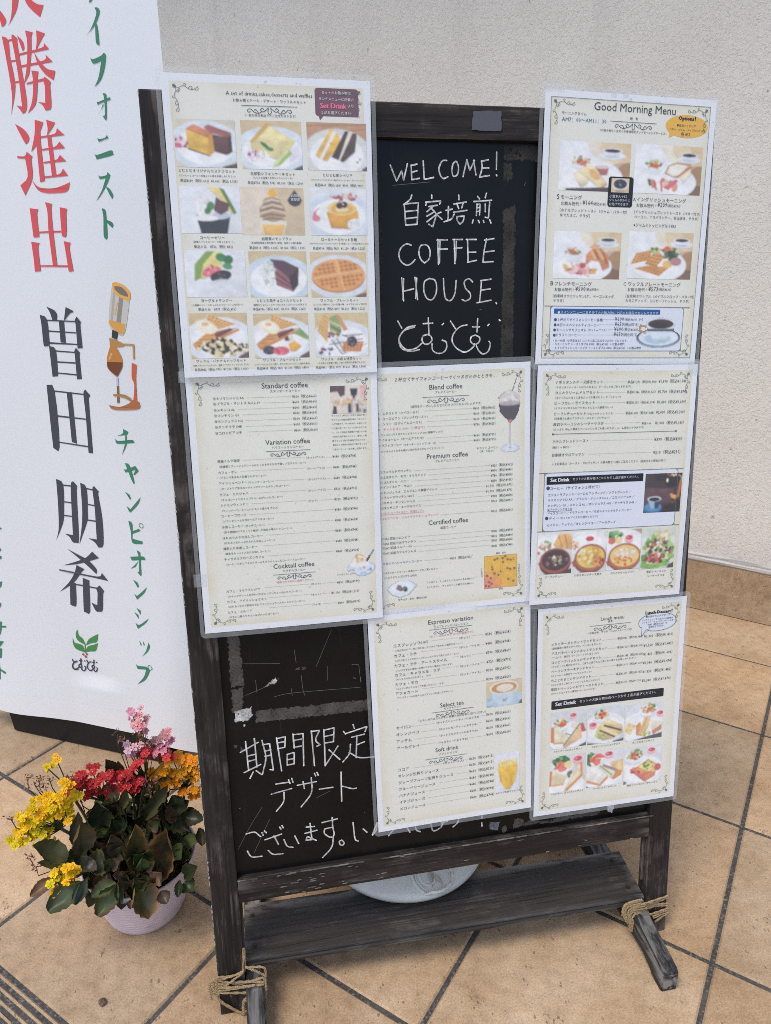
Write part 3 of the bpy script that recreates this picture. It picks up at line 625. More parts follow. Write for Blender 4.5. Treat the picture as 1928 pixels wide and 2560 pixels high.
LOGO = ["181.9,205.3 183.2,200.2", "191.5,202.6 186.3,200.4 181.0,193.9 180.4,188.1 183.4,184.1 188.9,185.4 193.4,189.5", "190.8,201.3 184.4,198.3 180.1,191.9 180.5,184.8 185.5,183.0 191.0,184.6", "200.4,208.8 198.8,196.9", "196.7,204.3 202.4,205.2", "197.6,196.4 194.9,194.8 193.9,191.4 195.2,189.0 197.9,189.8 199.9,192.8 199.3,195.6 197.6,196.4", "199.4,189.4 198.9,184.7 201.6,182.5 205.1,183.7 207.6,187.2 207.9,191.4 205.9,192.7", "207.9,204.3 208.8,205.3", "213.2,207.3 215.2,201.8", "222.5,205.1 218.1,203.4 213.5,197.9 211.8,192.2 213.5,187.1 218.0,184.6 223.0,188.2 224.6,191.2", "229.6,210.2 227.6,200.3", "225.6,203.9 229.7,204.2", "226.2,197.9 223.6,196.3 222.7,192.9 224.5,190.7 227.5,192.8 228.4,196.1 226.2,197.9", "225.5,189.8 226.4,186.1 228.6,183.9 232.0,186.5 234.0,191.8 233.5,193.7", "234.7,205.4 235.6,206.4"]
FLOWERS = {"y": ["-254.5,165.0,213.7", "-248.6,165.0,224.1", "-240.6,165.0,231.8", "-233.4,165.0,239.6", "-224.4,165.0,242.5", "-215.4,165.0,245.5", "-206.7,165.0,246.3", "-196.4,165.0,258.0", "-190.7,165.0,261.6", "-197.1,165.0,246.9", "-192.8,165.0,234.7", "-184.0,165.0,235.5", "-197.7,165.0,224.1", "-192.8,165.0,209.3", "-203.5,165.0,220.5", "-217.7,165.0,218.5", "-229.8,165.0,218.4", "-238.8,165.0,215.4", "-220.7,165.0,232.8", "-246.9,165.0,207.7", "-255.4,165.0,197.6", "-248.4,165.0,186.9", "-237.9,165.0,199.0", "-228.8,165.0,190.3", "-225.6,165.0,182.6", "-267.8,165.0,178.9", "-209.6,165.0,237.7", "-235.2,165.0,205.5", "-255.2,165.0,209.2", "-226.4,165.0,229.2", "-207.3,165.0,230.4"], "y2": ["-183.9,115.0,178.6", "-209.6,115.0,158.4", "-187.4,115.0,159.6", "-199.2,115.0,148.0", "-209.7,115.0,134.9", "-192.3,115.0,154.8", "-212.9,115.0,153.2"], "y3": ["-217.4,200.0,278.1", "-205.8,200.0,279.7"], "r": ["-179.5,200.0,251.4", "-187.3,200.0,234.0", "-173.1,200.0,231.6", "-173.1,200.0,245.7", "-161.6,200.0,250.7", "-153.6,200.0,242.4", "-163.4,200.0,237.0", "-175.3,200.0,215.5", "-160.7,200.0,215.3", "-147.6,200.0,217.8", "-142.3,200.0,245.3", "-137.8,200.0,237.5", "-191.7,200.0,227.7", "-150.6,200.0,237.3", "-179.0,200.0,242.0", "-169.0,200.0,221.5"], "r2": ["-122.6,200.0,242.0", "-117.0,200.0,226.9", "-104.0,200.0,227.1", "-115.1,200.0,243.1", "-121.1,200.0,222.9", "-110.2,200.0,221.0", "-126.7,200.0,238.0", "-99.8,200.0,231.2"], "r3": ["-94.5,215.0,260.9", "-106.8,215.0,251.0", "-90.1,215.0,267.2", "-87.1,215.0,259.7", "-98.9,215.0,254.5", "-61.2,215.0,255.7"], "p": ["-103.9,225.0,319.7", "-96.4,225.0,320.9", "-89.9,225.0,313.1", "-101.3,225.0,310.2", "-86.7,225.0,308.1", "-94.4,225.0,305.7", "-95.3,225.0,313.9"], "m": ["-76.7,225.0,278.8", "-67.2,225.0,279.7", "-59.5,225.0,280.9", "-58.7,225.0,269.0", "-70.2,225.0,268.4", "-73.3,225.0,274.7", "-76.5,225.0,262.2", "-66.0,225.0,263.0"], "q": ["-105.1,222.0,273.6", "-97.5,222.0,274.8", "-109.8,222.0,264.9", "-112.9,222.0,270.1", "-104.3,222.0,264.1"], "o": ["-62.5,230.0,234.6", "-85.3,230.0,218.8", "-82.5,230.0,208.6", "-58.6,230.0,214.5", "-69.9,230.0,218.8", "-74.9,230.0,207.3", "-50.9,230.0,193.4", "-62.2,230.0,197.8", "-68.9,230.0,189.0", "-44.9,230.0,236.7", "-37.8,230.0,228.3", "-25.8,230.0,231.2", "-34.9,230.0,218.0", "-23.2,230.0,216.1", "-32.3,230.0,202.8", "-20.2,230.0,205.7", "-38.3,230.0,201.3", "-19.4,230.0,237.5", "-29.3,230.0,192.3", "-42.7,230.0,174.5", "-34.0,230.0,160.4", "-28.4,230.0,179.6", "-15.0,230.0,219.7", "-13.2,230.0,194.6", "-54.4,230.0,238.2", "-11.9,230.0,233.9", "-51.9,230.0,203.5", "-45.0,230.0,214.7"]}
LEAVES = ["-107.7,135.0,126.3 -98.0,123.0,216.3 28 4e4a22 a8794a", "-79.4,130.0,113.3 -59.3,118.0,204.6 36 2c2a1c b07a4e", "-105.9,105.0,142.4 -90.6,93.0,93.0 38 4a4a26 a5774a", "-92.6,120.0,150.5 -102.4,108.0,184.3 19 3c5526 0", "-93.0,122.0,148.5 -79.0,110.0,185.9 21 46602c 0", "-90.7,118.0,149.7 -75.6,106.0,172.8 17 4a4a32 7a4a42", "-95.5,116.0,152.7 -91.2,104.0,180.2 17 405a2a 0", "-98.6,110.0,126.0 -103.8,98.0,153.9 17 3c5026 0", "-98.6,110.0,126.0 -84.8,98.0,152.3 17 405428 0", "-97.5,105.0,131.1 -95.0,93.0,133.7 19 3a4c24 0", "-116.7,118.0,123.9 -123.0,106.0,161.4 21 4a4632 7a4038", "-116.9,120.0,124.2 -104.8,108.0,155.6 19 44502c 6a3a34", "-131.4,140.0,159.9 -131.4,128.0,204.2 21 4c4636 74483e", "-132.6,145.0,155.2 -121.8,133.0,202.3 21 5a4640 7a4c46", "-133.4,140.0,157.9 -145.7,128.0,186.1 21 50503a 0", "-133.2,138.0,157.4 -117.7,126.0,184.9 17 4a4a34 0", "-137.3,125.0,152.1 -142.8,113.0,177.0 15 3f5228 0", "-137.3,125.0,152.1 -120.6,113.0,174.9 15 58443a 0", "-142.6,130.0,157.7 -167.5,118.0,165.3 32 3a3c24 6a6038", "-157.7,125.0,170.4 -169.9,113.0,166.2 23 3a3830 5c5348", "-126.6,105.0,144.3 -154.3,93.0,108.5 25 3d5528 5a3030", "-131.3,110.0,140.1 -159.4,98.0,135.1 21 425a2c 5a3434", "-128.6,105.0,142.4 -124.3,93.0,121.0 11 2c3a20 0", "-176.5,150.0,166.2 -170.6,138.0,220.6 32 4a4630 6a5030", "-189.3,160.0,163.8 -174.5,148.0,230.5 17 4a4c3c 0", "-195.8,140.0,165.5 -228.4,128.0,204.5 28 4a4c2a 0", "-194.0,140.0,153.3 -225.9,128.0,176.4 13 565a30 0", "-174.8,110.0,151.6 -214.4,98.0,123.5 28 38482f 0", "-165.8,110.0,154.4 -182.5,98.0,128.3 17 33463a 0", "-44.2,130.0,115.9 -24.1,118.0,138.6 21 2c3e20 0", "-44.0,120.0,111.4 -31.9,108.0,106.6 21 2e4222 0", "-48.2,115.0,122.3 -51.6,103.0,106.4 11 283818 0", "-151.2,180.0,178.6 -153.9,168.0,227.6 30 2a3620 0", "-149.5,185.0,168.9 -131.3,173.0,214.6 25 2c3822 0", "-133.8,170.0,174.9 -135.6,158.0,205.2 17 344a26 0", "-132.0,170.0,174.6 -117.0,158.0,211.2 17 3a4e2a 0", "-127.7,168.0,178.0 -127.1,156.0,214.8 15 34482a 0", "-100.0,200.0,160.8 -62.2,188.0,222.9 19 47482a 0", "-137.2,225.0,226.5 -143.9,213.0,263.2 17 4a4834 5a3030", "-129.8,225.0,225.3 -128.0,213.0,258.3 13 4a4634 0", "-101.9,220.0,198.0 -97.5,208.0,243.3 17 2e3c26 0", "-115.5,225.0,201.0 -111.4,213.0,241.5 15 47503a 0", "-59.6,210.0,189.4 -49.2,198.0,168.3 21 2c3a22 0", "-71.8,200.0,155.7 -69.7,188.0,195.4 17 2c3220 0", "-59.3,190.0,157.5 -62.0,178.0,198.0 15 5a4238 0", "-126.9,190.0,194.1 -115.0,178.0,235.5 13 4a4a28 0", "-21.7,170.0,158.9 -18.2,158.0,138.6 15 2a2c1c 0", "-86.4,170.0,170.9 -71.9,158.0,193.6 19 3a4024 6a4a40", "-78.8,110.0,136.3 -68.7,98.0,156.0 21 74504a 0", "-123.1,110.0,150.3 -130.0,98.0,165.2 11 6e4a48 0", "-213.5,120.0,156.4 -237.3,108.0,142.4 14 70452f 0", "-73.1,105.0,118.6 -66.0,93.0,108.2 17 4a3630 0", "-113.2,180.0,156.9 -96.1,168.0,198.6 13 2a2a1c 0", "-70.8,200.0,165.5 -37.9,188.0,180.1 17 2a3420 0", "-41.4,190.0,164.1 -15.8,178.0,165.3 21 2c3220 0", "-111.9,100.0,115.5 -112.4,88.0,113.1 9 4a2e28 0"]
TWINE = ["-0.8,5.3,62.3 18.8,5.0,59.8 34.2,0.9,70.3;-1.0,5.0,59.7 8.4,4.8,58.5 33.3,1.6,67.6;-0.5,4.6,56.9 29.0,3.2,46.5 58.5,-5.9,61.4;-0.9,3.9,51.7 25.5,3.6,49.5 58.8,-6.8,54.3;-1.1,3.6,49.1 10.6,3.5,48.3 34.1,0.7,69.0;-1.3,3.1,45.6 32.6,-2.3,46.9 58.6,-7.3,50.8;-1.7,2.5,41.3 32.6,-2.4,46.0 47.6,-7.1,52.3;-3.3,2.2,39.0 32.0,-3.6,37.3 57.9,-9.0,38.5;31.2,-5.0,26.7 39.2,-9.2,36.5 57.7,-9.2,36.8;32.7,-7.2,27.1 46.3,-9.8,32.2 58.9,-9.9,31.2;-2.6,2.2,38.8 1.6,0.4,25.4 28.1,-6.0,2.4;-1.7,1.1,30.6 8.3,-0.8,16.7 28.2,-5.9,3.3;-3.5,1.9,36.4 2.8,-0.0,22.4 25.8,-2.9,0.9;37.0,-1.3,79.4 49.0,-4.3,73.1 60.9,-5.6,63.5;36.9,-1.4,78.6 59.5,-3.9,76.1 61.6,-5.7,62.5;36.1,5.8,103.3 33.4,1.8,69.3;60.9,-5.6,63.5 60.1,-9.7,32.7;58.5,-5.9,61.4 61.3,-7.9,46.6 58.8,-10.1,30.3;31.6,-5.6,26.4 30.5,-6.5,15.2 30.2,-8.4,5.1;30.3,-4.3,23.9 29.3,-5.1,13.6 28.9,-7.1,2.6;-0.5,5.3,61.8 -8.5,4.6,57.0 -11.3,3.5,48.8 -8.3,2.5,41.0 -3.2,2.4,40.7;-2.1,3.0,44.9 -8.3,3.7,49.9 -11.0,2.8,43.4 -9.4,1.8,35.9 -4.8,2.1,38.4;-7.8,4.6,56.8 -5.2,4.0,52.7 -8.7,3.1,45.5 -11.5,3.3,47.0;-9.0,2.5,41.2 -10.4,1.3,32.6 -9.1,0.9,29.6;-0.9,5.2,61.4 -2.0,3.9,52.0 -3.0,2.1,38.0", "644.1,5.2,61.5 603.4,-1.6,63.2 583.2,-1.9,60.8;644.2,4.9,58.9 620.2,4.1,53.3 584.6,-2.5,56.8;644.9,3.5,48.6 620.3,3.8,50.7 584.8,-3.2,51.7;645.1,3.1,45.3 620.4,3.4,48.2 586.2,-3.5,48.9;645.4,2.4,40.8 617.8,0.6,37.3 586.4,-4.2,43.8;645.7,1.6,34.3 621.5,0.8,28.7;645.8,1.4,33.0 625.6,-0.1,21.5;645.5,2.1,38.2 619.7,0.6,32.4;614.4,-0.6,39.3 588.8,-4.3,43.3 585.7,-5.6,33.8 584.0,-7.4,20.2;587.4,-3.6,48.7 580.8,-5.1,37.3 580.2,-6.9,23.5;575.7,-0.9,68.5 571.3,-1.8,61.9 568.0,-2.7,55.0 574.7,-4.9,38.5;598.2,-0.6,70.5 579.2,-0.8,69.1 569.9,-1.4,64.6 568.2,-3.4,49.9;597.1,-0.8,69.5 577.0,-1.3,65.8 571.7,-3.1,51.7 577.3,-5.3,35.5;595.8,-0.6,71.0 581.6,-0.7,69.9 573.4,-1.2,66.5 571.6,-2.8,54.3 578.4,-5.2,36.5;591.4,-1.5,64.3 579.5,-1.5,64.1 572.7,-2.5,56.6 575.9,-5.0,38.3;603.5,-1.8,62.0 582.1,-2.1,59.8 576.5,-3.3,50.8 580.9,-5.4,34.8;602.4,-2.1,59.6 583.4,-2.4,57.0 578.0,-4.0,45.5 581.7,-6.0,30.8;607.2,-1.5,53.6 584.7,-2.8,54.2 580.6,-4.6,41.2 583.2,-6.9,24.1;610.8,-1.2,45.2 587.4,-3.7,47.4 583.2,-5.3,35.6 582.7,-7.2,21.7;597.3,-1.3,65.7 577.2,-1.7,62.6 569.8,-2.8,54.6 573.3,-4.4,42.6"]
SHEET = {"TL": [0.1283, 0.9758, -0.003], "ML": [0.1272, 0.6833, -0.0038], "MC": [0.3152, 0.6841, 0.0108], "BC": [0.3205, 0.3892, 0.0173], "TR": [0.5324, 0.9759, -0.0252], "MR": [0.528, 0.6782, -0.0218], "BR": [0.5376, 0.3751, -0.0053]}
# ---------------------------------------------------------------- helpers
def lin(c):
    return c / 12.92 if c <= .04045 else ((c + .055) / 1.055) ** 2.4
def hx(h, a=1):
    return tuple(lin(int(h[i:i + 2], 16) / 255) for i in (0, 2, 4)) + (a,)
def tag(o, label=None, cat=None, group=None, kind=None):
    if label: o['label'] = label
    if cat: o['category'] = cat
    if group: o['group'] = group
    if kind: o['kind'] = kind
    return o
def empty(name, loc=(0, 0, 0), mw=None):
    o = bpy.data.objects.new(name, None); C.objects.link(o); o.empty_display_size = .05
    if mw is not None: o.matrix_world = mw
    else: o.location = loc
    return o
LOCAL = {}                                                          # each part's placement under its parent
def mesh(name, V, F, mat, parent=None, cols=None, fcols=None, smooth=False, mids=None, local=None):
    me = bpy.data.meshes.new(name); me.from_pydata([tuple(v) for v in V], [], [tuple(f) for f in F])
    for m_ in (mat if isinstance(mat, (list, tuple)) else [mat]): me.materials.append(m_)
    if mids is not None: me.polygons.foreach_set('material_index', np.array(mids, dtype=np.int32))
    if cols is not None:
        a = me.color_attributes.new('Col', 'FLOAT_COLOR', 'POINT')
        a.data.foreach_set('color', np.asarray(cols, dtype=np.float32).ravel())
    if smooth: me.polygons.foreach_set('use_smooth', np.ones(len(me.polygons), dtype=bool))
    me.update()
    o = bpy.data.objects.new(name, me); C.objects.link(o)
    if parent is not None: o.parent = parent
    if local is not None: o.matrix_local = local
    LOCAL[o.name] = local if local is not None else Matrix.Identity(4)
    return o
def clusters(boxes, pad):
    """which outlines belong together: boxes that overlap once grown by pad"""
    n = len(boxes); g = list(range(n))
    def root(i):
        while g[i] != i: i = g[i]
        return i
    for i in range(n):
        for j in range(i):
            a, b = boxes[i], boxes[j]
            if a[0] - pad < b[1] and b[0] - pad < a[1] and a[2] - pad < b[3] and b[2] - pad < a[3]: g[root(i)] = root(j)
    out = {}
    for i in range(n): out.setdefault(root(i), []).append(i)
    return list(out.values())
def bbox(P): return (min(p[0] for p in P), max(p[0] for p in P), min(p[1] for p in P), max(p[1] for p in P))
class MB:
    def __init__(s): s.V = []; s.F = []; s.C = []
    def add(s, V, F, col=None):
        b = len(s.V); s.V += [tuple(v) for v in V]; s.F += [tuple(i + b for i in f) for f in F]
        if col is not None: s.C += [col] * len(V) if not isinstance(col, list) else col
    def obj(s, name, mat, parent=None, smooth=False, local=None):
        return mesh(name, s.V, s.F, mat, parent, cols=s.C if len(s.C) == len(s.V) and s.C else None, smooth=smooth, local=local)
    def poly(s, pts, z, col, bend=None):
        pts = [(p[0], p[1]) for p in pts]
        tri = tessellate_polygon([[Vector((x, y, 0)) for x, y in pts]])
        s.add([(x, y, z + (bend(x, y) if bend else 0)) for x, y in pts], tri, col)
    def disc(s, P, z, col, bend, k=8):
        cx = sum(p[0] for p in P) / len(P); cy = sum(p[1] for p in P) / len(P); Q = []
        for a, b in zip(P, P[1:] + P[:1]):
            m = max(1, int(math.hypot(b[0] - a[0], b[1] - a[1]) / .008))
            Q += [(a[0] + (b[0] - a[0]) * i / m, a[1] + (b[1] - a[1]) * i / m) for i in range(m)]
        n = len(Q); V = [(cx, cy, z + bend(cx, cy))]; F = []
        for r in range(1, k + 1):
            for q in Q:
                x, y = cx + (q[0] - cx) * r / k, cy + (q[1] - cy) * r / k; V.append((x, y, z + bend(x, y)))
        for i in range(n):
            j = (i + 1) % n; F.append((0, 1 + i, 1 + j))
            for r in range(k - 1): F.append((1 + r * n + i, 1 + (r + 1) * n + i, 1 + (r + 1) * n + j, 1 + r * n + j))
        s.add(V, F, col)
    def tube(s, pts, r, n=6, col=None, taper=None, closed_ends=True):
        pts = [Vector(p) for p in pts]; rings = []
        prev = None
        for i, p in enumerate(pts):
            d = (pts[min(i + 1, len(pts) - 1)] - pts[max(i - 1, 0)])
            d = d.normalized() if d.length > 1e-9 else Vector((0, 0, 1))
            a = prev - d * prev.dot(d) if prev is not None else d.orthogonal()
            if a.length < 1e-6: a = d.orthogonal()
            a.normalize(); b = d.cross(a); prev = a
            rr = r * (taper[i] if taper else 1)
            rings.append([p + (a * math.cos(2 * math.pi * k / n) + b * math.sin(2 * math.pi * k / n)) * rr for k in range(n)])
        V = [v for q in rings for v in q]; F = []
        for i in range(len(pts) - 1):
            for k in range(n):
                F.append((i * n + k, i * n + (k + 1) % n, (i + 1) * n + (k + 1) % n, (i + 1) * n + k))
        if closed_ends:
            F.append(tuple(range(n))[::-1]); F.append(tuple(range((len(pts) - 1) * n, len(pts) * n)))
        s.add(V, F, col)
    def ribbon(s, pts, wd, z, col, bend=None, var=0):
        pts = smooth_line(pts, 10 if var else 4); V = []; F = []
        n = len(pts)
        for i, p in enumerate(pts):
            a = Vector(pts[max(i - 1, 0)]); b = Vector(pts[min(i + 1, n - 1)]); d = b - a
            d = d.normalized() if d.length > 1e-9 else Vector((1, 0))
            nrm = Vector((-d.y, d.x)); ww = wd * .5 * (1 + .22 * noise.noise(Vector((p[0] * 190, p[1] * 190, 3.1))))
            for q in (nrm * ww, -nrm * ww):
                x, y = p[0] + q.x, p[1] + q.y; V.append((x, y, z + (bend(x, y) if bend else 0)))
            if i: k = 2 * i; F.append((k - 2, k - 1, k + 1, k))
        if var:
            k0 = random.random() * 60; cl = []
            for i in range(n):
                for e in (0, 1):
                    f = .72 + var * noise.noise(Vector((pts[i][0] * 420, pts[i][1] * 420, k0 + e * 2))); cl.append(tuple(max(.05, c_ * f) for c_ in col[:3]) + (1,))
            s.add(V, F, cl)
        else: s.add(V, F, col)
        for p in (pts[0], pts[-1]):
            s.add([(p[0] + wd * .5 * math.cos(t * math.pi / 4), p[1] + wd * .5 * math.sin(t * math.pi / 4), z + .00002 + (bend(*p) if bend else 0)) for t in range(8)], [tuple(range(8))], col)
def smooth_line(pts, k=4):
    pts = [Vector(p) for p in pts]
    if len(pts) < 3: 
        a, b = pts[0], pts[-1]; return [tuple(a.lerp(b, i / 4)) for i in range(5)]
    out = []
    for i in range(len(pts) - 1):
        p0 = pts[max(i - 1, 0)]; p1 = pts[i]; p2 = pts[i + 1]; p3 = pts[min(i + 2, len(pts) - 1)]
        # corners sharper than about 70 degrees stay corners
        def tang(a, b, c):
            u, v = b - a, c - b
            return (c - a) * .5 if u.length > 1e-9 and v.length > 1e-9 and u.normalized().dot(v.normalized()) > .25 else None
        t1 = tang(p0, p1, p2) if i else None; t2 = tang(p1, p2, p3) if i < len(pts) - 2 else None
        t1 = t1 if t1 is not None else (p2 - p1); t2 = t2 if t2 is not None else (p2 - p1)
        for j in range(k):
            t = j / k; t_2, t_3 = t * t, t ** 3
            out.append(tuple(p1 * (2 * t_3 - 3 * t_2 + 1) + t1 * (t_3 - 2 * t_2 + t) + p2 * (-2 * t_3 + 3 * t_2) + t2 * (t_3 - t_2)))
    out.append(tuple(pts[-1])); return out
def pts2(s, k=.001):
    return [tuple(float(v) * k for v in q.split(',')) for q in s.split()]
def box(sx, sy, sz, bev=.0015, seg=24, jit=.0004, axis=None):
    """a beveled, slightly irregular plank centred at the origin; returns verts, faces"""
    dims = [sx, sy, sz]; ax = axis if axis is not None else max(range(3), key=lambda i: dims[i])
    bm = bmesh.new(); bmesh.ops.create_cube(bm, size=1)
    bmesh.ops.scale(bm, vec=dims, verts=bm.verts)
    bmesh.ops.bevel(bm, geom=bm.edges[:], offset=bev, segments=2, affect='EDGES', profile=.6)
    if seg:
        es = [e for e in bm.edges if abs((e.verts[0].co - e.verts[1].co)[ax]) > dims[ax] * .6]
        bmesh.ops.subdivide_edges(bm, edges=es, cuts=seg, use_grid_fill=True)
    ph = random.random() * 50
    for v in bm.verts:
        q = v.co.copy(); q[ax] *= 1.0
        v.co += Vector((noise.noise(q * 45 + Vector((ph, 0, 0))), noise.noise(q * 45 + Vector((0, ph, 9))), noise.noise(q * 45 + Vector((5, 0, ph))))) * jit
    bm.verts.index_update()
    V = [v.co.copy() for v in bm.verts]; F = [[v.index for v in f.verts] for f in bm.faces]; bm.free()
    return V, F

# ---------------------------------------------------------------- materials
def mat(name, col=(.5, .5, .5, 1), rough=.6, **kw):
    m = bpy.data.materials.new(name); m.use_nodes = True
    b = m.node_tree.nodes['Principled BSDF']; b.inputs['Base Color'].default_value = col; b.inputs['Roughness'].default_value = rough
    for k, v in kw.items(): b.inputs[k.replace('_', ' ')].default_value = v
    return m, m.node_tree, b
class N:
    """tiny node helper"""
    def __init__(s, nt): s.nt = nt
    def __call__(s, typ, ins=None, **props):
        n = s.nt.nodes.new('ShaderNode' + typ)
        for k, v in props.items(): setattr(n, k, v)
        for k, v in (ins or {}).items():
            if isinstance(v, bpy.types.NodeSocket): s.nt.links.new(v, n.inputs[k])
            else: n.inputs[k].default_value = v
        return n
    def ramp(s, fac, stops):
        n = s.nt.nodes.new('ShaderNodeValToRGB'); e = n.color_ramp.elements
        while len(e) < len(stops): e.new(.5)
        for q, (p, c) in zip(e, stops): q.position = p; q.color = c if len(c) == 4 else tuple(c) + (1,)
        s.nt.links.new(fac, n.inputs[0]); return n.outputs[0]
    def mix(s, fac, a, b, typ='MIX'):
        n = s.nt.nodes.new('ShaderNodeMix'); n.data_type = 'RGBA'; n.blend_type = typ
        for i, v in ((0, fac), (6, a), (7, b)):
            if isinstance(v, bpy.types.NodeSocket): s.nt.links.new(v, n.inputs[i])
            else: n.inputs[i].default_value = v
        return n.outputs[2]
    def math(s, op, a, b=0.0):
        n = s.nt.nodes.new('ShaderNodeMath'); n.operation = op
        for i, v in ((0, a), (1, b)):
            if isinstance(v, bpy.types.NodeSocket): s.nt.links.new(v, n.inputs[i])
            else: n.inputs[i].default_value = v
        return n.outputs[0]
def g3(v): return (v, v, v, 1)

def wood(name, axis, dark, light, worn, wornamt=.5, rough=.62, gstr=.35):
    m, nt, b = mat(name, rough=rough); n = N(nt); b.inputs['Specular IOR Level'].default_value = .28
    tc = n('TexCoord'); inf = n('ObjectInfo')
    off = n('VectorMath', {0: tc.outputs['Object'], 1: inf.outputs['Location']}, operation='ADD')
    def grain(across, along, det, dis=0.0):
        sca = [across] * 3; sca[axis] = along
        mp = n('Mapping', {'Vector': off.outputs[0], 'Scale': sca})
        return n('TexNoise', {'Vector': mp.outputs[0], 'Scale': 1.0, 'Detail': det, 'Roughness': .62, 'Distortion': dis}).outputs['Fac']
    g1 = grain(240, 7, 6, .6); g2 = grain(900, 26, 3); g4 = grain(45, 9, 5, .4); g5 = grain(26, 18, 6)
    c = n.ramp(g1, [(.3, dark), (.52, tuple((a + q) / 2 for a, q in zip(dark, light))), (.72, light)])
    crack = n.ramp(grain(330, 5, 3, .3), [(.36, g3(1)), (.405, g3(0))])
    c = n.mix(n.math('MULTIPLY', crack, .8), c, (.006, .005, .005, 1))
    wm = n.math('MULTIPLY', n.ramp(g5, [(.53, g3(0)), (.66, g3(1))]), n.ramp(g1, [(.42, g3(0)), (.6, g3(1))]))
    c = n.mix(n.math('MULTIPLY', wm, min(1, wornamt * 1.35)), c, worn)
    ln = n.math('MULTIPLY', n.ramp(g2, [(.58, g3(0)), (.66, g3(1))]), n.ramp(g4, [(.5, g3(0)), (.6, g3(1))]))
    c = n.mix(n.math('MULTIPLY', ln, .5), c, worn)
    # rubbed arrises: bare wood shows along the edges in patches
    geo = n('NewGeometry')
    ed = n.ramp(geo.outputs['Pointiness'], [(.53, g3(0)), (.6, g3(1))])
    ed = n.math('MULTIPLY', ed, n.ramp(g4, [(.46, g3(0)), (.56, g3(1))]))
    c = n.mix(n.math('MULTIPLY', ed, .8), c, tuple(min(1, v * 1.6) for v in worn[:3]) + (1,))
    nt.links.new(c, b.inputs['Base Color'])
    h = n.math('ADD', n.math('MULTIPLY', g1, .6), n.math('SUBTRACT', n.math('MULTIPLY', g2, .3), n.math('MULTIPLY', crack, .6)))
    bp = n('Bump', {'Strength': gstr, 'Distance': .0012, 'Height': h}); nt.links.new(bp.outputs[0], b.inputs['Normal'])
    return m
DK, LT, WN = (.0095, .007, .006, 1), (.03, .023, .02, 1), (.17, .145, .125, 1)
W_X = wood('stained wood along x', 0, DK, LT, WN, .32)
W_Y = wood('weathered wood along y', 1, (.012, .012, .013, 1), (.05, .048, .047, 1), (.2, .19, .18, 1), .55)
W_Z = wood('stained wood along z', 2, DK, LT, WN, .55)
W_S = wood('shelf wood', 0, (.018, .0155, .0145, 1), (.05, .043, .039, 1), (.15, .135, .12, 1), .32, .55)

def vcol_mat(name, rough=.5, coat=0, coatr=.1, spec=.5, bump=0, bscale=300, sss=0):
    m, nt, b = mat(name, rough=rough); n = N(nt)
    a = n('Attribute', attribute_name='Col'); nt.links.new(a.outputs['Color'], b.inputs['Base Color'])
    b.inputs['Coat Weight'].default_value = coat; b.inputs['Coat Roughness'].default_value = coatr
    b.inputs['Specular IOR Level'].default_value = spec
    if bump:
        tc = n('TexCoord'); t = n('TexNoise', {'Vector': tc.outputs['Object'], 'Scale': bscale, 'Detail': 4.0})
        bp = n('Bump', {'Strength': bump, 'Distance': .0004, 'Height': t.outputs['Fac']})
        nt.links.new(bp.outputs[0], b.inputs['Coat Normal' if coat else 'Normal'])
    return m
PRINT = vcol_mat('laminated print', .55, .55, .2, .2, .25, 160)
FOLI = vcol_mat('kalanchoe leaf', .4, 0, .1, .36, .3, 500)
PETAL = vcol_mat('petal', .6, 0, .1, .3)
CHALKM = vcol_mat('chalk marker', .8, spec=.2)
BPRINT = vcol_mat('banner print', .6, spec=.3)

# ---------------------------------------------------------------- ground and wall
PHI, GX, GY, TS = -.7594, .8920, .1609, .3053
GA = Vector((math.cos(PHI), math.sin(PHI), 0)); GB = Vector((-GA.y, GA.x, 0))
def grid(i, j, z=0): return Vector((GX, GY, z)) + GA * (TS * i) + GB * (TS * j)

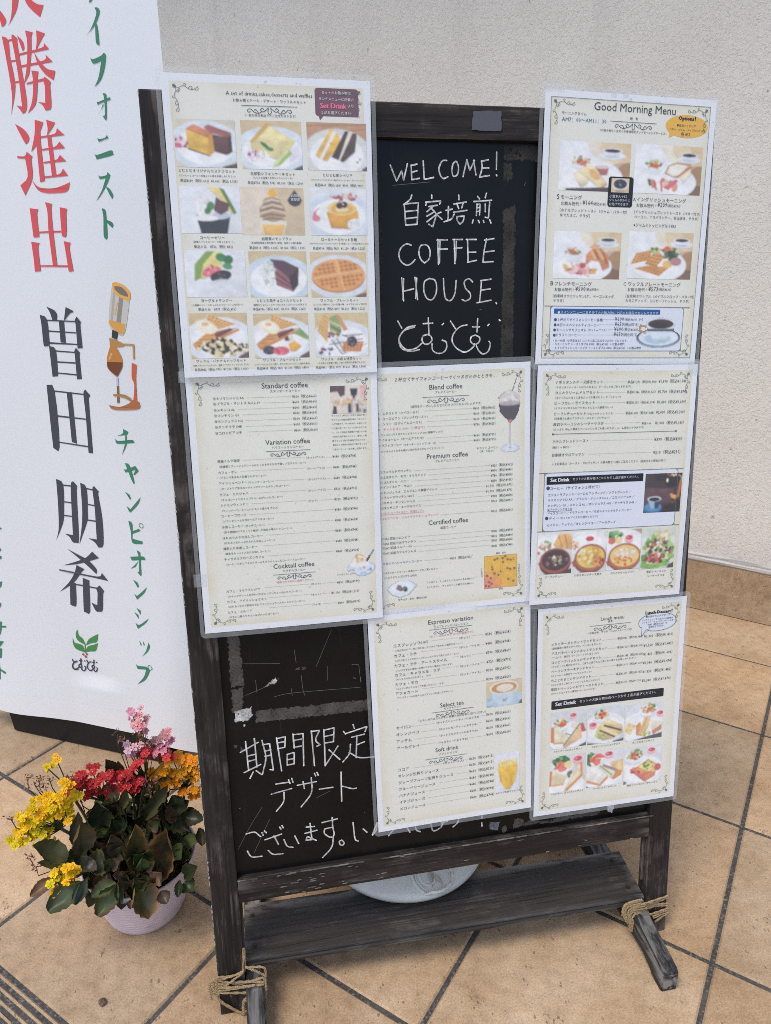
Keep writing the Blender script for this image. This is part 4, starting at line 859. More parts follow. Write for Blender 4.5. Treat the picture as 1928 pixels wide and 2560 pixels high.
def tile_mat(name, k=1.0):
    m, nt, b = mat(name, rough=.72); n = N(nt)
    b.inputs['Specular IOR Level'].default_value = .3
    tc = n('TexCoord'); at = n('Attribute', attribute_name='Col')
    P = tc.outputs['Object']
    n1 = n('TexNoise', {'Vector': P, 'Scale': 7.0, 'Detail': 7.0, 'Roughness': .68}).outputs['Fac']
    n2 = n('TexNoise', {'Vector': P, 'Scale': 55.0, 'Detail': 5.0, 'Roughness': .65}).outputs['Fac']
    n3 = n('TexNoise', {'Vector': P, 'Scale': 420.0, 'Detail': 3.0}).outputs['Fac']
    c = n.ramp(n1, [(.3, (.39 * k, .25 * k, .14 * k)), (.5, (.49 * k, .34 * k, .205 * k)), (.75, (.57 * k, .42 * k, .275 * k))])
    c = n.mix(.45, c, n.ramp(n2, [(.32, g3(.6)), (.5, g3(.98)), (.7, g3(1.22))]), 'MULTIPLY')
    c = n.mix(.5, c, n.ramp(n3, [(.35, g3(.66)), (.62, g3(1.3))]), 'MULTIPLY')
    c = n.mix(1.0, c, at.outputs['Color'], 'MULTIPLY')
    mp = n('Mapping', {'Vector': P, 'Rotation': (0, 0, .9), 'Scale': (1.0, .55, 1.0)})
    wp = n('TexNoise', {'Vector': P, 'Scale': 130.0, 'Detail': 2.0})
    wv = n('VectorMath', {0: mp.outputs[0], 1: wp.outputs['Color']}, operation='MULTIPLY_ADD'); wv.inputs[2].default_value = (0, 0, 0)
    wv.inputs[1].default_value = (1, 1, 1)
    v = n('TexVoronoi', {'Vector': mp.outputs[0], 'Scale': 170.0, 'Randomness': 1.0}, feature='F1')
    dens = n('TexNoise', {'Vector': P, 'Scale': 26.0, 'Detail': 4.0, 'Roughness': .7}).outputs['Fac']
    thr = n.math('MULTIPLY', n.math('SUBTRACT', dens, .45), 2.2)
    pit = n.math('LESS_THAN', n.math('ADD', v.outputs['Distance'], n.math('MULTIPLY', n3, .25)), thr)
    v2 = n('TexVoronoi', {'Vector': mp.outputs[0], 'Scale': 120.0, 'Randomness': 1.0}, feature='F1')
    d2 = n.math('ADD', v2.outputs['Distance'], n.math('MULTIPLY', n2, .35))
    pit2 = n.math('LESS_THAN', d2, n.math('SUBTRACT', n.math('MULTIPLY', dens, .9), .2))
    pits = n.math('MAXIMUM', pit, n.math('MULTIPLY', pit2, .55))
    c = n.mix(n.math('MULTIPLY', pits, .58), c, (.09, .06, .038, 1))
    nt.links.new(c, b.inputs['Base Color'])
    h = n.math('SUBTRACT', n.math('ADD', n.math('MULTIPLY', n2, .7), n.math('MULTIPLY', n3, .35)), n.math('MULTIPLY', pits, .8))
    bp = n('Bump', {'Strength': .5, 'Distance': .0016, 'Height': h}); nt.links.new(bp.outputs[0], b.inputs['Normal'])
    return m
TILE = tile_mat('terracotta stoneware tile')
def grout_mat():
    m, nt, b = mat('grout', rough=.9); n = N(nt); tc = n('TexCoord')
    f = n('TexNoise', {'Vector': tc.outputs['Object'], 'Scale': 260.0, 'Detail': 5.0}).outputs['Fac']
    f2 = n('TexNoise', {'Vector': tc.outputs['Object'], 'Scale': 14.0, 'Detail': 4.0}).outputs['Fac']
    c = n.ramp(f, [(.3, (.035, .032, .029)), (.56, (.075, .07, .064)), (.7, (.24, .21, .18))])
    c = n.mix(n.ramp(f2, [(.45, g3(0)), (.7, g3(.6))]), c, (.12, .1, .085, 1))
    nt.links.new(c, b.inputs['Base Color']); return m
GROUT = grout_mat()
def paving():
    V = []; F = []; cols = []; mids = []
    def quad(pts, mi, col):
        b = len(V); V.extend(pts); F.append((b, b + 1, b + 2, b + 3)); cols.extend([col] * 4); mids.append(mi)
    J = .0034
    def tile(i0, i1, j0, j1, col):      # a tile with a soft arris standing 2.5 mm over its joint
        e = .0025 / TS
        o = [(i0, j0), (i1, j0), (i1, j1), (i0, j1)]; n_ = [(i0 + e, j0 + e), (i1 - e, j0 + e), (i1 - e, j1 - e), (i0 + e, j1 - e)]
        quad([grid(a, b_, 0) for a, b_ in n_], 0, col)
        for k in range(4):
            a, b_ = o[k], o[(k + 1) % 4]; c, d = n_[(k + 1) % 4], n_[k]
            quad([grid(*a, -.0025), grid(*b_, -.0025), grid(*c, 0), grid(*d, 0)], 0, col)
    jj = J / TS
    for i in range(-13, 12):
        for j in range(-12, 5):
            r = random.Random(i * 91 + j * 7); t = r.uniform(.84, 1.08); wm = r.uniform(-.045, .045)
            col = (t * (1 + wm), t, t * (1 - wm), 1)
            if j == -3:                                             # nosing row: four grooves near the step edge
                g = .0065 / TS; js = [-2 - jj, -2.7737 + g / 2, -2.8105, -2.8460, -2.8817, -2.9130]
                tile(i + jj, i + 1 - jj, -2.7737 + g / 2, -2 - jj, col)
                for a, b_ in zip(js[1:], js[2:]):
                    tile(i + jj, i + 1 - jj, b_ + g / 2, a - g * (1 if a == js[1] else .5), col)
                tile(i + jj, i + 1 - jj, -3 + jj, js[-1] - g / 2, col)
            elif j == 2:
                tile(i + jj, i + 1 - jj, j + jj, j + .765, col)
            elif j < 2: tile(i + jj, i + 1 - jj, j + jj, j + 1 - jj, col)
    quad([grid(-13, -12, -.0026), grid(12, -12, -.0026), grid(12, 3, -.0026), grid(-13, 3, -.0026)], 1, (1, 1, 1, 1))
    o = mesh('paving', V, F, [TILE, GROUT], cols=cols, mids=mids)
    return tag(o, 'square terracotta coloured stoneware paving laid on the diagonal', 'paving', kind='structure')
paving()
am, ant, ab = mat('asphalt', (.05, .05, .052, 1), .9)
n = N(ant); tc = n('TexCoord'); f = n('TexNoise', {'Vector': tc.outputs['Object'], 'Scale': 120.0, 'Detail': 6.0}).outputs['Fac']
ant.links.new(n.ramp(f, [(.3, g3(.03)), (.7, g3(.09))]), ab.inputs['Base Color'])
tag(mesh('road', [(-150, -150, -.16), (150, -150, -.16), (150, 150, -.16), (-150, 150, -.16)], [(0, 1, 2, 3)], am), 'grey asphalt road surface beyond the paving', 'road', kind='structure')

def stucco():
    m, nt, b = mat('stucco', rough=.85); n = N(nt); tc = n('TexCoord'); P = tc.outputs['Object']
    b.inputs['Specular IOR Level'].default_value = .2
    n1 = n('TexNoise', {'Vector': P, 'Scale': 85.0, 'Detail': 4.0, 'Roughness': .5, 'Distortion': 1.2}).outputs['Fac']
    n2 = n('TexNoise', {'Vector': P, 'Scale': 330.0, 'Detail': 4.0}).outputs['Fac']
    v = n('TexVoronoi', {'Vector': P, 'Scale': 150.0}, feature='SMOOTH_F1'); v.inputs['Smoothness'].default_value = .6
    big = n('TexNoise', {'Vector': P, 'Scale': 3.0, 'Detail': 5.0}).outputs['Fac']
    crest = n.ramp(n1, [(.42, g3(0)), (.5, g3(1)), (.58, g3(.75))])
    h = n.math('ADD', n.math('MULTIPLY', crest, .8), n.math('ADD', n.math('MULTIPLY', v.outputs['Distance'], .5), n.math('MULTIPLY', n2, .2)))
    bp = n('Bump', {'Strength': .45, 'Distance': .0024, 'Height': h}); nt.links.new(bp.outputs[0], b.inputs['Normal'])
    c = n.mix(n.ramp(big, [(.35, g3(0)), (.7, g3(1))]), (.75, .71, .635, 1), (.80, .77, .70, 1))
    sep = n('SeparateXYZ', {0: P})
    low = n.ramp(n.math('ADD', sep.outputs['Z'], n.math('MULTIPLY', n1, .12)), [(.2, g3(.3)), (.34, g3(0))])
    mp = n('Mapping', {'Vector': P, 'Scale': (7.0, 7.0, .6)})
    run = n.ramp(n('TexNoise', {'Vector': mp.outputs[0], 'Scale': 1.0, 'Detail': 6.0}).outputs['Fac'], [(.52, g3(0)), (.75, g3(.22))])
    c = n.mix(n.math('MAXIMUM', low, run), c, (.42, .39, .34, 1))
    # small dirt specks caught in the texture
    sp = n('TexNoise', {'Vector': P, 'Scale': 46.0, 'Detail': 2.0}).outputs['Fac']
    c = n.mix(n.ramp(sp, [(.71, g3(0)), (.76, g3(.55))]), c, (.2, .19, .18, 1))
    nt.links.new(c, b.inputs['Base Color']); return m
WALL_P = Vector((1.287, .945, 0)); WD = GA.copy(); WN_ = Vector((-WD.y, WD.x, 0))
if (CAM - WALL_P).dot(WN_) < 0: WN_ = -WN_
wmx = Matrix.Identity(4)
for i in range(3): wmx[i][0], wmx[i][1], wmx[i][2] = WD[i], -WN_[i], (0, 0, 1)[i]
wmx.translation = WALL_P
wall = empty('building_wall', mw=wmx)
tag(wall, 'pale rough stucco building wall above a brown tiled skirting', 'wall')
def slab(x0, x1, y0, y1, z0, z1):
    return [(x0, y0, z0), (x1, y0, z0), (x1, y1, z0), (x0, y1, z0), (x0, y0, z1), (x1, y0, z1), (x1, y1, z1), (x0, y1, z1)], [(0, 3, 2, 1), (4, 5, 6, 7), (0, 1, 5, 4), (1, 2, 6, 5), (2, 3, 7, 6), (3, 0, 4, 7)]
L0, L1_ = -4.2, 2.6
mesh('stucco_face', *slab(L0, L1_, .0, .18, .160, 3.2), stucco(), wall)
mesh('unseen_shade_eave', *slab(L0, L1_, -.8, .18, 3.0, 3.18), mat('added shade eave', (.45, .43, .4, 1), .8)[0], wall)  # unseen overhang, added and sized to shade the wall top and rear paving
tm, tnt, tb = mat('base trim', rough=.55); n = N(tnt); tc = n('TexCoord')
mp = n('Mapping', {'Vector': tc.outputs['Object'], 'Scale': (9.0, 60.0, 160.0)})
f = n('TexNoise', {'Vector': mp.outputs[0], 'Scale': 1.0, 'Detail': 6.0}).outputs['Fac']
tnt.links.new(n.ramp(f, [(.35, (.3, .28, .26)), (.6, (.56, .54, .51))]), tb.inputs['Base Color'])
mb = MB()
prof = [(.002, .146), (-.009, .146), (-.011, .149), (-.011, .155), (-.006, .158), (-.006, .163), (-.004, .166), (.002, .168)]
mb.V = [(x, y, z) for x in (L0, L1_) for y, z in prof]; k = len(prof)
mb.F = [(i, i + 1, k + i + 1, k + i) for i in range(k - 1)]
mb.obj('base_trim', tm, wall)
mb = MB(); i0 = 0
off = (WALL_P - grid(0, 0)).dot(GA) / TS
i = -14
while i < 10:
    x0 = (i - off) * TS; r = random.Random(i); t = r.uniform(.88, 1.02)
    if x0 > L0 and x0 + TS < L1_:
        V, F = slab(x0 + .0015, x0 + TS - .0015, -.008, .0, .002, .1455)
        mb.add(V, F, (t, t, t, 1))
    i += 1
SK = tile_mat('skirting tile', .9)
mb.obj('skirting_tiles', SK, wall)
mb = MB(); V, F = slab(L0, L1_, -.005, .1, -.01, .145); mb.add(V, F, (1, 1, 1, 1)); mb.obj('skirting_joint', GROUT, wall)

# ---------------------------------------------------------------- the chalkboard stand
AL = .1333; CA, SA = math.cos(AL), math.sin(AL)
def B(x, h, o=0): return Vector((x, h * SA - o * CA, h * CA + o * SA))
BM = Matrix.Identity(4)                                             # board frame: x along, y up the board, z out to the viewer
for i in range(3): BM[i][0], BM[i][1], BM[i][2] = (1, 0, 0)[i], (0, SA, CA)[i], (0, -CA, SA)[i]
SW, PW, HT, RT, RB0, RB1 = .6447, .0347, 1.1105, 1.0745, .1632, .1982
stand = empty('chalkboard_stand')
tag(stand, 'worn dark wooden chalkboard stand covered with taped menus', 'chalkboard')
def wboard(name, x0, x1, h0, h1, o0, o1, m, bev=.0015, jit=.0004):
    V, F = box(x1 - x0, h1 - h0, o1 - o0, bev, 30, jit)
    return mesh(name, V, F, m, stand, local=BM @ Matrix.Translation(((x0 + x1) / 2, (h0 + h1) / 2, (o0 + o1) / 2)))
W_UP = wood('stained wood up the post', 1, DK, LT, WN, .4)
posts = [wboard('post', 0, PW, 0, HT + .002, -.022, 0, W_UP, .0018, .0007), wboard('post', SW - PW, SW, 0, HT, -.022, 0, W_UP, .0018, .0007)]
for q in posts:                                                     # the moulded groove along the inner side of each post
    s_ = 1 if q is posts[0] else -1
    V, F = box(.004, HT - .17, .005, .001, 10, .0001)
    c0 = LOCAL[q.name].inverted() @ BM @ Matrix.Translation(((PW + .0015) if s_ > 0 else SW - PW - .0015, HT / 2, -.012))
    mesh('bead_moulding', V, F, W_UP, q, local=c0)
rail_t = wboard('rail', PW, SW - PW, RT, HT - .001, -.021, -.0008, W_X)
rail_b = wboard('rail', PW, SW - PW, RB0, RB1, -.021, -.0008, W_X)
def chalkboard_mat():
    m, nt, b = mat('blackboard paint', rough=.42); n = N(nt); tc = n('TexCoord'); P = tc.outputs['Object']
    f = n('TexNoise', {'Vector': P, 'Scale': 14.0, 'Detail': 8.0, 'Roughness': .7}).outputs['Fac']
    c = n.ramp(f, [(.3, (.0042, .0042, .0044)), (.6, (.007, .007, .0075)), (.8, (.016, .016, .0165))])
    mp = n('Mapping', {'Vector': P, 'Rotation': (0, 0, .5), 'Scale': (300.0, 12.0, 12.0)})
    f2 = n('TexNoise', {'Vector': mp.outputs[0], 'Scale': 1.0, 'Detail': 4.0}).outputs['Fac']
    c = n.mix(n.ramp(f2, [(.68, g3(0)), (.78, g3(.35))]), c, (.06, .06, .065, 1))
    nt.links.new(c, b.inputs['Base Color'])
    nt.links.new(n.ramp(f, [(.3, g3(.22)), (.7, g3(.4))]), b.inputs['Roughness'])
    b.inputs['Specular IOR Level'].default_value = .24
    bp = n('Bump', {'Strength': .08, 'Distance': .001, 'Height': f}); nt.links.new(bp.outputs[0], b.inputs['Normal'])
    return m
V, F = slab(PW - .002, SW - PW + .002, RB1 - .004, RT + .004, -.015, -.0085)
panel = mesh('blackboard', V, F, chalkboard_mat(), stand, local=BM)
tagm = MB(); 
def chalk_col(): 
    t = random.uniform(.72, .9); return (t, t, t * .97, 1)
for li, st in enumerate(CHALK):
    wd, body = st.split('|'); wd = float(wd) / 1000
    mb = tagm
    ST = [pts2(q) for q in body.split(';')]
    for cl in clusters([bbox(p) for p in ST], .003):
        mb = MB()
        for k in cl: mb.ribbon(ST[k], wd * (.92 if li else .8), -.0082 + random.uniform(0, .0001), chalk_col(), None, .75)
        mb.obj('chalk_character', CHALKM, panel)
# a few clear dots
def blob(mb, x, y, r, z, col):
    mb.add([(x + r * math.cos(t * .7), y + r * math.sin(t * .7), z) for t in range(9)], [tuple(range(9))], col)
mb = MB()
for st in SCRATCH:
    wd, body = st.split('|'); wd = float(wd) / 1000
    for s in body.split(';'): mb.ribbon(pts2(s), wd * .5, -.0083, (.2, .2, .2, 1) if wd < .002 else (.6, .58, .54, 1))
mb.obj('scratch_stains', CHALKM, panel)
RC = dict(t=(.045, .041, .036, 1), d=(.03, .028, .026, 1), g=(.085, .076, .066, 1), w=(.5, .5, .48, 1), b=(.1, .07, .05, 1), s=(.16, .17, .19, 1))
mb = MB()
def inside(x, y, P):
    r = False; j = len(P) - 1
    for i in range(len(P)):
        if (P[i][1] > y) != (P[j][1] > y) and x < (P[j][0] - P[i][0]) * (y - P[i][1]) / (P[j][1] - P[i][1]) + P[i][0]: r = not r
        j = i
    return r
for ri, rs in enumerate(RESIDUE):
    cov, col, body = rs.split('|'); P = pts2(body); cov = float(cov); q = .0011
    xs = [p[0] for p in P]; ys = [p[1] for p in P]
    ny = int((max(ys) - min(ys)) / q) + 2; nx = int((max(xs) - min(xs)) / q) + 2
    for a in range(-1, nx):
        for b_ in range(-1, ny):
            x, y = min(xs) + a * q, min(ys) + b_ * q
            wx = x + .0022 * noise.noise(Vector((x * 260, y * 260, ri))); wy = y + .0022 * noise.noise(Vector((x * 260, y * 260, ri + 9)))
            if not inside(wx, wy, P): continue
            f = noise.fractal(Vector((x * 120, y * 70, ri * 3.3)), 1, 2, 4) * .6 + .5
            if f > cov + .06: continue
            t = 1 + .6 * noise.noise(Vector((x * 500, y * 500, ri))) + (.5 * noise.noise(Vector((x * 70, y * 70, ri))))
            c = tuple(max(.01, v * t) for v in RC[col][:3]) + (1,)
            mb.add([(x, y, -.0083), (x + q, y, -.0083), (x + q, y + q, -.0083), (x, y + q, -.0083)], [(0, 1, 2, 3)], c)
mb.obj('glue_stains', CHALKM, panel)
# grey tape patch on the upper rail, small chips of bare wood on the lower one
def patch(name, pts, o, col, parent, m=CHALKM, jit=.0006):
    V = []
    for a, b_ in zip(pts, pts[1:] + pts[:1]):
        for k in range(8):
            t = k / 8; V.append((a[0] + (b_[0] - a[0]) * t + random.uniform(-jit, jit), a[1] + (b_[1] - a[1]) * t + random.uniform(-jit, jit)))
    mb = MB(); mb.poly(V, o, col); 
    return mb.obj(name, m, parent, local=LOCAL[parent.name].inverted() @ BM)
patch('tape_patch', [(.3475, 1.0835), (.3815, 1.0835), (.3818, 1.1035), (.3495, 1.1030)], .0006, hx('5c5e65'), rail_t)
mb = MB()
for k in range(34):
    x = random.choice([random.gauss(.12, .03), random.uniform(.05, .6)]); h = random.uniform(RB0 + .002, RB1 - .002)
    a, b_ = random.uniform(.0015, .005), random.uniform(.0004, .0011); t = random.uniform(.14, .3)
    mb.add([(x - a, h - b_, .0003), (x + a * .7, h - b_ * .8, .0003), (x + a, h + b_ * .6, .0003), (x - a * .6, h + b_, .0003)], [(0, 1, 2, 3)], (t, t * .9, t * .8, 1))
x = PW
while x < SW - PW:                                                  # dusty ledge along the top of the lower rail
    a = random.uniform(.003, .012); f = noise.noise(Vector((x * 22, 0, 0)))
    if f > -.25:
        t = random.uniform(.1, .3) * (1 if f > .1 else .6); mb.add([(x, RB1 - .0022, .0004), (x + a, RB1 - .0026 + random.uniform(-.0006, .0006), .0004), (x + a, RB1 - .0004, .0004), (x, RB1 - .0004, .0004)], [(0, 1, 2, 3)], (t, t * .93, t * .84, 1))
    x += a
mb.obj('worn_stains', CHALKM, rail_b, local=LOCAL[rail_b.name].inverted() @ BM)
# chips down the outer arris of the left post
mb = MB(); h = .02
while h < HT:
    a = random.uniform(.002, .01); f = noise.noise(Vector((0, h * 30, 4)))
    if f > -.05:
        t = random.uniform(.25, .5); wch = random.uniform(.0005, .0016)
        mb.add([(-.0003, h, .0004), (wch, h + a * .3, .0004), (wch * .7, h + a, .0004), (-.0003, h + a * .9, .0004)], [(0, 1, 2, 3)], (t, t * .95, t * .85, 1))
    h += a * 1.3
for (x, h, a, b_) in [(.004, .28, .0013, .004), (.026, .55, .0012, .003), (.021, .83, .004, .022), (.018, .80, .003, .012), (.024, 1.04, .002, .01)]:
    pass
mb.obj('worn_stains', CHALKM, posts[0], local=LOCAL[posts[0].name].inverted() @ BM)
# shelf plank with a moulded front edge, on the feet
ZS = .065
def shelf():
    fl, fr, bl, br = (.0362, .0215), (.6075, .0100), (.0375, .1085), (.6135, .0945)
    prof = [(0, 0), (.0015, .0012), (.0025, .003), (.0008, .0055), (.0035, .008), (.0035, .0115), (.001, .013)]   # (forward, down)
    V = []; F = []; NX = 40
    rows = [('b', 0)] + [('m', t) for t in (.25, .5, .75)] + [('p', k) for k in range(len(prof))] + [('u', 0)]
    for i in range(NX + 1):
        t = i / NX
        f = Vector(fl).lerp(Vector(fr), t); b_ = Vector(bl).lerp(Vector(br), t)
        for kd, a in rows:
            jz = .0004 * noise.noise(Vector((t * 60, len(V) * .3, 0)))
            if kd == 'b': V.append((b_.x, b_.y, ZS + jz))
            elif kd == 'm': p = b_.lerp(f, a); V.append((p.x, p.y, ZS + jz))
            elif kd == 'p': V.append((f.x, f.y - prof[a][0] + jz, ZS - prof[a][1]))
            else: V.append((b_.x, b_.y, ZS - .013))
    R = len(rows)
    for i in range(NX):
        for k in range(R):
            k2 = (k + 1) % R; F.append((i * R + k, i * R + k2, (i + 1) * R + k2, (i + 1) * R + k))
    F.append(tuple(range(R))[::-1]); F.append(tuple(range(NX * R, NX * R + R)))
    return mesh('shelf', V, F, W_S, stand)
sh = shelf()
SCM = mat('dull screw', (.05, .048, .045, 1), .45, Metallic=.9)[0]
for x, y in ((.047, .088), (.049, .040), (.594, .080), (.592, .028)):
    mb = MB(); mb.add([(x + .0036 * math.cos(t * math.pi / 8), y + .0036 * math.sin(t * math.pi / 8), ZS + .0004) for t in range(16)] + [(x, y, ZS + .001)], [(t, (t + 1) % 16, 16) for t in range(16)])
    for a in (0, 1):
        dx, dy = (.0022, .0005) if a else (.0005, .0022)
        mb.add([(x - dx, y - dy, ZS + .0011 + a * .00005), (x + dx, y - dy, ZS + .0011 + a * .00005), (x + dx, y + dy, ZS + .0011 + a * .00005), (x - dx, y + dy, ZS + .0011 + a * .00005)], [(0, 1, 2, 3)])
    mb.obj('screw', SCM, sh)
def foot(x0, x1, yend):
    prof = [(yend, 0), (yend, .029), (yend + .006, .034), (-.01, .047), (.02, .051), (.235, .051), (.24, .045), (.24, 0), (.205, 0), (.195, .012), (yend + .052, .012), (yend + .03, .006), (yend + .025, 0)]
    bm = bmesh.new()
    vs = [bm.verts.new((x0, y, z)) for y, z in prof]; f = bm.faces.new(vs)
    r = bmesh.ops.extrude_face_region(bm, geom=[f]); bmesh.ops.translate(bm, vec=(x1 - x0, 0, 0), verts=[g for g in r['geom'] if isinstance(g, bmesh.types.BMVert)])
    bmesh.ops.recalc_face_normals(bm, faces=bm.faces)
    bmesh.ops.bevel(bm, geom=bm.edges[:], offset=.0014, segments=2, affect='EDGES')
    bm.verts.index_update(); V = [v.co.copy() for v in bm.verts]; F = [[v.index for v in q.verts] for q in bm.faces]; bm.free()
    cx = (x0 + x1) / 2
    return mesh('foot', [(v.x - cx, v.y, v.z) for v in V], F, W_Y, stand, local=Matrix.Translation((cx, 0, 0)))
feet = [foot(.0355, .0590, -.094), foot(.5865, .6095, -.086)]
V, F = box(.535, .03, .03); mesh('crossbar', V, F, W_X, stand, local=Matrix.Translation((.323, .2, .03)))
JU = MB
jm, jnt, jb = mat('jute', rough=.95); n = N(jnt); tc = n('TexCoord')
f = n('TexNoise', {'Vector': tc.outputs['Object'], 'Scale': 900.0, 'Detail': 3.0}).outputs['Fac']
jnt.links.new(n.ramp(f, [(.3, (.17, .105, .05)), (.5, (.36, .25, .13)), (.7, (.52, .4, .24))]), jb.inputs['Base Color'])
for ti, tw in enumerate(TWINE):
    mb = MB()
    for s in tw.split(';'):
        p = [Vector(q) for q in pts2(s)]; lp = smooth_line(p, 8)
        for ph in (0, math.pi):                                     # two plies twisted round each other
            q = []
            for i, a in enumerate(lp):
                a = Vector(a); d = Vector(lp[min(i + 1, len(lp) - 1)]) - Vector(lp[max(i - 1, 0)])
                d = d.normalized() if d.length else Vector((1, 0, 0)); e = d.orthogonal().normalized(); g = d.cross(e)
                an = i * 1.1 + ph; q.append(a + (e * math.cos(an) + g * math.sin(an)) * .0007)
            mb.tube(q, .00105, 5)
        for k in range(5 if ti == 0 else 12):                       # loose fibres
            a = Vector(random.choice(lp)); d = Vector((random.uniform(-1, 1), random.uniform(-1, .2), random.uniform(-1, 1))) * random.uniform(.002, .007)
            mb.tube([a, a + d * .5 + Vector((0, 0, random.uniform(-.001, .001))), a + d], .00009, 3)
    mb.obj('twine_lashing', jm, stand)

# ---------------------------------------------------------------- menu sheets
FILM, fnt, fb = mat('laminating film', (.75, .78, .8, 1), .22)
tr = fnt.nodes.new('ShaderNodeBsdfTransparent'); mxn = fnt.nodes.new('ShaderNodeMixShader'); mxn.inputs[0].default_value = .13
fnt.links.new(tr.outputs[0], mxn.inputs[1]); fnt.links.new(fb.outputs[0], mxn.inputs[2]); fnt.links.new(mxn.outputs[0], fnt.nodes['Material Output'].inputs[0])
INK = dict(k='47525a', r='d8848c', b='3f71a6', w='e4e6ea', p='ee7f96', n='2f3a58', K='26282e')
PAN = dict(m='7e5f69', y='ecba5a', o='e4e9f3', K='2a2c33', B='2c5f9a')
def rrect(x0, y0, x1, y1, r, k=6):
    P = []
    for cx, cy, a0 in ((x1 - r, y1 - r, 0), (x0 + r, y1 - r, 90), (x0 + r, y0 + r, 180), (x1 - r, y0 + r, 270)):
        for i in range(k + 1): a = rad(a0 + 90 * i / k); P.append((cx + r * math.cos(a), cy + r * math.sin(a)))
    return P
# printed photographs, painted as small colour rasters -----------------------------------------------------------------
def plate(cx, cy, rx, ry, c='eff1f1'): return f'e {cx} {cy} {rx} {ry} 0 d3d8da;e {cx} {cy-.01} {rx} {ry} 0 {c};e {cx} {cy} {rx*.78} {ry*.76} 0 f7f8f7;'
def cup(cx, cy, s): return f'e {cx} {cy+.75*s} {1.35*s} {.55*s} 0 b9c4d0;e {cx} {cy+.72*s} {1.35*s} {.52*s} 0 e6ebf0;e {cx} {cy+.78*s} {.75*s} {.26*s} 0 c9d1da;p e3e8ee {cx-s},{cy} {cx+s},{cy} {cx+.62*s},{cy+.75*s} {cx-.5*s},{cy+.75*s};e {cx} {cy} {s} {.36*s} 0 f1f3f6;e {cx} {cy+.02*s} {.82*s} {.27*s} 0 3a2c2a;'
def salad(cx, cy, s, bowl=1): return (f'e {cx} {cy+.45*s} {1.05*s} {.75*s} 0 dfe3e8;e {cx} {cy+.2*s} {1.08*s} {.7*s} 0 f0f2f4;' if bowl else '') + f's {cx} {cy} {.9*s} {.6*s} 46 {.2*s} b9cf8e,7da356,e6d7a0,d9a06a,4f7a44,f0e8d0;s {cx+.1*s} {cy+.15*s} {.45*s} {.3*s} 9 {.22*s} e5533f,ee7358,d8473a;'
def sauce(cx, cy, s): return f'e {cx} {cy+.3*s} {s} {.9*s} 0 e9b9bb;e {cx} {cy} {s} {.62*s} 0 f3dfe0;e {cx} {cy+.05*s} {.8*s} {.46*s} 0 d8475a;e {cx-.3*s} {cy} {.2*s} {.1*s} 0 f6c9cf;'
def wfl(q, n_=6, m_=5, c='e3ac66', g='b9743a'): return f'w {q} {n_} {m_} {c} {g};'
def toastbg(): return 'b f0f1f3;e 1 0 .62 .5 0 efe6d2;e 1 .05 .45 .42 0 e6d2ac;p e0c79a .8,0 1,0 1,.4 .88,.34;e 1.02 1 .62 .62 0 c9b4a2;e 1.02 1 .5 .5 0 a4846a;e 1.04 1.04 .42 .4 0 84664e;e .98 .6 .16 .2 .4 b08a62;'
WB = wfl('.03,.68 .3,.42 .85,.32 .12,.72', 9, 4) + 'p d98d4a .03,.68 .12,.72 .85,.34 .86,.39 .1,.82;' + wfl('.28,.28 .33,.02 .8,.25 .5,.36', 7, 4, 'eec07c', 'c88a48') + 'e .28 .3 .2 .14 .3 f6ecd0;e .27 .27 .14 .09 .3 fdf6e4;e .27 .24 .06 .04 0 e9bf7d;p 7a4440 .42,.45 .7,.33 .75,.38 .45,.56;'
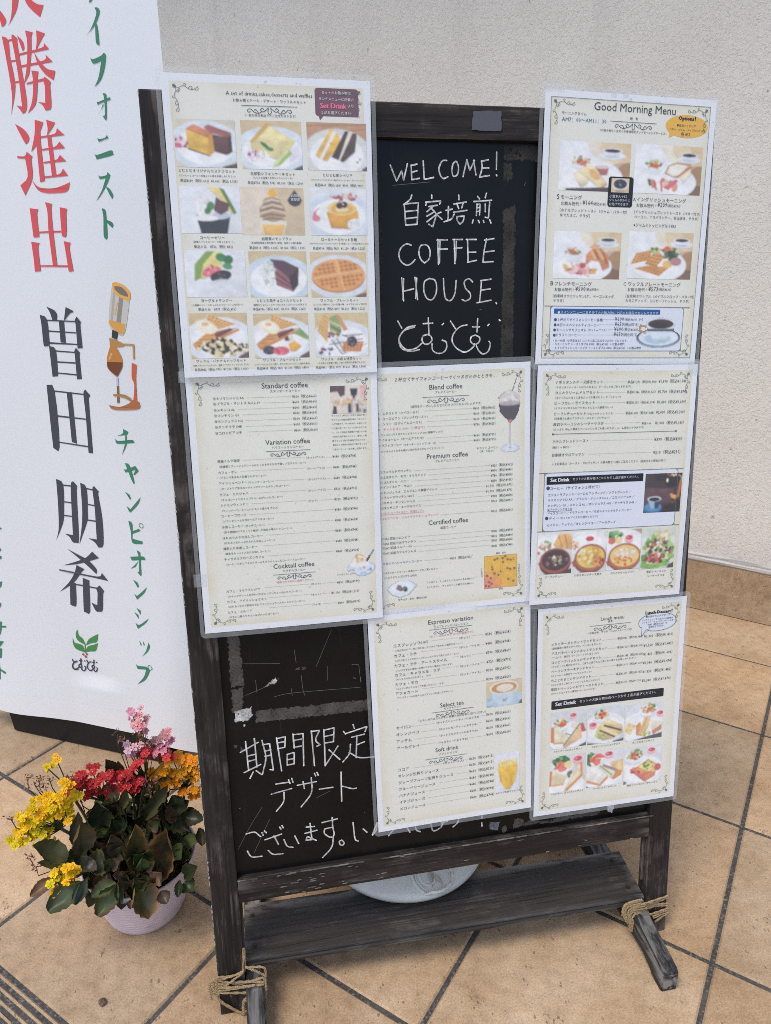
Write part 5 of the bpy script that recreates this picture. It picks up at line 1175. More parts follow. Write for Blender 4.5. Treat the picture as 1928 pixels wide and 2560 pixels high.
PH = {
'castella': 'b d9d2c0;' + plate(.5, .55, .6, .52, 'dfe6ec') + 'p 5a3a36 .2,.58 .55,.72 .56,.77 .2,.63;p efc258 .19,.2 .55,.36 .56,.75 .2,.6 ~;p d98a62 .19,.2 .32,.1 .63,.27 .6,.32 .55,.37 ~;p d9a04a .55,.36 .63,.28 .64,.68 .56,.75;p 64413f .62,.3 .88,.36 .88,.68 .84,.73 .64,.66 ~;p a4655c .48,.16 .56,.1 .93,.26 .92,.38 .86,.36 .6,.27 ~;p 4a3230 .88,.36 .93,.3 .94,.66 .86,.73;s .1 .5 .09 .13 22 .05 f1e6d8,d6708f,f3d6de,a34a60;e .12 .66 .08 .06 0 f3f1ee;p 5b4a46 .78,.97 1,.9 1,1 .75,1;',
'chiffon': 'b d8c39a;' + plate(.5, .62, .62, .5, 'dee8f0') + 'p e8e7ee .78,.62 .95,.45 .98,.72 .78,.86;p f0e2a4 .14,.42 .42,.06 .9,.4 .76,.66 .68,.85 .16,.6 ~;p d9b060 .14,.42 .42,.04 .5,.07 .18,.48;e .34 .74 .11 .12 0 f6f4ee;s .32 .72 .1 .1 14 .04 fbfaf6,e3dfd6;s .18 .7 .08 .12 20 .045 e7d3da,b95a83,f0e6ec;p a7c46a .5,.95 .78,.6 .84,.66 .62,.92;p dfe6a8 .5,.9 .74,.58 .78,.62 .56,.92;e .38 .5 .08 .04 .6 3f7d4a;e .46 .58 .07 .04 .2 4f8f55;p 55555e .86,.98 1,.9 1,1 .84,1;',
'siberia': 'b c59a78;l a97a5a .015 0,.08 1,.02;l a97a5a .012 .3,.2 1,.12;' + plate(.5, .68, .58, .55, 'dfe0dc') + 'p f0c65c .13,.68 .4,.12 .45,.16 .2,.75 ~;p f4f1ea .2,.75 .44,.17 .5,.2 .24,.78;p efc052 .24,.78 .5,.2 .55,.3 .52,.5 .32,.8 ~;p 4a3c3c .4,.72 .64,.17 .71,.16 .52,.78 ~;p ece6cc .52,.78 .7,.18 .76,.18 .56,.8;p 5a4440 .54,.8 .77,.2 .84,.22 .8,.6 .6,.82 ~;s .65 .5 .3 .5 4 .02 6a6a60;p 6a5a58 .93,.95 1,.9 1,1 .9,1;',
'jelly': 'b e9ecef;p efd98a .46,.02 .66,.02 .86,.42 .84,.6 .7,.3 ~;p 5f8a4a .66,.02 .74,.06 .93,.55 .88,.6;p 2c3038 .25,.62 .82,.62 .76,1 .32,1;p 3a424c .25,.62 .82,.62 .8,.72 .27,.72;e .53 .62 .29 .09 0 c8ced6;e .42 .5 .15 .18 0 f0efec;s .42 .45 .15 .24 34 .06 fbfaf8,dfe0dc,f4f2ee;e .42 .68 .2 .06 0 f2f1ed;p 6a4a4e .55,.5 .6,.22 .68,.3 .82,.36 .78,.52 .66,.6 ~;e .5 .42 .06 .1 .4 4f8f50;e .45 .52 .05 .08 1 3f7d46;',
'montblanc': 'b d9c4a2;p e6d9c4 0,0 .5,0 .3,1 0,1;p f4e6c6 .28,.72 .72,.72 .66,1 .34,1;e .5 .72 .22 .07 0 efe6d6;p efc06a .32,.78 .68,.78 .64,1 .36,1 ~;e .5 .5 .21 .22 0 b89c80;e .5 .32 .14 .16 0 b89c80;l 7a6250 .014 .3,.62 .45,.56 .7,.6;l efe2cc .016 .31,.55 .5,.47 .7,.53;l 7a6250 .014 .31,.49 .5,.42 .68,.47;l efe2cc .016 .33,.43 .5,.36 .66,.41;l 7a6250 .012 .36,.36 .5,.3 .64,.34;l efe2cc .014 .38,.3 .5,.25 .62,.29;l 7a6250 .014 .34,.68 .5,.64 .68,.68;l efe2cc .018 .4,.2 .5,.17 .6,.21;p f0b848 .42,.14 .48,.02 .54,.02 .58,.18 .5,.2;p 3c4244 .86,.04 .98,.26 .94,.36 .86,.4 .78,.36 .74,.26;',
'rollcake': 'b e6e9ec;' + plate(.5, .6, .6, .5, 'd9e3ec') + 'p e2a84a .28,.5 .84,.46 .86,.78 .7,.86 .36,.84 ~;e .56 .42 .26 .15 0 f0d28a;e .56 .43 .2 .11 0 e6b660;e .56 .44 .12 .06 0 f2dca4;e .52 .36 .06 .07 0 4a3038;e .6 .34 .06 .07 0 3a2a34;e .58 .33 .015 .02 0 efe9f0;s .6 .18 .26 .07 26 .035 d97a5a,e8c07a,a4485a,f0dcc0;e .78 .76 .13 .12 0 f4f4f2;s .78 .74 .1 .09 14 .04 fdfdfb,dfe2e2;p e58490 .14,.42 .06,.5 .03,.62 .07,.7 .14,.7 .17,.62 .11,.58 .1,.5 .18,.4;e .1 .64 .07 .07 0 e58490;',
'sundae': 'b e9ebee;p 86a552 .14,.66 .16,.3 .36,.02 .5,.02 .3,.3 .24,.6;p ece08e .24,.6 .3,.3 .5,.02 .62,.02 .6,.4 .3,.6 ~;e .43 .45 .16 .1 -.3 e2707c;s .42 .43 .13 .09 12 .04 f3a5aa,cf4a5a,e8838c;e .58 .55 .18 .12 -.2 3a3038;s .58 .54 .15 .1 10 .04 5a4a52,2c242c,8a8088;e .6 .15 .09 .09 .3 3f8a52;e .72 .2 .08 .1 -.3 2f7a48;e .7 .34 .08 .07 .2 4f9a5c;e .62 .72 .24 .1 0 e0e3e8;',
'torte': 'b d8c49a;' + plate(.5, .62, .62, .52, 'd3e0ea') + 'p 5a3f48 .36,.17 .6,.2 .86,.36 .82,.5 .68,.62 .42,.3;p a0666e .42,.3 .68,.58 .74,.88 .46,.74 ~;l 5a3438 .02 .44,.45 .7,.72;l 5a3438 .016 .44,.6 .72,.8;p 3a2a32 .68,.58 .86,.36 .84,.74 .74,.9;e .33 .5 .11 .3 0 e8ece6;s .34 .5 .1 .3 40 .045 f6f8f4,c8d4cc,eef2ea;',
'plainwaffle': 'b d9c49c;' + plate(.5, .55, .6, .48, 'dfe6ee') + 'e .5 .56 .48 .35 0 c98444;e .5 .51 .48 .36 0 e6a866;' + ''.join(f'p c57a3e {x-.028},{y-.03} {x+.03},{y-.035} {x+.034},{y+.02} {x-.024},{y+.026};' for i in range(-5, 6) for j in range(-4, 5) for x, y in [(.5 + i * .079 + j * .012, .5 + j * .083 - i * .014)] if ((x - .5) / .43) ** 2 + ((y - .5) / .31) ** 2 < 1 and abs(i) > 0 and abs(j) > 0) + 'l f0bf84 .022 .06,.58 .92,.4;l f0bf84 .02 .46,.16 .6,.84;p 7a5a56 .85,.95 1,.9 1,1 .8,1;',
'banana': 'b d6bf96;' + plate(.5, .6, .62, .5, 'e6eaf0') + WB + 's .56 .76 .44 .19 60 .06 e9d9a0,d9bd80,f0e6c0;s .56 .74 .42 .17 70 .045 2c2426,3a2c2c,e6d6a8;p 6a5050 .85,.95 1,.85 1,1 .8,1;',
'fruit': 'b d6bf96;' + plate(.5, .6, .62, .5, 'e6eaf0') + WB + 'e .26 .82 .12 .1 0 4a4048;s .26 .8 .1 .08 14 .04 5f5560,2c2630,7a7080;e .48 .84 .15 .1 0 e26a78;s .48 .83 .12 .07 12 .04 f29aa4,d04a5c;p efb04a .62,.68 .74,.62 .86,.74 .74,.86 .64,.84 ~;p 8aa85a .72,.44 .84,.32 1,.52 .98,.6 ~;p e6e9d8 .62,.5 .7,.46 .72,.6 .64,.64;p 6a3f4a .56,.54 .62,.5 .64,.62 .56,.62;p 6a5050 .85,.95 1,.85 1,1 .8,1;',
'matcha': 'b dcc79a;' + plate(.5, .68, .62, .5, 'e4e9f0') + wfl('.04,.4 .16,.02 .27,.1 .22,.68', 5, 6, 'ecc27e', 'd09a58') + 'p 9aac6a .28,.1 .44,.04 .5,.4 .46,.52 .28,.48 ~;l c9d2a0 .03 .3,.2 .46,.3;l 6a7a44 .03 .3,.3 .47,.42;l c9d2a0 .025 .3,.4 .44,.48;p d99a6a .4,.04 .46,.04 .62,.38 .54,.42;s .34 .5 .12 .06 14 .035 7a4048,a4606a;p ecebf0 .3,.6 .9,.46 .98,.7 .5,.95 ~;l 3a2c30 .012 .3,.62 .5,.95;l 3a2c30 .012 .4,.58 .56,.92;l 3a2c30 .014 .52,.52 .9,.5;l 3a2c30 .012 .26,.72 .9,.6;l 3a2c30 .012 .5,.5 .7,.6;' + wfl('.5,.88 .52,.66 .92,.66 .86,.9', 6, 4, 'e0a06a', 'b9703c') + 'e .69 .66 .1 .12 0 4a3a42;s .69 .64 .09 .1 14 .03 8a7a80,2c242a;s .18 .85 .14 .1 16 .04 4a5a80,a4485a,e6e0e8;',
'siphonbar': 'b e8dcd0;p 5a3f4a 0,0 .42,0 .4,.32 .28,.4 .2,.2 0,.22 ~;p e8b8b0 .82,0 1,0 1,.4 .88,.45;p 2a2c30 .55,.1 .77,.1 .74,.36 .58,.36;p 3c3e44 .62,.36 .7,.36 .68,.48 .62,.48;s .5 .62 .5 .16 50 .07 f4ece4,d9a88a,c9d2d8,e8c080;p 4a3a4a .08,.72 .16,.72 .18,1 .04,1;p 3a343c .49,.64 .56,.64 .58,.98 .48,.98;p 5a4a5a .72,.66 .78,.66 .8,.96 .7,.96;s .9 .9 .1 .08 10 .04 3a3a44,9ab0b8;l 8a7a70 .02 .6,.5 .6,.95;',
'creamcup': 'e .62 .72 .38 .24 -.25 c3d4e4;e .62 .7 .34 .2 -.25 dfe9f2;s .62 .78 .28 .1 12 .06 3f6a94,5a86b0,7aa0c4;p dde5ec .06,.5 .78,.46 .7,.8 .4,.88 .16,.8;s .4 .66 .3 .1 8 .04 4a6a8a,c05a50,8aa0b4;e .42 .5 .36 .12 0 eef2f5;e .44 .38 .26 .2 0 f4f1ea;s .42 .28 .2 .14 18 .06 e0a850,f0c880,fbf6ea;l 4a2c2c .05 .7,.4 .82,.22;l 8aa0b0 .04 .82,.22 .95,.02;e .06 .66 .06 .1 0 d0dbe6;e .07 .66 .03 .06 0 e4e0d2;',
'draft': 'l e59a80 .035 .72,.12 .82,.02;l 2c3038 .035 .62,.2 .72,.12;p e6e0da .06,.26 .5,.19 .92,.26 .95,.34 .92,.38 .06,.38;s .5 .28 .38 .06 20 .06 f2efec,cfc6c2,e8ddd8;p 4a4350 .03,.36 .95,.34 .9,.46 .72,.56 .55,.6 .3,.54 .08,.46;e .5 .36 .46 .03 0 b9aeb0;p d98a8a .4,.57 .62,.57 .52,.62;p dcdde0 .48,.62 .55,.62 .55,.9 .48,.9;e .52 .93 .42 .05 0 dcdfea;e .52 .92 .05 .008 0 5a6a7a;',
'chocoplate': 'p c9d3dc 0,.5 .1,.3 .4,.08 .7,.08 .95,.35 .99,.4 .88,.55 .7,.85 .4,.97 .15,.8;p eaf0f4 .03,.5 .14,.3 .42,.1 .68,.1 .9,.36 .86,.5 .66,.8 .4,.92 .18,.76;l b9c6d0 .012 .1,.6 .5,.78 .62,.76;p 8a747a .28,.5 .36,.28 .46,.34 .5,.48 .4,.62;p 5a464c .4,.62 .5,.48 .52,.6 .46,.64;p 3f6a44 .48,.46 .58,.38 .66,.48 .58,.56;p 26382c .5,.52 .58,.56 .66,.48 .66,.64 .56,.7;',
'chart': 'b ecba4c;e .05 .95 .5 .5 0 ecaa5a;e 0 1 .42 .42 0 e89a68;e 0 1 .25 .3 0 e58a78;l d0883a .008 .5,0 .5,1;l d0883a .008 0,.5 1,.5;l 5a4a3a .012 0,0 1,0 1,1 0,1 0,0;' + ''.join(f'e {x} {y} .035 .035 0 3a2c26;e {x} {y} .012 .014 0 b9a070;' for x, y in ((.32, .13), (.4, .1), (.56, .1), (.64, .05), (.57, .22), (.71, .15), (.8, .17), (.25, .42), (.7, .42), (.78, .45), (.91, .44), (.31, .55), (.43, .6), (.09, .6), (.2, .69), (.15, .8), (.22, .86), (.14, .93), (.73, .76), (.88, .83))),
'latte': 'b dcc8a2;e .5 .8 .6 .3 0 9fb6c6;e .5 .76 .58 .28 0 b9d0de;p c9dbe4 .12,.3 .86,.3 .78,.8 .62,.95 .36,.95 .2,.75;e .5 .28 .4 .25 0 efeee8;e .5 .29 .36 .21 0 c9945c;e .52 .3 .24 .15 0 eee2d2;p eee2d2 .36,.35 .68,.35 .52,.5;l b5544a .02 .46,.8 .56,.82;l 4a6a80 .016 .46,.76 .58,.74;e .06 .7 .1 .12 0 bfd2de;e .07 .7 .05 .07 0 a4bccb;p 5a5f64 .93,.9 1,.82 1,1 .9,1;',
'juice': 'b e6e8f0;p f0d27a .14,.2 .9,.18 .92,.45 .82,.75 .6,.95 .4,.95 .18,.7 .1,.4;p eec04a .12,.35 .91,.33 .9,.5 .8,.75 .58,.95 .42,.95 .18,.7 ~;s .5 .24 .36 .1 44 .05 f8e9b0,f2cf6a,fbf4d8;e .5 .14 .38 .05 0 e9eaee;p dcdcd8 .42,.95 .58,.95 .52,1 .48,1;',
'darkcoffee': 'b 3a2c32;p 5f4248 0,.35 .8,.4 .8,.75 0,.8 ~;p 241c24 .2,0 1,0 1,.25 .3,.2;e .72 .2 .2 .16 0 14121a;e .6 .18 .03 .05 0 f4f0ee;s .7 .03 .14 .04 10 .04 e0b080,f4e0c0,8a5a40;l c9b0a0 .02 .9,.05 .98,.1 .98,.25;p c06a4a .94,.2 1,.2 .96,.6 .88,.66;p e0a860 .7,.52 .9,.58 .86,.68 .72,.62 ~;s .84 .76 .14 .06 20 .04 4a3028,2a1a18,7a5a40;p 14101a .5,.85 1,.72 1,1 .3,1;e .25 .88 .26 .15 0 2f6a9a;e .25 .86 .22 .11 0 5a94bc;p 9ab4c6 .1,.66 .46,.66 .4,.9 .2,.9;p 23435f .28,.66 .46,.66 .4,.9 .3,.9;e .28 .65 .19 .07 0 c9d6de;e .28 .66 .15 .05 0 1a1416;',
'stew': 'b e4e2de;' + plate(.3, .3, .5, .25) + 's .2 .3 .17 .1 30 .05 e0705a,f0c0a0,8ab06a,f0efe8;p f0c07a .45,.3 .6,.06 .9,.04 1,.15 1,.42 .5,.36 ~;l d98a5a .03 .6,.1 .7,.38;l d98a5a .03 .78,.08 .86,.4;e .03 .48 .05 .04 0 d8707a;e .52 .74 .46 .32 0 6a3434;e .52 .68 .45 .3 0 a05a50;e .53 .67 .4 .25 0 4a3036;s .53 .68 .34 .18 30 .05 6a4a48,3a262c,8a6a60;s .56 .68 .16 .12 18 .04 d0c8b0,9a8a70,e6e0d0;p 98504a .02,.72 .12,.68 .16,.8 .08,.82;p 4a3c3c .7,.98 1,.88 1,1 .7,1;',
'gratin': 'b e4e4e2;' + plate(.4, .3, .6, .3) + 'e .5 .18 .12 .06 0 d8485a;s .08 .32 .1 .1 16 .05 e0806a,8ab06a,f0d8b0;e .52 .72 .46 .32 0 8a4a40;e .54 .64 .46 .33 0 b06a54;e .54 .63 .4 .27 0 e8c46a;s .52 .6 .34 .2 50 .06 f4e29a,e0b458,f8ecb8,d99a4a;s .75 .74 .16 .12 20 .05 c05a40,e0905a,8a3a30;p a4584a .0,.72 .1,.68 .14,.84 .06,.86;',
'doria': 'b e8e9ea;p b9a090 .5,0 1,0 1,.2 .6,.2;' + plate(.5, .35, .6, .35) + 's .24 .15 .2 .13 36 .06 3f8a4a,5fa85a,2f6a3c,8ac070;e .14 .28 .1 .08 0 e86a5a;e .34 .26 .1 .09 0 efdc9a;' + sauce(.64, .2, .13) + 'e .52 .74 .48 .3 0 8a4a40;e .54 .67 .48 .33 0 b8705a;e .54 .66 .42 .27 0 efcf7a;s .55 .62 .3 .18 60 .05 f8efe0,f4dcb0,efe6d4,e0d0b8;s .5 .78 .28 .1 24 .05 e8804a,f0b060,e06a40;p a4584a .0,.78 .1,.74 .14,.88 .06,.9;',
'caesar': 'b e6e8e4;p d6dcd0 0,0 1,0 1,.2 0,.25;s .5 .55 .46 .4 90 .1 9ac468,b9d88a,7ab050,d9e8b0,5f9a48;s .55 .55 .36 .3 80 .07 f0ead8,c9605a,7a4a5a,e8d8b0,3f4a3a,8ab468;s .62 .2 .26 .12 30 .06 c9e09a,f0ecd0,efc890;s .4 .76 .26 .1 24 .07 d0605a,e08a7a,8a4048;p 8ac45a .02,.85 .5,.9 .9,.84 .8,.94 .3,1 .02,.96 ~;p 4a4648 .85,.92 1,.86 1,1 .8,1;',
'toast': toastbg() + cup(.74, .16, .14) + plate(.42, .72, .48, .36) + salad(.3, .4, .15) + 'p b06a64 .5,.5 .7,.5 .68,.66 .54,.68;e .6 .5 .1 .04 0 e6cfc8;p efe2c0 .2,.66 .26,.6 .42,.74 .4,.86 .3,.93 ~;p f0dfae .26,.58 .46,.44 .68,.82 .58,.94 ~;e .5 .66 .1 .07 .9 e8b878;p d9a064 .58,.94 .68,.82 .69,.86 .6,.97;p 4a3c40 .1,.96 .8,.9 .8,1 .1,1;',
'english': toastbg() + cup(.8, .18, .13) + plate(.45, .76, .48, .36) + 'p c2966a .44,.58 .5,.4 .62,.34 .84,.36 .78,.5 .6,.66;p f3eee0 .47,.56 .52,.42 .62,.37 .8,.4 .66,.6 .58,.64 ~;p efe4cc .66,.62 .84,.44 .84,.56 .72,.76 ~;l c98a54 .03 .64,.64 .84,.42;' + salad(.28, .4, .14) + 'p e3e6ea .14,.5 .42,.5 .36,.62 .22,.62;s .46 .8 .22 .1 20 .06 f0c8b0,d98a7a,f4ece0,e8a08a;l c05a54 .02 .3,.74 .34,.92;l c05a54 .02 .4,.74 .42,.94;l 3f5a48 .03 .22,.72 .24,.82;p d9707a .44,.86 .62,.68 .66,.72 .52,.92;',
'croissant': toastbg() + cup(.8, .16, .13) + plate(.42, .74, .46, .34) + salad(.28, .42, .14) + 'p e3e6ea .16,.5 .44,.5 .4,.66 .22,.66;p cf8a58 .48,.5 .56,.36 .7,.34 .82,.5 .84,.74 .74,.82 .68,.62 .56,.6 .48,.72 ~;l e8b884 .03 .56,.4 .62,.56;l e8b884 .03 .66,.38 .74,.56;l a4623c .02 .6,.38 .68,.58;l a4623c .02 .74,.44 .8,.66;p e0b080 .52,.34 .6,.24 .7,.28 .64,.36;s .24 .76 .1 .09 16 .05 e8b04a,f0cc70,c9803a;s .44 .82 .18 .12 26 .06 d9707a,eeaaa4,c05a5a,f4d0c8;s .6 .84 .04 .05 4 .05 efb860;',
'waffleplate': toastbg() + cup(.82, .16, .13) + plate(.45, .72, .47, .36) + 's .55 .42 .2 .12 24 .06 f0e0b8,b9d08a,e8a070,4f7a50;e .6 .36 .05 .07 0 e8705a;s .68 .5 .12 .08 16 .06 4a7a4c,2c4a38;' + wfl('.04,.7 .12,.46 .36,.38 .34,.6', 5, 4) + wfl('.26,.68 .38,.46 .58,.5 .44,.76', 4, 4) + wfl('.1,.78 .3,.72 .66,.74 .5,.94', 7, 4) + 'e .62 .68 .08 .08 0 efc46a;e .75 .62 .09 .09 0 b98a8a;',
'anko': 'b e0c48a;e .5 .45 .46 .44 0 dfe4ea;e .5 .4 .38 .34 0 2a2a30;s .5 .4 .34 .28 20 .07 3a3a42,1c1c22,5a5a64;l d9dce4 .03 .46,.4 .54,.5;p b9a48a .2,.8 .8,.8 .7,1 .3,1;',
'bluecup': 'e .5 .68 .5 .32 0 b4cbdc;e .5 .66 .49 .3 0 30384a;e .5 .66 .45 .27 0 dfeaf2;e .48 .7 .3 .17 0 b9d2e2;p dce8f0 .2,.2 .86,.2 .8,.5 .66,.72 .4,.72 .26,.5;p 30384a .22,.38 .85,.38 .82,.46 .25,.46;e .53 .2 .34 .19 0 e6eff4;e .53 .22 .29 .16 0 3a2826;e .5 .26 .2 .09 0 241816;l c9964a .035 .2,.3 .08,.28 .06,.44 .2,.52;',
'sand1': 'b d9dee0;' + plate(.5, .7, .56, .4) + salad(.28, .3, .22, 1) + sauce(.62, .12, .11) + 'p c9605a .56,.42 .9,.36 1,.6 .9,.62;p f0e4d0 .6,.36 .86,.34 .8,.5 .6,.5;p d98a5a .02,.4 .1,.38 .12,.84 .02,.8;p efe8c8 .1,.38 .5,.68 .38,.84 .12,.82 ~;p d99a64 .1,.82 .38,.84 .38,.88 .1,.86;p e8c49a .36,.96 .84,.42 .88,.76 .4,1 ~;l 7a8a4a .03 .38,.92 .82,.38;l 5a3c34 .02 .42,.6 .56,.66;p 5a5458 .8,.98 1,.9 1,1 .8,1;',
'sand2': 'b d9e0e4;' + plate(.45, .6, .6, .42) + salad(.36, .2, .22, 1) + sauce(.14, .45, .12) + 'p e6cf94 .2,.74 .28,.52 .5,.36 .96,.6 .98,.76 .7,.9 .4,.92 ~;p f0dfae .42,.42 .5,.32 .96,.56 .96,.64 ~;l 6a4a50 .045 .46,.52 .92,.7;l efe0b4 .05 .4,.58 .82,.82;l 6a4a50 .035 .34,.64 .74,.86;s .36 .8 .14 .06 20 .05 a4bc6a,d0d89a;p 6a6a70 0,.95 .4,1 0,1;p 5a5a60 .7,.98 1,.92 1,1 .7,1;',
'sand3': 'b e0e4e8;' + plate(.45, .66, .6, .42) + salad(.6, .16, .22, 1) + sauce(.93, .3, .11) + 's .12 .66 .14 .14 40 .05 f0d08a,e8b45a,f6e4b4;p d99a62 .28,.6 .4,.5 .48,.9 .3,.86 ~;p e9c98e .36,.84 .5,.4 .66,.36 .64,.6 .5,.9 ~;l d0b060 .03 .42,.8 .58,.42;p efe6d0 .68,.5 .96,.56 .96,.66 .72,.8 ~;p c98a6a .72,.8 .98,.64 .98,.78 .76,.9;s .58 .86 .1 .06 12 .05 a8c060,efd070;p 55555c .2,1 1,.86 1,1;',
'sand4': 'b dcdcda;' + plate(.4, .9, .6, .4) + 'e .34 .3 .34 .24 0 eceeee;s .3 .16 .24 .12 40 .08 4f9a5a,3a7a48,7ab86a,2f6a40;s .3 .32 .16 .12 16 .08 e8705a,f08a74;e .52 .26 .12 .1 0 f0e0a4;' + sauce(.78, .12, .15) + 'p d98a54 0,.4 .06,.38 .06,.8 0,.82;p f0e0ba .06,.4 .48,.56 .4,.76 .08,.78 ~;p e8b47a .06,.78 .4,.76 .4,.82 .06,.82;p f3e4c0 .44,.9 .84,.28 .9,.6 .5,.94 ~;p df9a64 .84,.26 .9,.24 .94,.62 .5,1 .4,.98 .5,.9 .88,.58;s .58 .54 .06 .1 10 .05 6a8a4a,a4604a;',
'sand5': 'b e2e4e6;' + plate(.5, .7, .62, .46) + 's .12 .2 .14 .16 36 .08 3f8a4e,2f6a3c,5fa060;e .28 .26 .2 .2 0 f0efee;s .28 .22 .16 .12 20 .08 e5654f,ee8068;' + sauce(.6, .1, .13) + 'p e8c890 .62,.36 1,.3 1,.66 .8,.7 ~;p f4f0e6 0,.56 .14,.44 .58,.72 .36,.94 0,.78 ~;p df9a68 0,.78 .36,.94 .58,.72 .6,.8 .38,1 0,.86;p f2e8d2 .3,.44 .5,.4 .78,.66 .7,.84 ~;l a48a90 .06 .46,.42 .82,.6;l 9ab06a .03 .36,.42 .7,.72;p d9935e .7,.84 .82,.6 .98,.62 .96,.76 .76,.86;p 5a565c 0,.96 .1,1 0,1;',
'pizza': 'b dfe3e6;' + plate(.5, .7, .56, .42) + salad(.26, .2, .24, 1) + sauce(.72, .1, .12) + 'p e0a46a .2,.62 .64,.36 .98,.6 .6,.96 ~;p d98a74 .5,.9 .86,.74 .84,.86 .58,1;p c97a70 .14,.6 .24,.56 .6,.9 .54,.98 ~;p f2d890 .36,.54 .64,.4 .9,.6 .8,.76 .6,.7 ~;s .6 .54 .18 .1 26 .04 8ab05a,6a9a48,c9d890;p e0707a .44,.78 .76,.7 .74,.76 .46,.84;s .3 .66 .12 .1 20 .05 d8505a,f0a080;e .9 .62 .09 .1 0 d8606a;p 5a5a60 0,.9 .1,.96 0,1;',
}
TONE = 1.0
def paint(spec, nx, ny, seed):
    S = 3; W_, H_ = nx * S, ny * S; rng = np.random.RandomState(seed)
    X, Y = np.meshgrid((np.arange(W_) + .5) / W_, (np.arange(H_) + .5) / H_)
    img = np.zeros((H_, W_, 3)); msk = np.zeros((H_, W_), bool)
    asp = W_ / H_
    def nz(k):
        g = rng.rand(k + 2, k + 2); xi = X * k; yi = Y * k; x0 = xi.astype(int); y0 = yi.astype(int); fx = xi - x0; fy = yi - y0
        return g[y0, x0] * (1 - fx) * (1 - fy) + g[y0, x0 + 1] * fx * (1 - fy) + g[y0 + 1, x0] * (1 - fx) * fy + g[y0 + 1, x0 + 1] * fx * fy
    def rgb(h): return np.array(hx(h)[:3])
    def put(m, h, amp=.12):
        c = rgb(h)
        f = 1 + amp * (nz(9) - .5) * 2 + (amp * 1.2) * (rng.rand(H_, W_) - .5) * 2
        if amp > .15 and m.any():
            sh_ = np.zeros_like(m); d = max(2, H_ // 40); sh_[d:, d // 2:] = m[:-d, :W_ - d // 2]; sh_ &= ~m & msk
            img[sh_] *= .74
            ys = np.where(m.any(1))[0]; g = 1.14 - .3 * np.clip((Y - Y[ys[0], 0]) / (Y[ys[-1], 0] - Y[ys[0], 0] + 1e-6), 0, 1); f = f * g
            e_ = m.copy(); e_[2:] &= m[:-2]; e_[:-2] &= m[2:]; e_[:, 2:] &= m[:, :-2]; e_[:, :-2] &= m[:, 2:]
            f = np.where(m & ~e_, f * .86, f)
        img[m] = (c * f[..., None])[m]; msk[m] = True
    def poly(P):
        m = np.zeros((H_, W_), bool); j = len(P) - 1
        for i in range(len(P)):
            xi, yi = P[i]; xj, yj = P[j]
            if yi != yj:
                c = ((yi > Y) != (yj > Y)) & (X < (xj - xi) * (Y - yi) / (yj - yi) + xi); m ^= c
            j = i
        return m
    def ell(cx, cy, rx, ry, a):
        dx = X - cx; dy = (Y - cy); ca, sa = math.cos(a), math.sin(a)
        u = dx * ca + dy * sa / asp; v = -dx * sa * asp + dy * ca
        return (u / rx) ** 2 + (v / ry) ** 2 < 1
    P = lambda ts: [tuple(map(float, t.split(','))) for t in ts]
    for op in spec.split(';'):
        t = op.split()
        if not t: continue
        big = .22 if t[-1] == '~' else .07
        if t[-1] == '~': t = t[:-1]
        k = t[0]
        if k == 'b':
            put(np.ones((H_, W_), bool), t[1], .05); img *= (1 - .22 * np.clip(X * .5 + Y * .6 - .55, 0, 1))[..., None]
        elif k == 'e': put(ell(*map(float, t[1:6])), t[6], big)
        elif k == 'p': put(poly(P(t[2:])), t[1], big)
        elif k == 'l':
            wd = float(t[2]); q = P(t[3:])
            for a, b in zip(q, q[1:]):
                dx, dy = b[0] - a[0], b[1] - a[1]; L = dx * dx + dy * dy + 1e-9
                s = np.clip(((X - a[0]) * dx + (Y - a[1]) * dy) / L, 0, 1)
                put(np.hypot(X - a[0] - s * dx, (Y - a[1] - s * dy) / asp) < wd * .6, t[1], big)
        elif k == 's':
            cx, cy, rx, ry = map(float, t[1:5]); nn = int(t[5]); sz = float(t[6]); cs = t[7].split(',')
            for _ in range(nn):
                a = rng.rand() * 6.283; r = rng.rand() ** .5
                bx_, by_, b1, b2, b3 = cx + rx * r * math.cos(a), cy + ry * r * math.sin(a), sz * rng.uniform(.3, 1), sz * rng.uniform(.3, 1) * 1.1, rng.rand() * 3; cc = cs[rng.randint(len(cs))]
                m0 = ell(bx_, by_, b1, b2, b3); put(m0, cc, .12); img[m0 & ~ell(bx_ - b1 * .2, by_ - b2 * .25, b1, b2, b3)] *= .78
        elif k == 'w':
            q = [np.array(v) for v in P(t[1:5])]; nn, mm = int(t[5]), int(t[6])
            put(poly([tuple(v) for v in q]), t[7], .12)
            f = lambda u, v: tuple(q[0] * (1 - u) * (1 - v) + q[3] * u * (1 - v) + q[1] * (1 - u) * v + q[2] * u * v)
            for a in range(nn):
                for b in range(mm):
                    u0, u1, v0, v1 = (a + .22) / nn, (a + .86) / nn, (b + .22) / mm, (b + .86) / mm
                    put(poly([f(u0, v0), f(u1, v0), f(u1, v1), f(u0, v1)]), t[8], .15)
    img = img * (1 + .16 * (rng.rand(H_, W_, 1) - .5)) * (1 + .16 * (nz(14)[..., None] - .5))
    q_ = np.pad(img, ((1, 1), (1, 1), (0, 0)), 'edge'); img = (q_[:-2, 1:-1] + q_[2:, 1:-1] + q_[1:-1, :-2] + q_[1:-1, 2:] + q_[1:-1, 1:-1] * 6) / 10
    img = np.clip(img, 0, 1).reshape(ny, S, nx, S, 3).mean((1, 3)); mk = msk.reshape(ny, S, nx, S).mean((1, 3))
    return img, mk

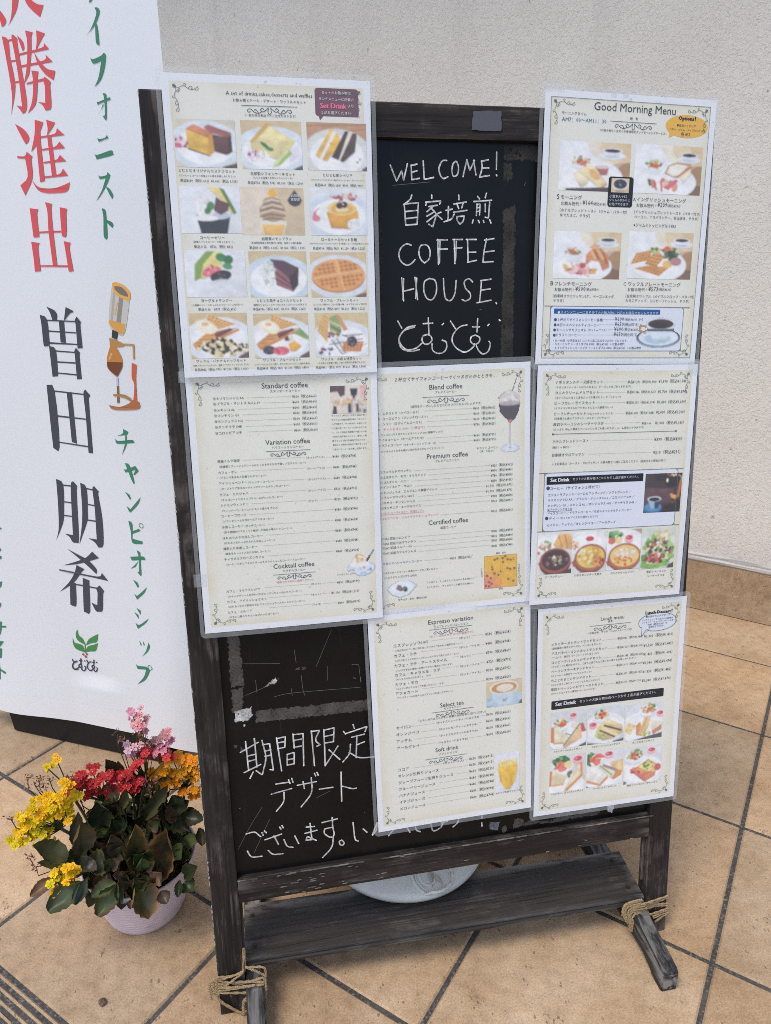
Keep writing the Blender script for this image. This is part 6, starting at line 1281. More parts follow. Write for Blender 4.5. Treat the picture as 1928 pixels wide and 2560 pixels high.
# text: all the strings are typeset once, with the built-in font, and kept as flat outlines ------------------------------
def typeset(strings):
    tmp = []; res = {}
    for s in strings:
        if s in res: continue
        res[s] = None
        cu = bpy.data.curves.new('t', 'FONT'); cu.body = s; cu.size = 1; cu.resolution_u = 2 if len(s) < 26 and s.isascii() else 1
        cu.fill_mode = 'FRONT'
        o = bpy.data.objects.new('t', cu); C.objects.link(o); tmp.append((s, o))
    dg = bpy.context.evaluated_depsgraph_get(); dg.update()
    for s, o in tmp:
        e = o.evaluated_get(dg); me = e.to_mesh()
        co = np.zeros(len(me.vertices) * 3); me.vertices.foreach_get('co', co); co = co.reshape(-1, 3)[:, :2]
        res[s] = (co, [tuple(p.vertices) for p in me.polygons]); e.to_mesh_clear()
    for s, o in tmp:
        cu = o.data; bpy.data.objects.remove(o); bpy.data.curves.remove(cu)
    return res
LINES = {n_: [l.split('|') for l in t.strip().split('\n')] for n_, t in PAGES.items()}
GL = typeset([f[-1] for L in LINES.values() for f in L if len(f) == 3 and f[1][0] in 'krbwpnK' and len(f[0].split(',')) == 3])

SPI = [(0, 0), (2.2, 1.2), (4.6, .8), (6.2, 2.2), (5.2, 3.6), (3.8, 2.9), (4.4, 2.1)]
def corner_orn(mb, x, y, sx, sy, z, bend, col):
    """a scrolled corner: two sprays of curls leaving the corner point"""
    arms = [[(0, 0), (2.5, 2.2), (5.5, 2.6), (8.5, 1.2), (11.5, 1.2), (14.5, 3.2), (18, 4.2), (21, 3.4), (24, 1.2)],
            [(5.5, 2.6), (7, 4.2), (6, 5.6), (4.6, 4.6), (5.4, 3.8)], [(11.5, 1.2), (12.6, -.6), (11.2, -1.4), (10.4, -.4)],
            [(14.5, 3.2), (16.6, 1.2), (18.6, 1.6), (18.6, 3), (17.4, 3)], [(24, 1.2), (24.6, 3.6), (22.4, 4.6), (21, 3.4)], [(0, 0), (-.4, 2), (1.6, 2.8), (2.4, 1.2), (0, 0)]]
    for a in arms:
        for sw in (0, 1):
            P = [((q if not sw else p), (p if not sw else q)) for p, q in a]
            mb.ribbon([(x + sx * p * .001, y - sy * q * .001) for p, q in P], .00042, z, col, bend)
def flourish(mb, x0, x1, y, z, bend, col):
    w = x1 - x0; cx = (x0 + x1) / 2
    mb.ribbon([(x0, y), (x1, y)], .0005, z, col, bend)
    for s in (-1, 1):
        for a in ([(.02, .2), (.06, .5), (.12, .75), (.17, .5), (.13, .25), (.1, .45)], [(.14, .7), (.2, .95), (.28, .8), (.33, .45), (.38, .45), (.4, .7), (.37, .85), (.345, .7)], [(.02, .25), (.03, .8), (.005, 1.05)], [(.2, .95), (.24, .5), (.28, .55)]):
            mb.ribbon([(cx + s * w * p, y - w * .13 * q) for p, q in a], .0006, z, col, bend)
OFF = dict(MC=.0035, BC=.0035, ML=.0065, TL=.0095, TR=.0035, MR=.0065, BR=.0035)
SLAB = dict(TL='laminated dessert menu with twelve cake and waffle photos', ML='laminated coffee price list headed Standard coffee', MC='laminated coffee list headed Blend coffee with a yellow taste chart',
    BC='laminated drinks list headed Espresso variation with an orange juice photo', TR='laminated breakfast sheet headed Good Morning Menu with a blue bar', MR='laminated meal list with a black Set Drink box and four dish photos',
    BR='laminated Lunch menu sheet with six sandwich photos')
def paper_mat():
    m, nt, b = mat('laminated paper', rough=.55); n = N(nt)
    a = n('Attribute', attribute_name='Col'); tc = n('TexCoord')
    f = n('TexNoise', {'Vector': tc.outputs['Object'], 'Scale': 18.0, 'Detail': 6.0, 'Roughness': .7}).outputs['Fac']
    c = n.mix(.5, a.outputs['Color'], n.ramp(f, [(.35, (.95, .945, .93, 1)), (.6, (1.02, 1.02, 1.02, 1))]), 'MULTIPLY')
    sp = n('TexNoise', {'Vector': tc.outputs['Object'], 'Scale': 220.0, 'Detail': 1.0}).outputs['Fac']
    c = n.mix(n.ramp(sp, [(.73, g3(0)), (.76, g3(.35))]), c, (.35, .32, .27, 1))
    nt.links.new(c, b.inputs['Base Color']); b.inputs['Specular IOR Level'].default_value = .2
    b.inputs['Coat Weight'].default_value = .8; b.inputs['Coat Roughness'].default_value = .1
    t = n('TexNoise', {'Vector': tc.outputs['Object'], 'Scale': 160.0, 'Detail': 4.0})
    t2 = n('TexNoise', {'Vector': tc.outputs['Object'], 'Scale': 22.0, 'Detail': 2.0})
    h = n.math('ADD', n.math('MULTIPLY', t.outputs['Fac'], .12), t2.outputs['Fac'])
    bp = n('Bump', {'Strength': .3, 'Distance': .003, 'Height': h}); nt.links.new(bp.outputs[0], b.inputs['Coat Normal'])
    return m
PAPER = paper_mat()
CREAM, TAN, WHITE = np.array(hx('ebeade')[:3]), np.array(hx('e0d9be')[:3]), np.array((.83, .85, .88))
def build_sheet(n_, si):
    x, h, th = SHEET[n_]
    R = BM @ Matrix.Translation((x, h, OFF[n_])) @ Matrix.Rotation(th, 4, 'Z')
    root = empty('menu_sheet', mw=R)
    tag(root, SLAB[n_], 'menu', 'laminated menus taped to the chalkboard')
    ph = si * 1.7
    def bend(u, v): return .0011 * math.sin(u * 16 + ph) * math.sin(v * 11 + ph * 2) + (.0009 if True else 0)
    # film with rounded corners, a real sheet 0.3 mm thick standing out past the paper
    P = rrect(-.1105, -.1545, .1105, .1545, .006, 6); mb = MB()
    Q = []
    for a, b_ in zip(P, P[1:] + P[:1]):
        L = math.hypot(b_[0] - a[0], b_[1] - a[1]); k = max(1, int(L / .02))
        for i in range(k): t = i / k; Q.append((a[0] + (b_[0] - a[0]) * t, a[1] + (b_[1] - a[1]) * t))
    m_ = len(Q)
    inner = [(max(-.106, min(.106, q[0] * .96)), max(-.149, min(.149, q[1] * .97))) for q in Q]
    V = [(q[0], q[1], bend(*q) - .0002) for q in Q] + [(q[0], q[1], bend(*q) - .0005) for q in Q] + [(q[0], q[1], bend(*q) - .0002) for q in inner] + [(q[0], q[1], bend(*q) - .0005) for q in inner]
    F = [(i, (i + 1) % m_, m_ + (i + 1) % m_, m_ + i) for i in range(m_)]
    F += [(2 * m_ + i, 2 * m_ + (i + 1) % m_, (i + 1) % m_, i) for i in range(m_)] + [(m_ + i, m_ + (i + 1) % m_, 3 * m_ + (i + 1) % m_, 3 * m_ + i) for i in range(m_)]
    mesh('laminate_film', V, F, FILM, root)
    for a0, a1_, b0, b1 in {'TR': ((78, 85, -4, 4), (92, 99, -4, 4), (-4, 22, -6, 1), (203, 214, -6, 2)), 'ML': ((-7, 8, -2, 10), (-8, 6, 225, 240)), 'MR': ((196, 214, -4, 14),), 'BR': ((150, 172, -9, -2),)}.get(n_, ()):
        V, F = slab((a0 - 105) / 1000, (a1_ - 105) / 1000, (148.5 - b1) / 1000, (148.5 - b0) / 1000, .0013, .00145)
        mesh('clear_tape', V, F, FILM, root)
    nx, ny = 42, 60; V = []; F = []; cols = []
    mgx = [7.2] * 2; xs = [0, 7.0, 7.3] + list(np.linspace(8, 202, nx)) + [202.7, 203, 210]; ys = [0, 7.0, 7.3] + list(np.linspace(8, 289, ny)) + [289.7, 290, 297]
    for b_ in ys:
        for a in xs:
            u, v = (a - 105) / 1000, (148.5 - b_) / 1000; V.append((u, v, bend(u, v)))
            e = min(a - 7.15, 202.85 - a, b_ - 7.15, 289.85 - b_)
            if e < 0: c = WHITE
            else:
                t = max(0, 1 - e / 17) ** 1.8 * (.65 + .5 * noise.noise(Vector((u * 40, v * 40, si)))); t = max(0, min(1, t)); c = CREAM * (1 - t) + TAN * t
            cols.append((*c, 1))
    kx = len(xs)
    for j in range(len(ys) - 1):
        for i in range(kx - 1): a = j * kx + i; F.append((a, a + kx, a + kx + 1, a + 1))
    page = mesh('printed_page', V, F, PAPER, root, cols=cols, smooth=True)
    T = MB(); fc = hx(INK['k']); zt = .00035
    U = lambda a: (a - 105) / 1000
    Vv = lambda b_: (148.5 - b_) / 1000
    if n_ == 'TR':
        for a in ([(7.4, 7.4), (202.6, 7.4)], [(202.6, 7.4), (202.6, 289.6)], [(202.6, 289.6), (7.4, 289.6)], [(7.4, 289.6), (7.4, 7.4)]):
            T.ribbon([(U(p), Vv(q)) for p, q in a], .0005, zt, hx('7c8798'), bend)
    for li, f in enumerate(LINES[n_]):
        g = [float(q) for q in f[0].split(',')]
        if f[1] == 'P':
            u0, v0, u1, v1 = g; name = f[2]; spec = PH[name]
            wmm, hmm = u1 - u0, v1 - v0; px = max(18, min(72, int(wmm * 1.05))); py = max(18, min(84, int(hmm * 1.05)))
            if name == 'chart': px = py = 56
            img, mk = paint(spec, px, py, li + si * 97)
            V = []; cols = []; F = []
            for j in range(py + 1):
                for i in range(px + 1):
                    a, b_ = U(u0 + wmm * i / px), Vv(v0 + hmm * j / py); V.append((a, b_, (.0003 if name == 'anko' else .00022) + bend(a, b_)))
                    i0, j0 = min(i, px - 1), min(j, py - 1); q = img[max(j0 - 1, 0):j0 + 1, max(i0 - 1, 0):i0 + 1].reshape(-1, 3); mm = mk[max(j0 - 1, 0):j0 + 1, max(i0 - 1, 0):i0 + 1].ravel()
                    c = q[mm > .2].mean(0) if (mm > .2).any() else q.mean(0)
                    cols.append((*np.clip(c * .95 + .065, 0, 1), 1))
            for j in range(py):
                for i in range(px):
                    if mk[j, i] > .5: a = j * (px + 1) + i; F.append((a, a + px + 1, a + px + 2, a + 1))
            mesh('taste_chart' if name == 'chart' else 'food_photo', V, F, PRINT, page, cols=cols)
        elif f[1][0] in 'RL':
            u0, v0, u1, v1 = g; t = f[1].split(); col = hx(PAN[t[1]]); mb = MB()
            if t[0] == 'R':
                P = rrect(U(u0), Vv(v1), U(u1), Vv(v0), float(t[2]) / 1000)
                if t[1] == 'm': P = P[:-8] + P[-8:]
            else:
                cx, cy, rx, ry = (u0 + u1) / 2, v0 + (v1 - v0) * (.5 if t[1] == 'y' else .45), (u1 - u0) / 2, (v1 - v0) * (.5 if t[1] == 'y' else .46)
                P = [(U(cx + rx * math.cos(rad(a))), Vv(cy - ry * math.sin(rad(a)))) for a in range(0, 360, 9)]
                P[25:26] = [(U(cx - rx * .82), Vv(v1 + (1 if t[1] == 'y' else 5)))]
            ins = [(p[0], p[1]) for p in P]; z0 = .00010 if t[1] == 'o' else .00016
            if t[1] == 'K' and n_ == 'TR': z0 = .00026
            mb.disc(P, z0, col, bend)
            if t[0] == 'R' and t[1] == 'm':
                mb.poly([(U(u0 + 3), Vv(v1 - 1)), (U(u0 + 9), Vv(v1 - 1)), (U(u0 + 4.5), Vv(v1 + 4))], z0 + .00001, col, bend)
            mb.obj('text_panel', PRINT, page)
            if t[1] == 'o': 
                T.ribbon(P + P[:1], .0006, zt, hx('6a7178'), bend)
        elif f[1] == '.':
            u0, v0, u1 = g; q = u0
            while q < u1:
                T.add([(U(q + a), Vv(v0 + b_), zt + bend(U(q), Vv(v0))) for a, b_ in ((0, .17), (.36, .17), (.36, -.17), (0, -.17))], [(0, 1, 2, 3)], fc); q += .82
        elif f[1] == 'F': flourish(T, U(g[0]), U(g[2]), Vv(g[1]), zt, bend, hx('55606a'))
        elif f[1] == 'A': 
            T.ribbon([(U(g[0]), Vv(g[1])), (U(g[2]), Vv(g[1]))], .0005, zt, fc, bend)
            for s, a in ((1, g[0]), (-1, g[2])): T.poly([(U(a - 1 * s), Vv(g[1] - 1.2)), (U(a + 2.6 * s), Vv(g[1])), (U(a - 1 * s), Vv(g[1] + 1.2))], zt + .00002, fc, bend)
        elif f[1][0] == '_': T.ribbon([(U(g[0]), Vv(g[1])), (U(g[2]), Vv(g[1]))], .0004, zt, hx(INK[f[1][1]]), bend)
        else:
            u0, v0, u1 = g; s = f[2]; co, fa = GL[s]
            if not len(co): continue
            xa, xb = co[:, 0].min(), co[:, 0].max(); k = (u1 - u0) / (xb - xa); ky = k * (1.12 if '¥' in s else 1)
            col = hx(INK[f[1][0]]); zz = zt + (.0001 if f[1][0] in 'wp' else 0)
            shear = .22 if 'I' in f[1] else 0
            for dx in ((0, .35, .7) if 'B' in f[1] else (0,)):
                W = [(U(u0 + (p[0] - xa) * k + shear * p[1] * k + dx * min(1, k * .2)), Vv(v0 - p[1] * ky)) for p in co]
                T.add([(a, b_, zz + dx * .00002 + bend(a, b_)) for a, b_ in W], fa, col)
    corners = {'TL': 'ac', 'MC': 'abcd'}.get(n_, 'abcd')
    oc = hx('6d7a80')
    for ch in corners:
        sx = 1 if ch in 'ab' else -1; sy = 1 if ch in 'ac' else -1
        corner_orn(T, U(11 if sx > 0 else 199), Vv(10.5 if sy > 0 else 286.5), sx, sy, zt, bend, oc)
    T.obj('printed_text', PRINT, page)
for si, n_ in enumerate(SHEET): build_sheet(n_, si)

# ---------------------------------------------------------------- roll-up banner
BP = Vector((-.438, .699, 0)); BD = Vector((.8812, -.4727, 0)); BN = Vector((BD.y, -BD.x, 0))
if (CAM - BP).dot(BN) < 0: BN = -BN
RM = Matrix.Identity(4)
for i in range(3): RM[i][0], RM[i][1], RM[i][2] = BD[i], (0, 0, 1)[i], BN[i]
RM.translation = BP
ban = empty('roll_up_banner', mw=RM)
tag(ban, 'tall white roll-up banner with red, grey and green Japanese lettering', 'banner')
def wave(x, y):
    f = math.exp(-max(0, y - .1) / .45)
    return max(-.004 if y < .16 else -.02, .0075 * math.sin(x * 15 + 1.2 + y * 1.6) * (.3 + f) + .006 * math.exp(-((x - .40 - .1 * y) / .05) ** 2) * f + .0016 * math.sin(x * 39 + y * 9) * f + .0022 * noise.noise(Vector((x * 7, y * 4, 1.5))))
bx0, bx1, by0, by1 = -.10, .5025, .062, 2.05
bx0 = bx1 - .60
def fabric_mat():
    m, nt, b = mat('banner fabric', (.80, .83, .86, 1), .5); n = N(nt); tc = n('TexCoord')
    f = n('TexNoise', {'Vector': tc.outputs['Object'], 'Scale': 1400.0, 'Detail': 2.0}).outputs['Fac']
    f2 = n('TexNoise', {'Vector': tc.outputs['Object'], 'Scale': 12.0, 'Detail': 3.0}).outputs['Fac']
    bp = n('Bump', {'Strength': .15, 'Distance': .002, 'Height': n.math('ADD', f2, n.math('MULTIPLY', f, .1))}); nt.links.new(bp.outputs[0], b.inputs['Normal'])
    b.inputs['Specular IOR Level'].default_value = .35; return m
nx, ny = 50, 150; V = []; F = []
for j in range(ny + 1):
    for i in range(nx + 1):
        x = bx0 + (bx1 - bx0) * i / nx; y = by0 + (by1 - by0) * j / ny
        V.append((x, y, wave(x, y)))
for j in range(ny):
    for i in range(nx): a = j * (nx + 1) + i; F.append((a, a + 1, a + nx + 2, a + nx + 1))
fab = mesh('banner_fabric', V, F, fabric_mat(), ban, smooth=True)
mb = MB()                                                           # stitched hem strip along the foot of the fabric
for i in range(nx):
    x, x2 = bx0 + (bx1 - bx0) * i / nx, bx0 + (bx1 - bx0) * (i + 1) / nx
    mb.add([(x, by0 - .001, wave(x, by0) + .0006), (x2, by0 - .001, wave(x2, by0) + .0006), (x2, by0 + .045, wave(x2, by0 + .045) + .0006), (x, by0 + .045, wave(x, by0 + .045) + .0006)], [(0, 1, 2, 3)])
mb.obj('hem_strip', mat('hem film', (.82, .84, .87, 1), .3)[0], fab, smooth=True)
BC = dict(r=hx('dd5a5e'), k=hx('4a4d56'), g=hx('44886a'), l=hx('4f9253'), q=hx('b5564e'))
def dense(pts, k=.012):
    out = []
    for a, b_ in zip(pts, pts[1:] + pts[:1]):
        L = math.hypot(b_[0] - a[0], b_[1] - a[1]); m_ = max(1, int(L / k))
        for i in range(m_): t = i / m_; out.append((a[0] + (b_[0] - a[0]) * t, a[1] + (b_[1] - a[1]) * t))
    return out
def closed_smooth(p, k=3):
    p2 = p[-2:] + p + p[:3]; s = smooth_line(p2, k); return s[2 * k:-(2 * k + 1) + 0][:len(p) * k]
zi = 0
def fill(mb, pts, z, col, rnd=True):
    p = closed_smooth(pts) if rnd and len(pts) > 4 else dense(pts)
    mb.poly(p, z, col, wave)
for key, nm in (('r', 'red_character'), ('k', 'grey_character'), ('g', 'green_character'), ('l', 'leaf_emblem')):
    PL = [pts2(p) for p in BANNER[key]]
    for cl in clusters([bbox(p) for p in PL], {'r': .004, 'k': .003, 'g': .0055, 'l': .01}[key]):
        mb = MB()
        for k in cl:
            zi = (zi + 1) % 40; fill(mb, PL[k], .0005 + zi * .000008, BC[key])
        bb = bbox([p for k in cl for p in PL[k]])
        for c, x, y, r, wd in RINGS:
            x, y, r, wd = x / 1000, y / 1000, r / 1000, wd / 1000
            if c == 'l' and key == 'g' and bb[0] - .01 < x < bb[1] + .012 and bb[2] < y < bb[3] + .006: mb.ribbon([(x + r * math.cos(a * .4), y + r * math.sin(a * .4)) for a in range(17)], wd, .0009, BC['g'], wave)
            if c == 'q' and key == 'l': mb.poly([(x + r * math.cos(a * .63), y + r * math.sin(a * .63)) for a in range(10)], .0009, BC[c], wave)
        if key == 'l':
            for s in LOGO: mb.ribbon(pts2(s), .0024, .001 + random.uniform(0, .0001), BC['k'], wave)
        mb.obj(nm, BPRINT, fab)
mb = MB()
for i, (c, s) in enumerate(SIPHON): fill(mb, pts2(s), .0005 + i * .00003, hx(c))
mb.obj('siphon_picture', BPRINT, fab)
bk, bnt, bb = mat('black plastic base', (.010, .0105, .012, 1), .42, Specular_IOR_Level=.25)
def base():
    bm = bmesh.new(); bmesh.ops.create_cube(bm, size=1); bmesh.ops.scale(bm, vec=(.44, .088, .10), verts=bm.verts)
    for v in bm.verts:
        if v.co.y < 0: v.co.x *= .945
    bmesh.ops.bevel(bm, geom=[e for e in bm.edges if abs(abs(e.verts[0].co.x) - abs(e.verts[1].co.x)) < .02 and e.verts[0].co.x * e.verts[1].co.x > 0], offset=.024, segments=6, affect='EDGES')
    bmesh.ops.bevel(bm, geom=[e for e in bm.edges if (e.verts[0].co - e.verts[1].co).length > .3], offset=.004, segments=3, affect='EDGES')
    bm.verts.index_update(); V = [v.co.copy() for v in bm.verts]; F = [[v.index for v in q.verts] for q in bm.faces]; bm.free()
    return mesh('banner_base', V, F, bk, ban, smooth=False, local=Matrix.Translation((.186, .044, -.056)))
base()
mb = MB(); mb.tube([(.2, .05, -.03), (.2, 2.04, -.03)], .009, 10); mb.obj('support_pole', mat('grey pole', (.3, .3, .32, 1), .35, Metallic=.8)[0], ban)

# ---------------------------------------------------------------- flower pot and kalanchoes
PC = Vector((-.115, .20, 0))
pm, pnt, pb = mat('pale pink plastic', (.66, .55, .6, 1), .42); n = N(pnt); tc = n('TexCoord')
f = n('TexNoise', {'Vector': tc.outputs['Object'], 'Scale': 22.0, 'Detail': 6.0, 'Roughness': .7}).outputs['Fac']
sx_ = n('SeparateXYZ', {0: tc.outputs['Object']})
dirt = n.math('MULTIPLY', n.ramp(f, [(.58, g3(0)), (.68, g3(.75))]), n.ramp(sx_.outputs['Z'], [(.0, g3(1)), (.075, g3(0))]))
pnt.links.new(n.mix(dirt, (.70, .585, .635, 1), (.36, .25, .16, 1)), pb.inputs['Base Color'])
pot = empty('flower_pot', PC); tag(pot, 'pale pink ribbed plastic pot standing beside the chalkboard', 'flower pot')
prof = []
for k in range(61):
    t = k / 60; z = .1 * t; r = .054 + .029 * t ** .8 + (.0005 * math.sin(k * 2 * math.pi / 4) if .08 < t < .9 else 0)
    if t > .93: r = .054 + .029 * t ** .8 + .0006
    prof.append((r, z))
prof = [(0, .0), (.050, .0)] + prof + [(.0835, .1012), (.081, .1015), (.0795, .099), (.074, .082), (0, .082)]
NS = 72; V = []; F = []
for r, z in prof:
    for s in range(NS): a = 2 * math.pi * s / NS; V.append((r * math.cos(a), r * math.sin(a), z))
for i in range(len(prof) - 1):
    for s in range(NS): F.append((i * NS + s, i * NS + (s + 1) % NS, (i + 1) * NS + (s + 1) % NS, (i + 1) * NS + s))
mesh('pot_body', V, F, pm, pot, smooth=True)
sm_, snt, sb_ = mat('potting soil', (.02, .014, .01, 1), .95); n = N(snt); tc = n('TexCoord')
f = n('TexNoise', {'Vector': tc.outputs['Object'], 'Scale': 150.0, 'Detail': 5.0}).outputs['Fac']
snt.links.new(n.ramp(f, [(.3, (.008, .006, .005)), (.7, (.05, .034, .024))]), sb_.inputs['Base Color'])
V = [(0, 0, .088)]; F = []
for q in range(1, 9):
    for s in range(32):
        a = 2 * math.pi * s / 32; r = .076 * q / 8; V.append((r * math.cos(a), r * math.sin(a), .086 + .006 * noise.noise(Vector((r * 60 * math.cos(a), r * 60 * math.sin(a), 0)))))
for s in range(32): F.append((0, 1 + s, 1 + (s + 1) % 32))
for q in range(7):
    for s in range(32): b_ = 1 + q * 32; F.append((b_ + s, b_ + 32 + s, b_ + 32 + (s + 1) % 32, b_ + (s + 1) % 32))
mesh('soil', V, F, sm_, pot, smooth=True)

def leaf(mb, base_, tip, wd, c, edge, seed):
    rnd = random.Random(seed); base_, tip = Vector(base_), Vector(tip)
    d = tip - base_; L = d.length; d.normalize()
    view = (CAM - (base_ + tip) / 2).normalized(); nrm = view - d * view.dot(d)
    nrm = (nrm.normalized() + Vector((rnd.uniform(-.35, .35), rnd.uniform(-.35, .35), .35))).normalized(); nrm = (nrm - d * nrm.dot(d)).normalized()
    sd_ = d.cross(nrm); NL, NW = 14, 8; V = []; cols = []; F = []; f1 = []
    c = np.array(hx(c)[:3]); c = c * .8 + np.array((c.mean() * 1.15, c.mean(), c.mean() * .55)) * .72; e = np.array(hx(edge)[:3]) if edge != '0' else c * .8
    for i in range(NL + 1):
        t = i / NL; w_ = wd * .5 * (math.sin(math.pi * min(1, t ** .8 * .97 + .03)) ** .62) * (.5 + .5 * min(1, t * 3)) * (1 + .09 * math.sin(t * 34 + seed))
        for j in range(NW + 1):
            s = j / NW * 2 - 1
            cup_ = .34 * wd * s * s - .1 * L * math.sin(math.pi * t) + .05 * wd * noise.noise(Vector((t * 4, s * 2, seed)))
            p = base_ + d * (L * t) + sd_ * (s * w_) + nrm * (cup_ * min(1, w_ / (wd * .3 + 1e-6)))
            V.append(p)
            k = abs(s) ** 5 * .9 + (t ** 9) * .6; k = min(1, max(0, k + .3 * noise.noise(Vector((t * 6, s * 3, seed + 5))) * (edge != '0')))
            v = .82 + .35 * noise.noise(Vector((t * 5 + seed, s * 4, 2))) - .12 * math.exp(-(s * 8) ** 2)
            cols.append((*np.clip((c * (1 - k) + e * k) * (v + .2), 0, 1), 1))
    for i in range(NL):
        for j in range(NW): a = i * (NW + 1) + j; F.append((a, a + 1, a + NW + 2, a + NW + 1))
    mb.add(V, F, cols)
def flower(mb, p, r, base_c, seed, ctr):
    rnd = random.Random(seed); p = Vector(p); up = ((CAM - p).normalized() * .6 + Vector((rnd.uniform(-.5, .5), rnd.uniform(-.5, .3), .75))).normalized()
    a1 = up.orthogonal().normalized(); a2 = up.cross(a1); ph = rnd.random() * 6
    for ring, (nn, rr, rise) in enumerate(((6, 1, .0), (5, .66, .16), (3, .36, .26))):
        for k in range(nn):
            an = ph + ring * .5 + k * 2 * math.pi / nn + rnd.uniform(-.12, .12); d = a1 * math.cos(an) + a2 * math.sin(an); s = up.cross(d)
            L = r * rr * rnd.uniform(.9, 1.08); wd = L * (.5 if ring < 2 else .5)
            b0 = p + up * (r * rise * .5); cv = rnd.uniform(-.12, .1) * r
            q = lambda u, v, h: b0 + d * L * u + s * wd * v + up * (r * h + cv * u * u)
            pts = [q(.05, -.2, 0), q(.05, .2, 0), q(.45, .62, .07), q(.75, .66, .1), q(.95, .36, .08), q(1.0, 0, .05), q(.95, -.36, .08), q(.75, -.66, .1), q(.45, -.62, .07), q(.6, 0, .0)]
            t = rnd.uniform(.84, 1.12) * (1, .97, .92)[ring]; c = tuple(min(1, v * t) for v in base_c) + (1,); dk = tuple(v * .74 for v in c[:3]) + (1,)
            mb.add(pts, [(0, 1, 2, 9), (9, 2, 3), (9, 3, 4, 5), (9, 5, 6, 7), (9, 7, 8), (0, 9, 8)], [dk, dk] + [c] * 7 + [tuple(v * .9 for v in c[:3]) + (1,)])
    mb.add([p + up * r * .3 + (a1 * math.cos(k) + a2 * math.sin(k)) * r * .1 for k in range(6)], [tuple(range(6))], ctr)
def P3(s): return Vector([float(v) / 1000 for v in s.split(',')])
SPEC = [
 ('yellow flowering kalanchoe spilling over the pot edge', (('y', .0074, 'f2c400'), ('y2', .0074, 'f4c800'), ('y3', .0068, 'eec81e')), (-.165, .19, .09)),
 ('dark red flowering kalanchoe in the middle of the pot', (('r', .0074, 'c62c32'), ('r2', .0074, 'ca3036'), ('r3', .0074, 'cc343c')), (-.125, .215, .09)),
 ('faded pink flowering kalanchoe standing tallest in the pot', (('p', .007, 'e8a0a8'), ('m', .007, 'dc94a6'), ('q', .007, 'e6b0b8')), (-.105, .23, .09)),
 ('orange flowering kalanchoe partly behind the chalkboard post', (('o', .0078, 'ffa81c'),), (-.06, .225, .09))]
plants = []
stm = vcol_mat('plant stem', .6)
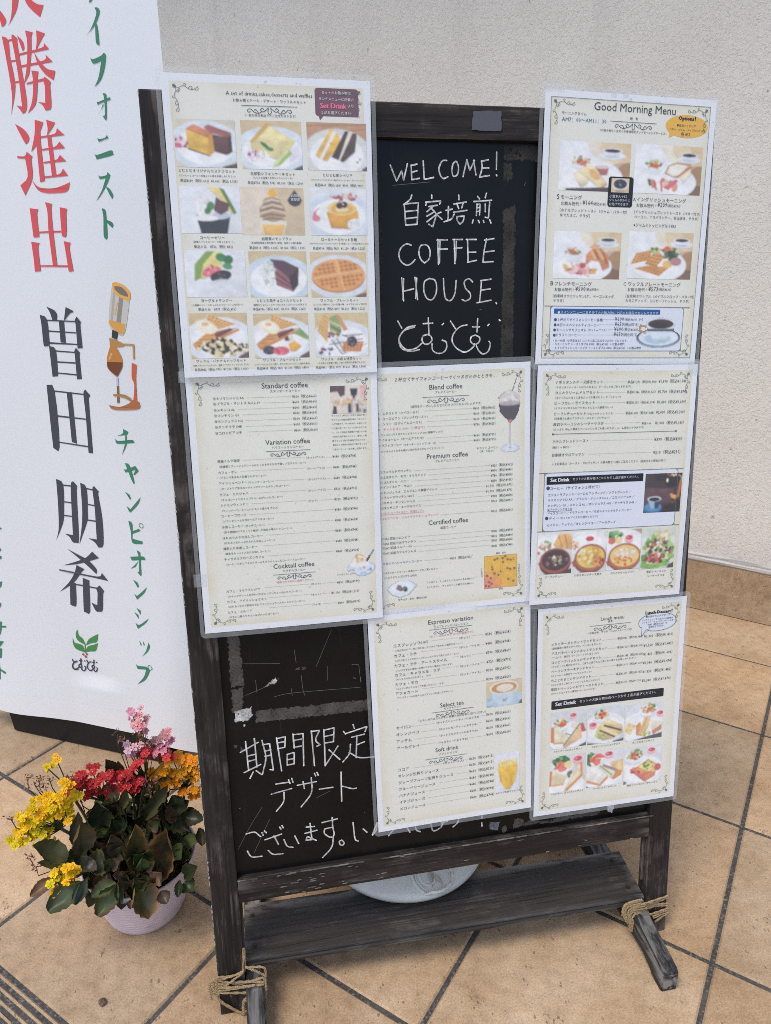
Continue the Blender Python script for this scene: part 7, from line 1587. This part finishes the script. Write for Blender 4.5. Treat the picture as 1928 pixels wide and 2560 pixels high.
for pi_, (lab, heads, root_) in enumerate(SPEC):
    e = empty('kalanchoe_plant', root_); tag(e, lab, 'plant', 'kalanchoes in the pink pot'); plants.append(e)
    inv = Matrix.Translation(-Vector(root_))
    st = MB(); sc_ = hx('4a5a2c')
    for hi, (key, r, hc) in enumerate(heads):
        mb = MB(); base_c = hx(hc)[:3]; ps = [P3(s) for s in FLOWERS[key]]
        cen = sum(ps, Vector()) / len(ps); foot_ = Vector(root_) + Vector((random.uniform(-.012, .012), random.uniform(-.01, .01), 0))
        node = cen * .78 + foot_ * .22 + Vector((0, .012, -.012))
        mid = (foot_ + node) / 2 + Vector((0, .008, .004))
        st.tube(smooth_line([foot_, mid, node], 6), .0022, 6, hx('5a5a34') if key != 'p' else hx('8a7350'))
        for k, p in enumerate(ps):
            rnd = random.Random(k * 13 + hi * 7 + pi_); q = p + Vector((0, rnd.uniform(-.008, .010), rnd.uniform(-.003, .003)))
            bc = tuple(v * rnd.uniform(.85, 1.1) for v in base_c)
            if key in 'pq' and rnd.random() < .4: bc = tuple(a * .5 + b_ * .5 for a, b_ in zip(bc, hx('f0d8d4')[:3]))
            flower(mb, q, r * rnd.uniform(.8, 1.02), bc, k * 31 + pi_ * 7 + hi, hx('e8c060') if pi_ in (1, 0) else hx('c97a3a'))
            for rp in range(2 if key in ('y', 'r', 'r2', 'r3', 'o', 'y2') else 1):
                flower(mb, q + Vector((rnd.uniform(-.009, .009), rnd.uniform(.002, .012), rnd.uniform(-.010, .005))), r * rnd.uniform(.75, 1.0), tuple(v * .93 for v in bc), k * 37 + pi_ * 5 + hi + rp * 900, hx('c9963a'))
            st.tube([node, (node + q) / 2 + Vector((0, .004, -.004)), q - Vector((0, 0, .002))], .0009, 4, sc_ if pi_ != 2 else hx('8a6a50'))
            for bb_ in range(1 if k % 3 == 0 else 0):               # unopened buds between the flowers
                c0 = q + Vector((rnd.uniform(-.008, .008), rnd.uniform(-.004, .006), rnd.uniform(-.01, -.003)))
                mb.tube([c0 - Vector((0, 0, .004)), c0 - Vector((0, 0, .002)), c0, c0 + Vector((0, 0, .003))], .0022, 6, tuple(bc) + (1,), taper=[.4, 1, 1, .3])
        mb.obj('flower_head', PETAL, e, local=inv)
    # spent brown heads
    dry = {0: ['-265.0,165.0,224.0', '-243.0,190.0,265.0', '-236.0,190.0,257.0', '-229.0,190.0,262.0', '-222.0,190.0,250.0', '-216.0,190.0,262.0', '-246.0,150.0,166.0', '-240.0,150.0,150.0', '-190.0,190.0,262.0', '-184.0,190.0,255.0'], 1: ['-180.0,190.0,225.0', '-95.0,200.0,225.0', '-88.0,195.0,215.0', '-80.0,200.0,228.0'], 2: ['-125.0,220.0,300.0', '-121.0,220.0,292.0', '-98.0,220.0,302.0', '-92.0,220.0,290.0', '-84.0,220.0,280.0'], 3: []}[pi_]
    if dry:
        for k, s in enumerate(dry):
            dm = MB(); p = P3(s); rnd = random.Random(k + 50 * pi_)
            st.tube([p, p + Vector((rnd.uniform(-.004, .004), .004, -.02)), p.lerp(Vector(root_), .35)], .0007, 4, hx('5a4030'))
            for j in range(16):
                d = Vector((rnd.uniform(-1, 1), rnd.uniform(-1, 1), rnd.uniform(-.6, 1))).normalized(); s_ = d.orthogonal().normalized(); q = p + Vector((rnd.uniform(-.006, .006), rnd.uniform(-.004, .004), rnd.uniform(-.006, .006)))
                L = rnd.uniform(.003, .007); c = hx(rnd.choice(['6a4434', '7d5640', '8f6a4c', '553428']))
                dm.add([q, q + d * L * .6 + s_ * L * .2, q + d * L, q + d * L * .6 - s_ * L * .2], [(0, 1, 2, 3)], c)
            dm.obj('spent_flower', PETAL, e, local=inv)
    st.obj('stems', stm, e, smooth=True, local=inv)
jade = empty('kalanchoe_plant', (-.10, .16, .088)); tag(jade, 'leafy kalanchoe rosette without flowers at the front of the pot', 'plant', 'kalanchoes in the pink pot'); plants.append(jade)
LM = [MB() for _ in plants]
for k, s in enumerate(LEAVES):
    b_, t, wd, c, ed = s.split(); b_, t = P3(b_), P3(t)
    if b_.y < .145 and b_.x > -.17: w_ = 4
    elif b_.x < -.15: w_ = 0
    elif b_.x > -.075: w_ = 3
    elif b_.y > .205: w_ = 2
    else: w_ = 1
    leaf(LM[w_], b_, b_ + (t - b_) * 1.08, float(wd) / 1000 * 1.12, c, ed, k)
rnd = random.Random(11)
for k in range(150):                                                # leaves carried along the stems, up to the flower heads
    a = rnd.uniform(0, 6.28); r = rnd.uniform(.015, .072); q = PC + Vector((r * math.cos(a), r * math.sin(a) + .006, rnd.uniform(.10, .165 if r < .055 else .13)))
    L = rnd.uniform(.026, .046); o = rnd.uniform(.5, 1)
    t = q + Vector((math.cos(a) * L * o, math.sin(a) * L * o - L * .2, L * rnd.uniform(-.45, .75)))
    w_ = 4 if q.y < .18 else 0 if q.x < -.15 else 3 if q.x > -.08 else 2 if q.y > .225 else 1
    leaf(LM[w_], q, t, rnd.uniform(.018, .032), rnd.choice(['2a3a1c', '34482a', '3e4e2a', '4a4a2e', '26321e', '4c4030', '46602c', '5c4438']), rnd.choice(['0', '0', '0', '6a4436']), 300 + k)
rnd = random.Random(3)
for k in range(190):                                                 # inner leaves that fill the pot
    a = rnd.uniform(0, 6.28); r = rnd.uniform(0, .058); b_ = PC + Vector((r * math.cos(a), r * math.sin(a), .088))
    L = rnd.uniform(.028, .052); t = b_ + Vector((math.cos(a) * L * rnd.uniform(.1, .7), math.sin(a) * L * rnd.uniform(.1, .7), L * rnd.uniform(.4, 1)))
    w_ = 4 if b_.y < .185 else 0 if b_.x < -.14 else 3 if b_.x > -.085 else 1
    leaf(LM[w_], b_, t, rnd.uniform(.016, .032), rnd.choice(['2a3a1c', '34482a', '3e4e2a', '4c4030', '26321e', '423228', '545030', '46602c', '5a4a3a']), rnd.choice(['0', '0', '6a4a3a']), 100 + k)
for e, mb in zip(plants, LM):
    if mb.V: mb.obj('foliage', FOLI, e, smooth=True, local=Matrix.Translation(-e.location))

# ---------------------------------------------------------------- round ceramic lid on the shelf, pebble
cm_, cnt, cb = mat('pale glazed stoneware', (.50, .53, .52, 1), .38); n = N(cnt); tc = n('TexCoord')
f = n('TexNoise', {'Vector': tc.outputs['Object'], 'Scale': 60.0, 'Detail': 6.0, 'Roughness': .7}).outputs['Fac']
f2 = n('TexNoise', {'Vector': tc.outputs['Object'], 'Scale': 300.0, 'Detail': 2.0}).outputs['Fac']
c = n.ramp(f, [(.3, (.60, .58, .51)), (.6, (.68, .66, .59)), (.8, (.72, .70, .63))])
cnt.links.new(n.mix(n.ramp(f2, [(.66, g3(0)), (.72, g3(.5))]), c, (.3, .3, .28, 1)), cb.inputs['Base Color'])
lid = empty('ceramic_lid', (.288, .187, ZS)); tag(lid, 'round pale ceramic lid lying on the shelf behind the lower rail', 'lid')
prof = [(0, .0), (.122, .0), (.1285, .003), (.131, .009), (.1295, .014), (.12, .0185), (.1, .023), (.07, .027), (.03, .029), (0, .0295)]
V = []; F = []
prof = [(r * .985, z) for r, z in prof]
for r, z in prof:
    for s in range(96): a = 2 * math.pi * s / 96; V.append((r * math.cos(a), r * math.sin(a), z))
for i in range(len(prof) - 1):
    for s in range(96): F.append((i * 96 + s, i * 96 + (s + 1) % 96, (i + 1) * 96 + (s + 1) % 96, (i + 1) * 96 + s))
mesh('lid_body', V, F, cm_, lid, smooth=True)
ex, ey = .021, -.100
def lidz(x, y):
    r = math.hypot(x, y); 
    for (r0, z0), (r1, z1) in zip(prof[4:], prof[5:]):
        if r1 <= r <= r0: return z0 + (z1 - z0) * (r - r0) / (r1 - r0)
    return .02
mb = MB()
for rr, hh in ((.030, .0022), (.0255, .0013), (.015, .0018)):
    mb.tube([(ex + rr * math.cos(a * .2618) * (1 if rr > .02 else .8) - (.008 if rr < .02 else 0), ey + rr * math.sin(a * .2618), lidz(ex + rr * math.cos(a * .2618), ey + rr * math.sin(a * .2618)) + .0002) for a in range(25)], hh, 8)
mb.obj('relief_ring', cm_, lid, smooth=True)
mb = MB()
for (x0, y0, x1, y1, wd) in ((-.004, -.02, -.002, .016, .006), (.0, .002, .012, -.016, .008)):
    p = [(ex + x0, ey + y0), (ex + (x0 + x1) / 2 + wd * .6, ey + (y0 + y1) / 2), (ex + x1, ey + y1), (ex + (x0 + x1) / 2 - wd * .6, ey + (y0 + y1) / 2)]
    V = [(a, b_, lidz(a, b_) + .0012) for a, b_ in p] + [(ex + (x0 + x1) / 2, ey + (y0 + y1) / 2, lidz(ex, ey) + .003)]
    mb.add(V, [(0, 1, 4), (1, 2, 4), (2, 3, 4), (3, 0, 4)])
mb.obj('leaf_relief', mat('tan relief', (.40, .35, .25, 1), .6)[0], lid)

def rock():
    bm = bmesh.new(); bmesh.ops.create_icosphere(bm, subdivisions=3, radius=.005)
    for v in bm.verts:
        q = v.co.copy(); v.co *= 1 + .5 * noise.noise(q * 180); v.co.z *= .7
    zmin = min(v.co.z for v in bm.verts)
    bm.verts.index_update(); V = [(v.co.x, v.co.y, v.co.z - zmin) for v in bm.verts]; F = [[v.index for v in q.verts] for q in bm.faces]; bm.free()
    rm, rnt, rb = mat('brown stone', (.12, .08, .055, 1), .8); n = N(rnt); tc = n('TexCoord')
    f = n('TexNoise', {'Vector': tc.outputs['Object'], 'Scale': 400.0, 'Detail': 4.0}).outputs['Fac']
    rnt.links.new(n.ramp(f, [(.3, (.05, .033, .022)), (.7, (.2, .14, .1))]), rb.inputs['Base Color'])
    o = mesh('pebble', V, F, rm); o.location = (-.156, .047, 0)
    tag(o, 'small brown pebble lying on the paving', 'pebble')
rock()
